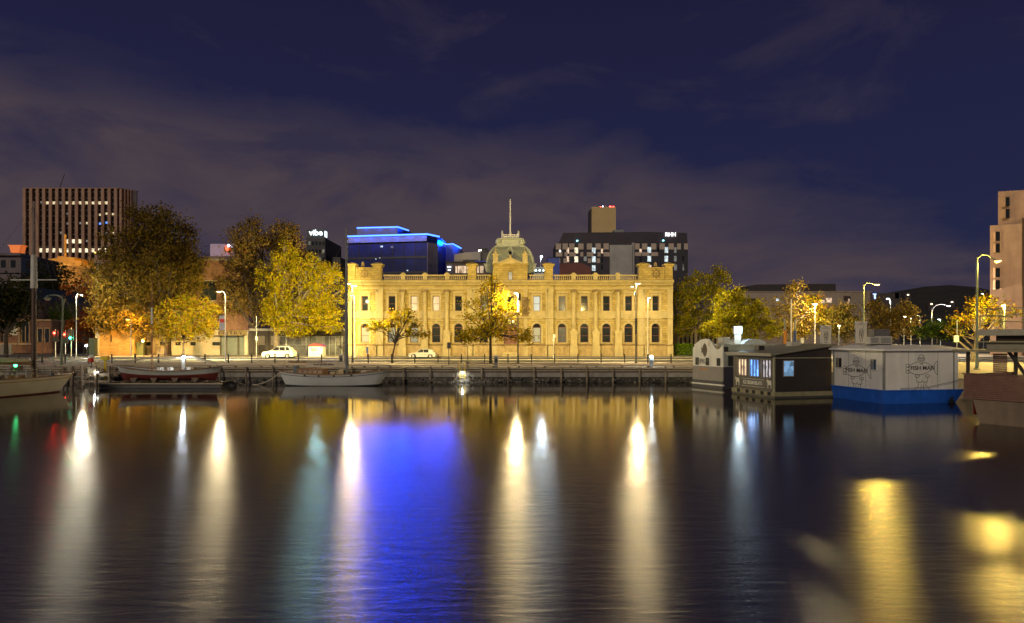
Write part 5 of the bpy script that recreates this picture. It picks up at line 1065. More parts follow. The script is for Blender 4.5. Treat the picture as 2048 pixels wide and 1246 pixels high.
sign('slim white sign post at the kerb right of the entrance', 1107.5, 104, 668, [('panel', 1106, 1111, 669, 676, swhite), ('panel', 1105, 1109, 677, 683, swhite)], whitepaint, .035)
sign('pale parking sign on a post beside the brown tree', 513, 109, 632, [('panel', 511, 515, 673, 680, swhite)], greymetal, .06)
sign('blue information sign before the left pavilion of the sandstone building', 735, 106, 694, [('panel', 732.5, 737, 694, 706, mat('info_blue', (.04, .07, .22), .5))], darkmetal, .05)
sign('white sign board behind the float roofs', 1605, 100, 676, [('panel', 1601, 1607.5, 676, 686, swhite)], whitepaint, .05)
sign('small white sign on post near the spreading bare tree', 1914, 80, 640, [('panel', 1907, 1917, 671, 684, swhite)], greymetal, .05)
for lab, x, y0, D, m in (('orange and grey mooring pole behind the floats', 1570, 637, 74, mat('pole_orange', (.62, .24, .02), .5)), ('blue and grey mooring pole behind the floats', 1590, 640, 74, mat('pole_blue', (.05, .09, .24), .5))):
    b = PX(x, D); T = thing('mooring_pole', lab, 'pole', (b, D, QZ)); MB().tube([(b, D, QZ-1), (b, D, PZ(661, D))], .16, 10).build('lower_sleeve', m, T, True, world=True); MB().tube([(b, D, PZ(661, D)), (b, D, PZ(y0, D))], [.12, .11], 10).build('upper_pole', mat('pole_grey', (.30, .29, .22), .7), T, True, world=True)
sign('thin white flagpole rising behind the ice cream float', 1582.5, 76, 598, [], whitepaint, .07, 'flagpole', 'flagpole')
# ---- traffic lights
def traffic(label, x, ytop, D, lit, arm=0):
    b = PX(x, D); T = thing('traffic_light', label, 'traffic light', (b, D, QZ)); MB().tube([(b, D, QZ), (b, D, PZ(ytop-4, D))], .06, 8).build('pole', whitepaint, T, world=True)
    hd = MB().box(b-.2, b+.2, D-.25, D-.05, PZ(ytop+20, D), PZ(ytop, D)).build('signal_head', darkmetal, T, world=True)
    MB().box(b-.45, b+.45, D-.05, D-.02, PZ(ytop+22, D), PZ(ytop-2, D)).build('backing_board', darkmetal, T, world=True)
    for i, (nm, c) in enumerate((('red', (1, .02, .01)), ('amber', (1, .5, .02)), ('green', (.02, 1, .45)))):
        on = lit == nm; z = PZ(ytop+4+6*i, D)
        MB().lathe([(.15, 0), (.13, .05), (.02, .08)], (0, 0, 0), 10).mesh
        m = MB(); m.prism([(b+.16*math.cos(t), z+.16*math.sin(t)) for t in [k*math.pi/5 for k in range(10)]], 'y', D-.30, D-.252)
        m.build('signal_lens', emis('signal_'+nm, c, 60) if on else mat('unlit_'+nm, tuple(k*.06 for k in c), .3), hd, world=True)
        if on: lightsrc(T, (b, D-.5, z), 120, c, .12)
traffic('nearer red traffic light left of the gas lamp', 111, 662, 104, 'red'); traffic('red traffic light right of the gas lamp', 131, 665, 108, 'red'); traffic('green traffic light next to the red one by the side street', 142.5, 660, 112, 'green')
# ---- kiosk, wire fence, cars
def kiosk():
    D = 111; x = lambda p: PX(p, D); z = lambda p: PZ(p, D); T = thing('kiosk', 'small white kiosk with red roof behind the parked four-wheel drive', 'kiosk', (x(633), D, QZ))
    MB().box(x(617), x(645), D, D+2, QZ, z(693)).build('body', whitepaint, T, world=True); MB().prism([(x(616), z(693)), (x(646), z(693)), (x(641), z(689)), (x(628), z(686.5)), (x(619), z(690))], 'y', D-.1, D+2.1).build('roof', mat('kiosk_red', (.42, .05, .04), .5), T, world=True)
    MB().box(x(623), x(633), D-.04, D-.002, z(701.5), z(697)).build('logo_panel', mat('kiosk_red', (.42, .05, .04), .5), T, world=True); MB().box(x(624.5), x(631.5), D-.06, D-.041, z(700), z(698.5)).build('logo_lettering', whitepaint, T, world=True)
    T = thing('chain_link_fence', 'tall grey chain-link fence behind the parked four-wheel drive', 'fence', (x(600), D+3, QZ)); D = D+3
    for p in (556, 572, 612, 646, 658.5, 671, 684, 694): MB().tube([(x(p), D, QZ), (x(p), D, z(673))], .05, 6).build('post', greymetal, T, world=True)
    for y_ in (673, 690): MB().tube([(x(552), D, z(y_)), (x(696), D, z(y_))], .03, 6).build('rail', greymetal, T, world=True)
    m = MB(); w = x(696)-x(552); h = z(674)-QZ
    n = 90
    for i in range(n):
        a = x(552)+w*i/n
        for sgn in (1, -1):
            b_ = a+sgn*h
            p, q = (a, QZ), (b_, z(674))
            if x(552) <= b_ <= x(696): m.add([(p[0]-.008, D+.03, p[1]), (p[0]+.008, D+.03, p[1]), (q[0]+.008, D+.03, q[1]), (q[0]-.008, D+.03, q[1])], [(0, 1, 2, 3)])
    tag(m.build('wire_mesh', greymetal, T, world=True), kind='stuff')
    T = thing('dark_shed', 'long dark shed behind the chain-link fence', 'building', (x(600), D+8, QZ)); D += 6
    MB().box(PX(498, D), PX(694, D), D, D+8, QZ, PZ(662, D)).build('wall', mat('shed_dark', (.045, .035, .028), .8, var=.3), T, world=True); MB().box(PX(500, D), PX(694, D), D-.4, D+8, PZ(662, D), PZ(657, D)).build('roof', concrete, T, world=True)
    for i in range(6): MB().box(PX(512+i*30, D), PX(530+i*30, D), D-.08, D-.002, PZ(690, D), PZ(672, D)).build('roller_door', mat('shed_door', (.16, .13, .10), .6, var=.2), T, world=True)
kiosk()
def car(label, x, D, length, height, kind):
    s = length/4.5; T = thing('parked_car', label, 'car', (PX(x, D), D, QZ-.12)); paint = mat('car_white', (.66, .64, .59), .28, var=.04, scale=2, spec=.6); W = .89
    # nose at -x; side outline with wheel arches
    suv = kind == 'suv'; h = height; wr = .37 if suv else .33; wx = (-1.42*s, 1.34*s); g = .22 if suv else .18
    belt = .62*h if suv else .60*h
    low = [(-2.22*s, g+.12), (-2.25*s, .42*h), (-2.1*s, .52*h), (-1.05*s, belt+.02), (1.7*s, belt+.05), (2.12*s, belt+.02), (2.24*s, .42*h), (2.18*s, g+.1)]
    def arch(cx): return [(cx+(wr+.06)*math.cos(t), g+.12+(wr+.02)*math.sin(t)) for t in [k*math.pi/6 for k in range(7)]]
    bot = [(2.0*s, g)]+[(wx[1]+wr+.07, g)]+arch(wx[1])+[(wx[1]-wr-.07, g), (wx[0]+wr+.07, g)]+arch(wx[0])+[(wx[0]-wr-.07, g), (-2.1*s, g)]
    prof = low+bot; m = MB(); n = len(prof)
    def ring(y, k): cz = .4*h; return [(px_*(1 if k == 1 else .975), y, cz+(pz-cz)*(1 if k == 1 else .93)) for px_, pz in prof]
    m.loft([ring(-W, .93), ring(-W+.07, 1), ring(W-.07, 1), ring(W, .93)]); body = m.build('body', paint, T, True)
    roofl = [(-1.15*s, belt), (-.30*s, h*.95), (.1*s, h), (1.2*s, h*.99), (1.72*s, h*.93 if suv else h*.90), (2.02*s if suv else 1.95*s, belt)]
    def gr(y, kx, kz): return [(.45*s+(a-.45*s)*kx, y, belt-.02+(b-belt)*kz) for a, b in roofl]
    m = MB().loft([gr(-W+.05, 1.0, .0), gr(-W+.16, .96, .86), gr(-W+.3, .93, 1), gr(W-.3, .93, 1), gr(W-.16, .96, .86), gr(W-.05, 1, 0)]); m.build('cabin', paint, T, True)
    gl = mat('car_glass', (.02, .022, .024), .06, spec=.7)
    for sgn in (-1, 1):
        yy = lambda t: sgn*(W-.05-.115*t+.012)
        z0, z1 = belt+.03, belt+.80*(h-belt)
        for a0, a1, b0, b1 in ((-.86*s, .18*s, -.22*s, .18*s), (.25*s, 1.05*s, .25*s, 1.0*s), (1.12*s, 1.75*s, 1.07*s, 1.48*s))[:3 if suv else 2]:
            m = MB().add([(a0, yy(.04), z0), (a1, yy(.04), z0), (b1, yy(.8), z1), (b0, yy(.8), z1)], [(0, 1, 2, 3)]); m.build('side_window', gl, T)
        for w_ in wx:
            tm = MB().tube([(w_, sgn*(W-.02), wr), (w_, sgn*(W-.24), wr)], wr, 16); ty = tm.build('wheel', mat('tyre', (.02, .02, .02), .8), T, True)
            rm = MB().tube([(w_, sgn*(W-.0), wr), (w_, sgn*(W-.05), wr)], wr*.62, 14); rm.build('rim', mat('alloy', (.55, .55, .55), .3, .6), ty)
        MB().box(-2.2*s, -1.95*s, sgn*.55-.18, sgn*.55+.18, .44*h, .5*h).build('headlight', mat('lamp_clear', (.6, .6, .6), .1), T); MB().box(2.0*s, 2.2*s, sgn*.66-.14, sgn*.66+.14, .50*h, .58*h).build('tail_light', mat('tail_red', (.35, .01, .01), .3), T)
        MB().box(-.85*s, -.65*s, sgn*(W+.0)-(.12 if sgn < 0 else -.0), sgn*W+(.12 if sgn > 0 else 0), belt+.02, belt+.16).build('mirror', paint, T)
    MB().add([(-1.05*s, -W+.22, belt+.02), (-1.05*s, W-.22, belt+.02), (-.36*s, W-.36, h*.93), (-.36*s, -W+.36, h*.93)], [(0, 1, 2, 3)]).build('windscreen', gl, T)
    if suv:
        for sgn in (-1, 1): MB().beam((-.2*s, sgn*.62, h+.04), (1.4*s, sgn*.62, h+.04), .05).build('roof_rail', greymetal, T)
car('white parked four-wheel drive beside the kiosk', 559, 104.6, 4.9, 1.85, 'suv'); car('white parked hatchback before the sandstone building', 845.5, 104.8, 4.2, 1.45, 'hatch')
# ---- quay edge objects
def quay_bits():
    D = 65.4; x = lambda p: PX(p, D); z = lambda p: PZ(p, D)
    T = thing('quay_ladder', 'yellow ladder with tall handrails on the far quay wall', 'ladder', (x(926), D, 0))
    for p in (919.5, 930): MB().tube([(x(p), D, -.5), (x(p), D, z(722))], .03, 6).build('rail', mat('safety_yellow', (.65, .45, .02), .5), T, world=True)
    for i in range(7): MB().tube([(x(919.5), D, -.3+.26*i), (x(930), D, -.3+.26*i)], .02, 6).build('rung', MAT['safety_yellow'], T, world=True)
    for sgn in (-1, 1): MB().beam((x(925+sgn*5), D-.02, 1.0), (x(925+sgn*18), D-.3, .12), .12).build('brace', timber, T, world=True)
    T = thing('quay_light', 'white lamp fixed under the quay edge above the ladder', 'lamp', (x(925), D, 1.0))
    MB().box(x(922), x(928), D-.12, D+.1, z(743.5), z(741.5)).build('housing', darkmetal, T, world=True); MB().box(x(922.3), x(927.7), D-.1, D+.08, z(746), z(743.6)).build('lens', emis('quay_white', (.95, 1, .95), 5), T, world=True); lightsrc(T, (x(925), D-.25, z(747)), 42, (.95, 1, .9), .06)
    D = 64; x = lambda p: PX(p, D); z = lambda p: PZ(p, D); y_ = mat('safety_yellow2', (.72, .55, .02), .5)
    T = thing('yellow_marker_pillar', 'yellow box-headed marker pillar by the landing steps', 'marker', (x(211), D, 0)); MB().box(x(208.5), x(212), D-.08, D+.08, 0, z(720)).build('post', y_, T, world=True); bevel(MB().box(x(204), x(217), D-.25, D+.25, z(720), z(712.5)).build('box', y_, T, world=True), .03)
    T = thing('landing_ladder', 'thin yellow ladder rails at the landing steps', 'ladder', (x(201), D-.6, 0)); [MB().tube([(x(p), D-.6, -.4), (x(p), D-.6, z(723))], .03, 6).build('rail', y_, T, world=True) for p in (198.5, 204.5)]; [MB().tube([(x(198.5), D-.6, .1+.28*i), (x(204.5), D-.6, .1+.28*i)], .02, 6).build('rung', y_, T, world=True) for i in range(5)]
    T = thing('lifebuoy_box', 'red and white lifebuoy capsule on a thin post', 'lifebuoy', (x(182.5), D, .9)); MB().tube([(x(183.2), D, .9), (x(183), D, z(724))], .03, 6).build('post', darkmetal, T, world=True)
    MB().tube([(x(183), D, z(725)), (x(182.6), D, z(723)), (x(182.2), D, z(716))], [.12, .22, .24], 12).build('capsule', mat('buoy_red', (.65, .07, .02), .45), T, True, world=True); MB().tube([(x(182.2), D, z(716)), (x(181.8), D, z(711)), (x(181.4), D, z(709))], [.24, .2, .06], 12).build('capsule_cap', whitepaint, T, True, world=True)
    # landing stage with leaning piles
    T = thing('landing_stage', 'timber landing stage with leaning piles beside the sailing boat', 'landing stage', (x(190), 62, 0)); D = 61.5; x = lambda p: PX(p, D); z = lambda p: PZ(p, D)
    MB().box(x(140), x(236), D, D+4.2, .95, 1.08).box(x(140), x(236), D-.1, D, .8, 1.05).build('deck', timber, T, world=True)
    for a, b in ((167, 171), (194, 197), (150, 146), (222, 224)): MB().tube([(x(b), D-.3, -1), (x(a), D-.25, 1.75)], .13, 8).build('pile', timber, T, True, world=True)
    MB().beam((x(152), D-.2, .35), (x(230), D-.2, .35), .1, .2).beam((x(155), D-.2, .1), (x(185), D-.2, .9), .1).build('brace', timber, T, world=True)
    for p in (176, 181, 186): MB().lathe([(.3, 0), (.36, .2), (.3, .45), (.1, .5)], (x(p), D+.4, 1.08), 10).build('rope_coil', timber_lt, T, True, world=True)
    MB().box(x(160), x(176), D+1, D+2, 1.09, 1.55).build('bench_box', whitepaint, T, world=True)
    T = thing('landing_lamp', 'small white lamp on the landing stage', 'lamp', (x(195), D-.2, 1.1)); MB().box(x(192), x(198), D-.25, D-.05, 1.12, 1.25).build('lens', emis('quay_white', (.95, 1, .95), 5), T, world=True); MB().box(x(191.5), x(198.5), D-.27, D-.03, 1.25, 1.3).build('hood', darkmetal, T, world=True); lightsrc(T, (x(195), D-.45, 1.15), 40, (.95, 1, .9), .06)
quay_bits()
# ------------------------------------------------------------------ boats
def hull(T, L, beam, sheer, draft, full=.75, name='hull', mats=None, rake=(.5, .4), zsplit=None, sections=18, stern=.15):
    """double-ended hull along local x (bow at +L/2); sheer(t) gives deck height; returns list of deck edge points"""
    rings = []; edge = []
    for i in range(sections+1):
        t = i/sections; u = 2*t-1; w = beam/2*(1-abs(u)**2.6)**full; w = max(w, .03)
        if u < 0: w = max(w, beam/2*stern*(1 if u < -.98 else 0)+.03)
        zs = sheer(t); ring = []
        n = 7
        for k in range(n+1):
            f = k/n; z = -draft+(zs+draft)*f; ww = w*(f**.45 if f > 0 else 0.02); 
            xx = u*L/2*(1-(rake[1] if u > 0 else rake[0])*.14*(1-f)*abs(u)**3*2)
            ring.append((xx, -ww, z))
        ring2 = [(p[0], -p[1], p[2]) for p in reversed(ring)]
        rings.append(ring+ring2); edge.append((u*L/2, w, zs))
    return rings, edge
def hull_parts(T, rings, bands, deckm, deck_drop=.12):
    """bands: (name, f0, f1, material) slices of the ring index 0..7 (0 keel, 7 sheer)"""
    for nm, a, b, m in bands:
        mb = MB(); n = len(rings[0])
        for side in (0, 1):
            mb.loft([[r[k] if side == 0 else r[n-1-k] for k in range(a, b+1)] for r in rings], close=False, caps=False)
        mb.build(nm, m, T, True)
    d = MB().loft([[(r[7][0], r[7][1]*.97, r[7][2]-deck_drop), (r[8][0], r[8][1]*.97, r[8][2]-deck_drop)] for r in rings], close=False, caps=False); d.build('deck', deckm, T)
    cap = MB()
    for side in (7, 8): cap.tube([r[side] for r in rings], .045, 6)
    cap.build('gunwale', mat('varnished_rail', (.30, .17, .07), .4), T, True)
cream = mat('cream_hull', (.74, .67, .52), .4, var=.06, scale=.8, stain=.12); palegrey = mat('pale_grey_hull', (.56, .59, .57), .4, var=.06, scale=.8, stain=.08); oxide = mat('red_oxide', (.20, .035, .025), .6, var=.2, stain=.3); teak = mat('teak', (.30, .15, .06), .5, var=.25, scale=6); canvas = mat('canvas', (.58, .50, .36), .9, var=.1, scale=4, bump=.2)
boot = mat('boot_black', (.03, .03, .035), .5)
def ketch():
    D = 61.0; T = thing('sailing_boat', 'pale grey double-ended sailing boat with a tall grey mast and brown cabin', 'boat', (PX(671, D), D, 0))
    L = PX(783, D)-PX(560, D)
    sh = lambda t: 1.02+.46*max(0, (t-.45)/.55)**1.9+.30*max(0, (.45-t)/.45)**2
    rings, edge = hull(T, L, 2.7, sh, .35, .62, rake=(.55, 1.0))
    hull_parts(T, rings, [('waterline', 0, 2, boot), ('topsides', 2, 7, palegrey)], mat('deck_grey', (.30, .29, .26), .7))
    st = MB(); [st.tube([(r[k][0], r[k][1]*1.012, r[k][2]) for r in rings], .025, 5) for k in (6, 9)]; st.build('rubbing_strake', boot, T, True)
    for px_ in (-1.15, 0.18, 1.7, -2.4):
        t = px_/L+.5; i = min(len(rings)-1, int(round(t*(len(rings)-1)))); p = rings[i][6]; MB().lathe([(.085, 0), (.06, .01)], (0, 0, 0), 12).mesh
        MB().prism([(px_+.09*math.cos(a), p[2]+.09+.09*math.sin(a)) for a in [k*math.pi/6 for k in range(12)]], 'y', p[1]-.09, p[1]+.04).build('porthole', boot, T)
    cab = MB().box(-3.2, -.9, -.75, .75, .95, 1.45).box(-3.25, -.85, -.8, .8, 1.45, 1.52).build('cabin', teak, T)
    for i in range(5): MB().box(-3.05+i*.43, -2.78+i*.43, -.775, -.752, 1.12, 1.38).build('cabin_window', mat('cabin_pane', (.42, .34, .24), .2), T)
    MB().box(-3.7, -3.35, -.3, .3, .95, 1.75).build('companion_hatch', mat('hatch_blue_grey', (.12, .15, .16), .5), T)
    MB().box(-.4, .0, -.3, .3, .9, 1.2).box(.25, .8, -.45, .45, .9, 1.4).build('deck_box', mat('deck_ply', (.45, .36, .20), .6), T)
    mx = PX(693, D)-PX(671, D)
    MB().tube([(mx, 0, .2), (mx, 0, 6), (mx, 0, PZ(455, D))], [.16, .145, .08], 12).build('mast', mat('mast_grey', (.20, .21, .21), .45, .4), T, True)
    MB().tube([(mx-.1, 0, 1.95), (PX(578, D)-PX(671, D), 0, 2.12)], .06, 8).build('boom', teak, T, True)
    m = MB(); pts = [(-.05, -.02), (-.9, .0), (-1.8, -.04), (-2.7, .02), (-3.6, .03)]
    m.loft([[(mx+a, -.16, 1.62+b+.04*math.sin(a*4)), (mx+a, -.12, 1.9+b), (mx+a, 0, 2.12+b), (mx+a, .12, 1.9+b), (mx+a, .16, 1.62+b)] for a, b in pts]); m.build('boom_cover', canvas, T, True)
    lt = MB(); rr = random.Random(9)
    for i in range(16): a = mx-2.9+i*.115; h_ = rr.uniform(.06, .15); lt.box(a, a+.075, -.166, -.150, 1.83, 1.83+h_)
    lt.build('faded_lettering', mat('dark_letters', (.03, .02, .015), .5), T)
    rg = MB()
    for p in ((L/2-.1, 0, 1.5), (-L/2+.1, 0, 1.3), (mx-.5, 1.25, 1.1), (mx-.5, -1.25, 1.1), (mx+.5, 1.2, 1.1), (mx+.5, -1.2, 1.1)): rg.tube([(mx, 0, PZ(470, D) if abs(p[1]) < .1 else PZ(560, D)), p], .012, 4)
    rg.build('rigging', mat('wire_rope', (.20, .19, .17), .4, .5), T)
    fl = MB(); [fl.tube([(L/2-a, 0, sh(.95)-.1), (L/2-a, 0, sh(.95)+.45)], .02, 5) for a in (.3, 1.1, 1.9)]; fl.tube([(L/2-.3, 0, 1.85), (L/2-1.9, 0, 1.8)], .015, 5).build('pulpit', greymetal, T)
    for a, r_ in ((2.55, .2), (2.75, .16), (4.0, .14)): MB().lathe([(r_, 0), (r_*1.2, .1), (r_*.8, .28), (.05, .34)], (a, -.3, sh(.75)-.1), 8).build('deck_fitting', canvas, T, True)
    cl = MB()
    for i in range(10): a = -L/2+.5+i*.17; cl.lathe([(.1, 0), (.14, .06), (.05, .16)], (a, rr.uniform(-.3, .1), sh(.03)-.12), 6)
    cl.build('rope_heap', canvas, T, True)
    # name on the bow
ketch()
def whaler():
    D = 59.0; T = thing('whaling_boat', 'double-ended boat with red oxide bottom resting on a floating cradle', 'boat', (PX(340, D), D, .46))
    L = PX(442, D)-PX(238, D); sh = lambda t: 1.0+.42*abs(2*t-1)**2.2-(.06 if t > .5 else 0)*abs(2*t-1)
    rings, edge = hull(T, L, 2.5, sh, -.10, .55, rake=(.35, .35))
    hull_parts(T, rings, [('bottom_paint', 0, 4, oxide), ('topsides', 4, 7, mat('sage_grey_hull', (.55, .57, .52), .45, var=.08, stain=.1))], timber)
    mx = PX(304, D)-PX(340, D)
    MB().tube([(mx, 0, .3), (mx, 0, PZ(650, D)-.46), (mx, 0, PZ(560, D)-.46)], [.065, .06, .03], 8).build('mast', mat('mast_brown', (.35, .16, .07), .5), T, True)
    MB().tube([(mx, -.06, PZ(648, D)-.46), (mx, -.06, PZ(615, D)-.46)], .07, 8).build('mast_tube', whitepaint, T, True)
    # long canvas cover rolled along a boom
    pts = [(236, 722.5), (262, 721), (285, 717.5), (305, 716), (335, 717.5), (360, 715.8), (372, 714.8), (385, 714), (398, 717.5), (415, 722), (432, 727.5), (438, 731)]
    MB().tube([(PX(a, D)-PX(340, D), 0, PZ(b, D)-.46) for a, b in pts], [.04, .05, .07, .08, .09, .10, .10, .13, .12, .11, .08, .04], 8).build('rolled_canvas', canvas, T, True)
    [MB().box(a, b, -.3, .3, .95, 1.25).build('thwart_box', whitepaint, T) for a, b in ((-1.0, -.7), (-.1, .15), (1.3, 1.9))]
    rg = MB()
    for p in ((-3.9, 0, 1.4), (mx+1.0, -1.1, 1.0), (mx-1.0, -1.1, 1.0), (mx+1, 1.1, 1.0)): rg.tube([(mx, 0, PZ(600, D)-.46), p], .01, 4)
    rg.build('rigging', mat('wire_rope', (.20, .19, .17), .4, .5), T)
    # bright lamp on a silver post aboard
    P = thing('boat_lamp', 'dazzling white lamp on a silver post aboard the red-bottomed boat', 'lamp', (PX(371, D), D-.3, 1.6)); z = PZ(714, D)
    MB().box(PX(367.5, D), PX(374.5, D), D-.4, D-.2, 1.55, z-.12).build('post', mat('silver_post', (.5, .5, .48), .35, .6), P, world=True); MB().lathe([(.1, -.1), (.15, 0), (.1, .1)], (PX(371, D), D-.3, z), 10).build('bulb', emis('boat_white', (.8, .92, 1), 20), P, world=True); lightsrc(P, (PX(371, D), D-.55, z+.05), 90, (.85, .94, 1), .08)
    # floating cradle
    C = thing('floating_cradle', 'low dark floating cradle under the red-bottomed boat', 'pontoon', (PX(340, D), D, 0)); x0, x1 = PX(222, D)-PX(340, D), PX(458, D)-PX(340, D)
    MB().box(x0, x1, -1.7, -1.35, .02, .42).box(x0, x1, 1.35, 1.7, .02, .42).build('float', boot, C)
    for i in range(8): a = x0+.6+i*(x1-x0-1.2)/7; MB().box(a, a+.3, -1.75, 1.75, .42, .5).build('cross_beam', timber, C)
    MB().box(x0-.2, x1+.2, -1.84, -1.72, .36, .46).build('side_rail', timber_lt, C)
    for a in (-2.6, -.9, .9, 2.6): MB().prism([(a-.12, .5), (a+.12, .5), (a+.3, .85), (a-.3, .85)], 'y', -1.0, -.5).build('chock', timber, C)
whaler()
def left_yacht():
    D = 49.3; c = Vector((-37.0, 49.3, 0)); T = thing('sailing_boat', 'cream sailing boat with dark mast entering from the left edge', 'boat', (-36.95, 49.0, 0), R(79))
    L = 13.2; sh = lambda t: 1.30+.14*max(0, (t-.5)/.5)**2+.1*max(0, (.5-t)/.5)**2
    rings, edge = hull(T, L, 3.3, sh, .4, .62, rake=(.3, 1.1))
    hull_parts(T, rings, [('bottom_paint', 0, 2, oxide), ('topsides', 2, 7, cream)], teak, .15)
    st = MB(); [st.tube([(r[k][0], r[k][1]*1.01, r[k][2]) for r in rings], .035, 5) for k in (6, 9)]; st.build('rubbing_strake', mat('strake_gold', (.42, .27, .08), .45), T, True)
    MB().box(-5, -1.0, -.85, .85, 1.2, 1.75).box(-5.1, -.9, -.92, .92, 1.75, 1.82).build('cabin', whitepaint, T)
    for i in range(4): MB().box(-4.7+i*.95, -4.1+i*.95, -.87, -.852, 1.42, 1.66).build('cabin_window', glass_dk, T)
    MB().box(.0, .9, -.5, .5, 1.15, 1.5).box(1.4, 2.0, -.4, .4, 1.15, 1.4).build('deck_hatch', teak, T)
    mx = 3.0; zt = PZ(403, 52)
    MB().tube([(mx, 0, .5), (mx, 0, PZ(575, 52))], [.19, .16], 12).build('mast', mat('dark_spar', (.09, .05, .03), .5), T, True)
    MB().tube([(mx, 0, PZ(577, 52)), (mx, 0, PZ(512, 52)), (mx, 0, PZ(509, 52))], [.24, .21, .12], 12).build('mast_doubling', mat('mast_white', (.50, .49, .42), .5), T, True)
    MB().tube([(mx, 0, PZ(515, 52)), (mx, 0, zt)], [.14, .09], 10).build('topmast', mat('topmast_brown', (.22, .16, .13), .6), T, True)
    MB().tube([(mx-.3, 1.75, PZ(560, 52)), (mx, 0, PZ(560, 52)), (mx+.3, -1.75, PZ(560, 52))], .05, 8).build('crosstree', mat('mast_white', (.50, .49, .42), .5), T, True)
    MB().tube([(mx-.2, 0, 2.3), (-4.5, 0, 2.6)], .10, 8).build('boom', teak, T, True)
    m = MB().tube([(mx-.4, 0, 2.5), (0, 0, 2.62), (-4.2, 0, 2.8)], [.12, .2, .12], 8); m.build('furled_sail', canvas, T, True)
    rg = MB()
    for p in ((L/2, 0, 1.5), (mx-.6, -1.62, 1.35), (mx+.1, -1.6, 1.35), (mx+.6, -1.5, 1.35), (mx-.6, 1.62, 1.35), (mx+.6, 1.5, 1.35)): rg.tube([(mx, 0, PZ(565, 52)), p], .014, 4)
    for p in ((mx-.3, 1.75, PZ(560, 52)), (mx+.3, -1.75, PZ(560, 52)), (-L/2, 0, 1.5), (L/2, 0, 1.5)): rg.tube([(mx, 0, zt-.3), p], .012, 4)
    rg.build('rigging', mat('wire_rope', (.20, .19, .17), .4, .5), T)
    ra = MB()
    for i in range(12):
        t = .12+.07*i; k = int(t*(len(rings)-1)); p = rings[k][7]; q = rings[k][8]
        for a in (p, q): ra.tube([a, (a[0], a[1]*.98, a[2]+.6)], .018, 5)
    for k in (7, 8): ra.tube([(r[k][0], r[k][1]*.98, r[k][2]+.6) for r in rings[2:-1]], .012, 5); ra.tube([(r[k][0], r[k][1]*.98, r[k][2]+.32) for r in rings[2:-1]], .010, 5)
    ra.build('guard_rail', greymetal, T)
    for a, b, h in ((2.0, -.6, .55), (3.6, .5, .4), (4.6, 0, .5), (-.3, -.9, .5), (5.4, .1, .35)): MB().lathe([(.16, 0), (.2, h*.3), (.13, h*.7), (.05, h)], (a, b, 1.15), 8).build('deck_fitting', canvas if b else darkmetal, T, True)
    MB().box(.2, .36, -1.3, -1.2, 2.15, 2.3).build('green_side_light', emis('nav_green', (.05, 1, .3), 14), T)
    MB().box(.1, .9, -1.25, -1.15, 1.8, 2.2).build('light_board', timber, T)
left_yacht()
def moorings():
    def rope(label, a, b, sag, r=.03):
        a, b = Vector(a), Vector(b); T = [a.lerp(b, i/14)-Vector((0, 0, sag*4*(i/14)*(1-i/14))) for i in range(15)]
        tag(MB().tube(T, r, 6).build('mooring_rope', canvas, smooth=True), label, 'rope', 'mooring ropes')
    rope('slack rope from the red-bottomed boat into the water', at(442, 731, 59), at(490, 769, 61.5), .35)
    rope('slack rope from the stern of the pale grey sailing boat into the water', at(561, 744, 61), at(505, 769.3, 62), .30)
    rope('taut rope from the bow of the pale grey sailing boat to the quay', at(783, 738, 61), at(815, 733, 65.8), .05, .02)
moorings()
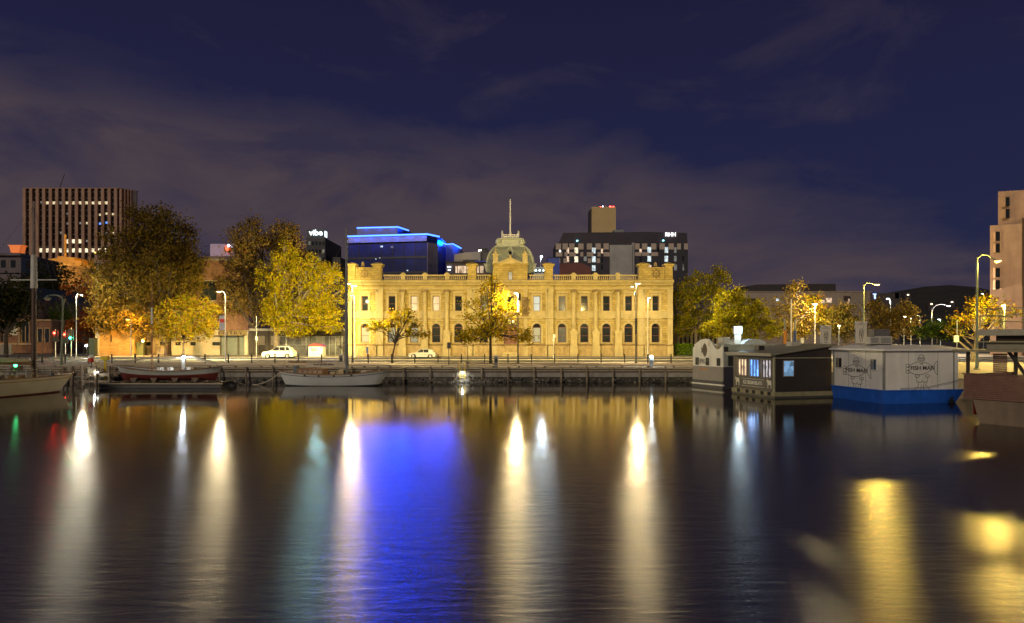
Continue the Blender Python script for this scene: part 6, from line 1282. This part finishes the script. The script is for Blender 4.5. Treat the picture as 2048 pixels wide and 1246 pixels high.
# ------------------------------------------------------------------ floating cafes
def stroke(mb, pts, w, y=-.012, d=.01, close=False):
    """a drawn line on a wall at y: flat ribbon in the local xz plane"""
    P = [Vector((a, 0, b)) for a, b in pts]; P = P+[P[0]] if close else P
    for p, q in zip(P[:-1], P[1:]):
        t = (q-p); 
        if t.length < 1e-6: continue
        t.normalize(); n = Vector((-t.z, 0, t.x))*w/2; p_, q_ = p-t*w*.3, q+t*w*.3
        mb.add([p_-n+Vector((0, y, 0)), q_-n+Vector((0, y, 0)), q_+n+Vector((0, y, 0)), p_+n+Vector((0, y, 0))], [(0, 1, 2, 3)])
    return mb
def arc(cx, cz, rx, rz, a0, a1, n=16): return [(cx+rx*math.cos(R(a0+(a1-a0)*i/n)), cz+rz*math.sin(R(a0+(a1-a0)*i/n))) for i in range(n+1)]
def fish_logo(w, legs=True):
    m = MB(); lw = .022*w/2
    stroke(m, [(-.78*w/2, .10)]+[(w/2*(-.78+1.38*t), .10+.20*w*math.sin(math.pi*min(1, t*1.02))**.8*.62) for t in [i/16 for i in range(1, 17)]], lw); 
    stroke(m, [(-.78*w/2, -.16)]+[(w/2*(-.78+1.38*t), -.16-.20*w*math.sin(math.pi*min(1, t))**.8*.62+.16*t) for t in [i/16 for i in range(1, 17)]], lw)
    stroke(m, [(.60*w/2, .10), (.78*w/2, .16*w/1), (.88*w/2, .17*w), (.84*w/2, 0), (.88*w/2, -.17*w), (.80*w/2, -.15*w), (.60*w/2, -.0)], lw)
    # lips: three curls at the mouth
    for k in (-1, 0, 1): stroke(m, arc(-.80*w/2, k*.075*w-.02, .12*w/2, .04*w, 20, 340, 10), lw)
    if legs:
        stroke(m, arc(-.05*w/2, .245*w, .17*w/2, .09*w, 0, 180, 10), lw); stroke(m, [(-.26*w/2, .235*w), (.16*w/2, .235*w), (.14*w/2, .20*w), (-.24*w/2, .20*w)], lw, close=True); stroke(m, [(-.2*w/2, .26*w), (.1*w/2, .26*w)], lw)
        stroke(m, [(-.33*w/2, -.20*w), (-.30*w/2, -.33*w), (-.06*w/2, -.35*w), (.0, -.30*w), (.08*w/2, -.35*w), (.30*w/2, -.33*w), (.32*w/2, -.20*w)], lw)
        stroke(m, arc(-.28*w/2, -.19*w, .13*w/2, .035*w, 0, 360, 10), lw); stroke(m, arc(.30*w/2, -.19*w, .13*w/2, .035*w, 0, 360, 10), lw)
        for sx in (-1, 1): stroke(m, [(sx*.24*w/2, -.34*w), (sx*.20*w/2, -.42*w), (sx*.30*w/2, -.47*w), (sx*.42*w/2, -.51*w), (sx*.36*w/2, -.55*w), (sx*.08*w/2, -.53*w), (sx*.06*w/2, -.40*w)], lw)
        stroke(m, arc(0, -.545*w, .55*w/2, .045*w, 150, 390, 16), lw)
    return m
def fish_float():
    T = thing('floating_cafe', 'white floating fish cafe with a bright blue hull and fish drawings on its walls', 'floating cafe', (23.65, 43.4, 0), R(10)); W, Dp = 5.4, 5.0
    wall = mat('cafe_white_wall', (.76, .75, .68), .55, var=.08, scale=.9, stain=.22); trim = mat('cafe_grey_trim', (.24, .25, .22), .5); blue = mat('hull_blue', (.015, .11, .55), .42, var=.2, scale=1.6, stain=.25); ink = mat('ink_line', (.035, .033, .03), .7)
    MB().loft([[(.0, .0, -.2), (5.05, .0, -.2), (5.05, 5, -.2), (0, 5, -.2)], [(-.12, -.12, .80), (5.72, -.12, .80), (5.72, 5.1, .80), (-.12, 5.1, .80)]]).build('hull', blue, T)
    MB().box(-.16, 5.76, -.16, 5.14, .80, .88).build('hull_rail', blue, T)
    MB().box(0, W, 0, Dp, .88, 3.38).build('wall', wall, T)
    for a in (1.75, 3.9): MB().box(a-.012, a+.012, -.006, -.001, .9, 3.36).build('panel_joint', trim, T)
    for a in (1.7, 3.4): MB().box(-.006, -.001, a-.012, a+.012, .9, 3.36).build('panel_joint', trim, T)
    MB().box(-.05, .07, -.05, .07, .88, 3.38).build('corner_post', trim, T); MB().box(5.02, 5.10, -.05, -.001, .88, 3.38).build('corner_post', trim, T); MB().box(-.05, -.001, 4.9, 5.03, .88, 3.38).build('corner_post', trim, T)
    MB().loft([[(-.22, -.25, 3.38), (5.75, -.25, 3.38), (5.75, 5.25, 3.38), (-.22, 5.25, 3.38)], [(-.22, -.25, 3.50), (5.75, -.25, 3.50), (5.75, 5.25, 3.50), (-.22, 5.25, 3.50)], [(.8, 1.0, 3.74), (4.7, 1.0, 3.74), (4.7, 4.2, 3.74), (.8, 4.2, 3.74)]]).build('roof', whitepaint, T)
    for y0, y1 in ((.62, 1.22), (4.05, 4.75)):
        f = MB().box(-.05, -.001, y0, y1, 2.12, 2.86).build('window', mat('cafe_frame', (.55, .55, .5), .4), T)
        MB().box(-.06, -.051, y0+.05, (y0+y1)/2-.02, 2.17, 2.81).build('pane', glass_dk, f); MB().box(-.06, -.051, (y0+y1)/2+.02, y1-.05, 2.17, 2.81).build('pane', mat('pane_reflecting', (.20, .18, .15), .15), f)
    # drawings
    lg = fish_logo(2.6); me = lg.mesh('fish_drawing', ink); link('fish_drawing', me, T, (2.75, 0, 2.25))
    tx = text_mesh('FISH MAN', .36, .004, ink, .006); tx.transform(Matrix.Rotation(R(90), 4, 'X') @ Matrix.Scale(1.12, 4, (1, 0, 0))); link('lettering', tx, T, (2.78, -.014, 2.26))
    ts = text_mesh('THE', .14, .004, ink); ts.transform(Matrix.Rotation(R(90), 4, 'X')); link('lettering', ts, T, (2.7, -.014, 2.54))
    link('fish_drawing', me, T, (0, 2.55, 2.0), R(-90), scale=(1.2, 1, 1)); link('lettering', tx, T, (-.014, 2.6, 2.02), R(-90), scale=(1.25, 1, 1)); link('lettering', ts, T, (-.014, 2.6, 2.3), R(-90), scale=(1.2, 1, 1))
    mr = MB().tube([(-.12+1.2, -.16, .98), (3.0, -.2, 1.05), (5.7, -.2, 1.55)], .015, 5); mr.build('mooring_line', boot, T)
    MB().prism([(4.55, .1), (4.75, .38), (4.9, .42), (4.82, .25), (5.0, .1), (4.8, -.1), (4.72, -.12)], 'y', -.2, -.12).build('hull_fitting', boot, T)
    def unit(name, label, x, y, z, w, d, h, m):
        A = thing('air_conditioner', label, 'air conditioner', ROOTM[T.name] @ Vector((x, y, z)), R(10)); bevel(MB().box(0, w, 0, d, 0, h).build('casing', m, A), .02); g = MB()
        for i in range(6): g.box(w*.12, w*.88, -.02, -.004, h*(.15+.12*i), h*(.2+.12*i))
        g.build('grille', greymetal, A); MB().box(.04, w-.04, .03, d-.03, -.06, 0).build('feet', darkmetal, A)
    cs = mat('ac_casing', (.50, .48, .40), .6)
    unit('', 'small grey air conditioner at the front left of the fish cafe roof', .25, 1.6, 3.80, .62, .5, .48, cs); unit('', 'wide low air conditioner in the middle of the fish cafe roof', .95, 1.6, 3.80, .95, .5, .52, cs); unit('', 'tall dark cabinet at the back of the fish cafe roof', 1.55, 2.9, 3.80, 1.25, .6, 1.02, mat('dark_casing', (.14, .13, .11), .6))
fish_float()
def banner(label, x, y0, y1, D, wpx):
    p = at(x, y1, D); w = wpx*D/F; h = (y1-y0)*D/F; T = thing('roof_banner', label, 'banner', (p.x, D, p.z)); ink = mat('ink_line', (.035, .033, .03), .7)
    MB().box(-w/2, w/2, 0, .03, .12, h).build('panel', mat('banner_board', (.62, .58, .48), .7, var=.06, scale=2), T)
    MB().box(-w/2-.03, -w/2, -.01, .05, 0, h+.04).box(w/2, w/2+.03, -.01, .05, 0, h+.04).box(-w/2, w/2, -.2, .25, 0, .05).build('stand', greymetal, T)
    m = MB(); stroke(m, [(-w*.4, h*.86), (w*.4, h*.86)], .02); stroke(m, [(-w*.15, h*.93), (w*.15, h*.93)], .04)
    for k, (r_, zc) in enumerate(((.16, .62), (.2, .55), (.22, .48))): stroke(m, arc(0, h*zc, w*r_, h*.07, 0, 360, 12), .025)
    stroke(m, [(-w*.18, h*.42), (-w*.08, h*.16), (w*.06, h*.16), (w*.18, h*.42)], .03, close=True); stroke(m, [(-w*.02, h*.5), (w*.05, h*.3)], .05); stroke(m, [(w*.08, h*.6), (w*.22, h*.78)], .02)
    m.build('cone_drawing', ink, T)
banner('taller white banner with an ice cream drawing on the cafe roof', 1722.5, 643, 690, 50, 22); banner('shorter white banner with an ice cream drawing on the cafe roof', 1652, 651, 692, 51, 20)
def ice_float():
    T = thing('floating_cafe', 'dark floating ice cream cafe with glowing slatted windows', 'floating cafe', (18.3, 47.5, 0), R(15)); W, Dp = 4.66, 5.0
    dk = mat('ice_dark_wall', (.028, .021, .019), .6, var=.2, scale=1); br = mat('ice_brown_wall', (.085, .070, .055), .6, var=.15, scale=1); tr = mat('ice_trim', (.28, .27, .17), .6)
    MB().box(-.1, W+.1, -.1, Dp+.1, -.3, .14).build('pontoon', mat('pontoon_dark', (.05, .05, .04), .6), T); MB().box(-.12, W+.12, -.12, Dp+.12, .14, .44).build('pontoon_beam', mat('pontoon_yellow', (.22, .20, .11), .7, var=.2, scale=2), T)
    for a in (.5, 1.3, 2.3, 3.1, 4.2): MB().box(-.135, -.122, a-.18, a+.18, .17, .42).build('beam_gap', black, T)
    # walls: brown side with window openings, dark gable
    gz = lambda x: 3.0+.13*x
    MB().add([(0, 0, .44), (W, 0, .44), (W, 0, gz(W)), (0, 0, gz(0)), (0, .12, .44), (W, .12, .44), (W, .12, gz(W)), (0, .12, gz(0))], [(0, 1, 2, 3), (7, 6, 5, 4), (0, 4, 5, 1), (1, 5, 6, 2), (2, 6, 7, 3), (3, 7, 4, 0)]).build('gable_wall', dk, T)
    MB().box(W-.12, W, .121, Dp, .44, 2.99).box(0, W, Dp, Dp+.1, .44, 2.99).build('rear_wall', dk, T)
    s = MB().box(0, .12, .121, Dp, .44, 1.42).box(0, .12, .121, Dp, 2.64, 3.0); sp = [(.45, 1.45), (1.85, 2.95), (3.35, 4.45)]; cur = .121
    for a, b in sp: s.box(0, .12, cur, a, 1.42, 2.64); cur = b
    s.box(0, .12, cur, Dp, 1.42, 2.64); s.build('side_wall', br, T)
    MB().box(.13, W-.13, .13, Dp-.01, .44, .5).build('floor', br, T)
    glow = [emis('glow_warm', (1, .72, .45), .95, 3), emis('glow_blue', (.16, .42, 1), 1.6, 3), emis('glow_mixed', (.75, .72, .80), .7, 3)]
    for (a, b), g in zip(sp, (glow[2], glow[1], glow[0])):
        f = MB().box(-.03, .0, a-.04, a, 1.38, 2.68).box(-.03, .0, b, b+.04, 1.38, 2.68).box(-.03, 0, a, b, 2.64, 2.68).box(-.05, .0, a, b, 1.38, 1.42).build('window', mat('pale_frame', (.22, .19, .16), .6), T)
        for i in range(3): w = (b-a)/3; MB().box(.04, .06, a+w*i+.05, a+w*(i+1)-.05, 1.44, 2.62).build('pane', g, f); MB().box(.0, .1, a+w*i-.05 if i else a, a+w*i+.05, 1.42, 2.64).build('window_slat', dk, f)
    lightsrc(T, ROOTM[T.name] @ Vector((-.25, 2.4, 2.1)), 14, (.35, .55, 1), .3)
    MB().box(-.1, .0, -.03, .1, .44, 3.0).build('corner_post', tr, T); MB().box(0, W, -.03, -.001, 2.78, 2.84).build('trim_line', tr, T)
    MB().add([(-.45, -.25, 2.98), (W+.2, -.25, gz(W)+.08), (W+.2, Dp+.3, gz(W)+.08), (-.45, Dp+.3, 2.98), (-.45, -.25, 3.08), (W+.2, -.25, gz(W)+.18), (W+.2, Dp+.3, gz(W)+.18), (-.45, Dp+.3, 3.08)], [(0, 1, 2, 3), (7, 6, 5, 4), (0, 4, 5, 1), (1, 5, 6, 2), (2, 6, 7, 3), (3, 7, 4, 0)]).build('roof', mat('ice_roof', (.20, .19, .13), .6, var=.15, scale=1), T)
    MB().box(-.52, -.455, -.2, Dp+.3, 2.94, 3.14).build('gutter', mat('gutter_pale', (.36, .33, .24), .6), T)
    f = MB().box(.62, 1.52, -.05, -.001, 1.5, 2.66).build('window', mat('pale_frame', (.22, .19, .16), .6), T); MB().box(.69, 1.45, -.06, -.051, 1.56, 2.60).build('pane', emis('glow_side', (.20, .38, .62), .8, 4), f)
    wl = mat('sign_paint_pale', (.55, .53, .42), .6)
    tm = text_mesh('ICE CREAM\u00b7GELATO', .30, .006, wl, .012); tm.transform(Matrix.Rotation(R(90), 4, 'X')); link('lettering', tm, T, (-.012, 2.6, .94), R(-90), scale=(.86, 1, 1.2))
    MB().box(-.012, -.004, 1.25, 3.95, 1.20, 1.225).box(-.012, -.004, 1.25, 3.95, .66, .685).build('sign_lines', wl, T)
    for yc in (.62, 4.5):   # cow silhouettes
        q = [(-.22, .28), (-.30, .34), (-.30, .22), (-.24, .12), (-.2, .02), (-.2, -.3), (-.13, -.3), (-.12, -.05), (.14, -.05), (.15, -.3), (.22, -.3), (.22, .22), (.18, .26)]
        MB().prism([(yc-a, .95+b) for a, b in q], 'x', -.012, -.003).build('cow_drawing', wl, T)
    MB().box(1.0, 1.5, 3.3, 3.9, 3.2, 3.65).build('roof_vent', darkmetal, T); MB().box(3.3, 4.1, 2.6, 3.2, 3.6, 3.92).build('roof_unit', mat('ac_casing', (.50, .48, .40), .6), T)
ice_float()
def shell_float():
    T = thing('floating_cafe', 'white floating cafe with a wave-shaped parapet and a fish emblem', 'floating cafe', (17.5, 56.7, 0), R(22)); Dp = 4.0; W = 6.0
    wh = mat('cafe_white_wall', (.76, .75, .68), .55, var=.08, scale=.9, stain=.22); gy = mat('float_grey', (.24, .22, .21), .6, var=.1); nv = mat('float_navy', (.028, .028, .05), .5)
    curve = [(0, 3.74), (.2, 3.52), (.45, 3.34), (.7, 3.28), (.95, 3.36), (1.2, 3.62), (1.5, 3.93), (1.85, 4.12), (2.25, 4.18), (2.7, 4.14), (3.2, 3.98), (3.6, 3.75), (3.85, 3.5), (4.0, 3.3)]
    MB().prism([(0, 1.82)]+curve+[(4.0, 1.82)], 'x', 0, .12).build('parapet_wall', wh, T)
    MB().box(0, .12, 0, 4, .62, 1.82).build('grey_band', gy, T); MB().box(-.05, .12, -.05, 4.05, .36, .62).build('navy_band', nv, T); MB().box(-.07, .12, -.07, 4.07, .24, .36).build('white_band', wh, T); MB().box(-.05, W, -.05, 4.05, -.3, .24).build('hull', nv, T)
    MB().box(.121, W, 0, .1, .24, 1.82).build('side_lower', nv, T); MB().box(.121, W, 0, .1, 1.82, 3.0).build('side_upper', mat('shade_green_grey', (.30, .33, .29), .6), T); MB().box(W-.1, W, .1, 4, .24, 3.0).box(.12, W, 3.9, 4, .24, 3.0).build('rear_wall', wh, T)
    MB().box(.55, 1.05, -.03, -.001, 1.9, 2.75).box(1.15, 1.5, -.03, -.001, 2.0, 2.7).build('side_window', glass_dk, T)
    MB().box(.1, W+.3, -.25, .9, 3.0, 3.08).build('lean_to_roof', mat('corrugated', (.44, .45, .38), .5, var=.1), T); MB().box(.4, W, .9, 1.0, 3.08, 3.6).build('upper_wall', mat('shade_green_grey2', (.40, .44, .37), .6), T)
    MB().box(.12, W+.3, .8, 4.0, 3.6, 3.72).build('main_roof', mat('corrugated', (.44, .45, .38), .5, var=.1), T)
    MB().prism([(4.3+a, 3.72+b) for a, b in [(1.2*math.cos(math.pi*i/12), .45*math.sin(math.pi*i/12)) for i in range(13)]], 'y', 1.0, 3.5).build('barrel_roof', mat('barrel_roof', (.50, .56, .55), .4), T)
    MB().box(1.0, 3.2, .86, .9, 3.12, 3.16).build('roof_pipe', darkmetal, T); MB().box(.14, .75, .2, .85, 3.08, 3.5).build('vent_box', darkmetal, T)
    bevel(MB().box(1.0, 1.7, 1.2, 1.9, 3.72, 4.3).build('roof_unit', mat('ac_casing', (.50, .48, .40), .6), T), .03)
    for a in (.3, 1.75, 3.15): MB().box(-.03, -.001, a, a+.45, 1.9, 2.55).build('window', glass_dk, T)
    ink = mat('emblem_brown', (.10, .08, .05), .7)
    q = [(.0, .62), (.2, .45), (.33, .1), (.33, -.1), (.2, -.45), (.0, -.6), (-.2, -.35), (-.32, -.12), (-.45, -.3), (-.42, 0), (-.45, .3), (-.32, .12), (-.2, .4)]
    MB().prism([(2.35-a, 3.2+b) for a, b in q], 'x', -.02, -.004).build('fish_emblem', ink, T)
    m = MB(); [m.tube([(-.015, 1.85-.03*k, 3.6+.14*k), (-.015, 1.78-.05*k, 3.68+.14*k)], .035, 6) for k in range(3)]; m.build('bubble_drawing', mat('emblem_orange', (.6, .28, .10), .6), T)
    tm = text_mesh('FLIPPERS', .62, .004, mat('emblem_brown', (.10, .08, .05), .7)); tm.transform(Matrix.Rotation(R(90), 4, 'X')); link('lettering', tm, T, (-.012, 2.75, 2.22), R(-90), scale=(.40, 1, 1))
    tm = text_mesh('COOKED SEAFOOD', .2, .004, mat('emblem_orange', (.6, .28, .10), .6), .004); tm.transform(Matrix.Rotation(R(90), 4, 'X')); link('lettering', tm, T, (-.012, 2.55, 1.55), R(-90), scale=(.72, 1, 1.1))
    P = thing('menu_sign', 'glowing white sign box on a post above the white float cafe', 'sign', ROOTM[T.name] @ Vector((2.9, 1.6, 3.72)), 0)
    MB().box(-.28, .28, -.06, .06, 0, .85).build('post', mat('sign_post_pale', (.5, .48, .42), .6), P); MB().box(-.36, .36, -.14, .14, .85, 1.55).build('frame', greymetal, P); MB().box(-.33, .33, -.16, -.141, .88, 1.52).build('lit_face', emis('sign_face', (.72, .92, 1), 1.6), P); MB().box(.12, .18, -.168, -.161, 1.12, 1.3).build('printed_mark', ink, P)
    lightsrc(P, P.location+Vector((0, -.5, 1.2)), 110, (.7, .9, 1), .2)
shell_float()
def brown_float():
    T = thing('floating_cafe', 'brown weatherboard float with open veranda at the right edge', 'floating cafe', (22.57, 34.0, 0), R(-60)); L, W = 9.0, 5.0
    sl = mat('brown_board', (.20, .105, .080), .6, var=.18, scale=3, bump=.15); post = mat('dark_post', (.05, .042, .035), .6); ct = mat('pontoon_concrete', (.21, .16, .11), .8, var=.15, stain=.3)
    MB().loft([[(.75, .0, -.4), (L, 0, -.4), (L, W, -.4), (.75, W, -.4)], [(.35, .0, 1.16), (L, 0, 1.16), (L, W, 1.16), (.35, W, 1.16)]]).build('pontoon', ct, T)
    n = 13; h = 1.22/n
    me = MB().prism([(-.04, 0), (-.09, .012), (-.05, h-.008), (-.0, h-.008), (0, 0)], 'x', 0, L).mesh('weatherboard', sl)
    for i in range(n): link('weatherboard', me, T, (0, 0, 1.165+h*i))
    me2 = MB().prism([(-.04, 0), (-.09, .012), (-.05, h-.008), (-.0, h-.008), (0, 0)], 'x', 0, W).mesh('weatherboard', sl)
    for i in range(n): link('weatherboard', me2, T, (0, W, 1.165+h*i), R(-90))
    MB().box(0, L, 0, W, 1.155, 1.20).build('deck', timber, T); MB().box(-.1, L, -.12, .02, 2.385, 2.43).build('sill_rail', sl, T)
    for a in (.12, 2.2, 4.4, 6.6): MB().beam((a, .02, 2.43), (a+(.0 if a else 0), .02, 3.5), .12).build('veranda_post', post, T)
    MB().beam((1.9, .05, 3.5), (2.6, .05, 2.43), .12).build('veranda_brace', post, T)
    for i in range(10): MB().box(1.15, 1.75, .2, .24, 2.43+.1*i, 2.515+.1*i).build('shutter_slat', sl, T)
    MB().box(2.7, L, .15, .19, 2.43, 3.5).build('plastic_blind', mat('clear_blind', (.34, .31, .20), .2, var=.4, scale=3), T)
    MB().box(-.35, L, -.5, W+.2, 3.5, 3.6).build('roof', mat('float_roof', (.32, .29, .17), .6, var=.1), T)
    MB().box(.4, L, 1.2, W, 3.6, 3.95).build('upper_step', mat('float_roof2', (.30, .28, .20), .6), T); MB().box(-.1, L, 1.0, W, 3.95, 4.02).build('upper_roof', mat('float_roof', (.32, .29, .17), .6, var=.1), T)
    D_ = MB().box(-.7, L, 2.6, W+1, 4.30, 4.62).build('upper_deck', mat('upper_deck_grey', (.42, .40, .30), .6), T); MB().box(.0, L, 3.0, W+.8, 4.02, 4.30).build('upper_wall', mat('inner_brown', (.05, .035, .03), .8), T)
    rl = MB()
    for z in (5.35, 5.0, 5.7): rl.tube([(-.6, 2.7, z), (L, 2.7, z)], .025, 6)
    for a in (-.6, .4, 1.4, 2.4, 3.4, 5): rl.tube([(a, 2.7, 4.6), (a, 2.7, 5.7)], .025, 6)
    rl.tube([(-.6, 2.7, 5.7), (-.6, W+.9, 5.7)], .025, 6).tube([(-.6, 2.7, 5.35), (-.6, W+.9, 5.35)], .025, 6); rl.build('deck_railing', mat('rail_yellow_green', (.40, .38, .18), .5), T)
    MB().box(-.12, -.05, 1.0, 1.3, .3, 2.1).build('red_fender', mat('fender_red', (.55, .03, .02), .5), T)
    MB().beam((1.9, 2.5, 4.6), (1.9, 2.5, 9.6), .16).build('deck_mast', mat('rail_yellow_green', (.40, .38, .18), .5), T)
brown_float()
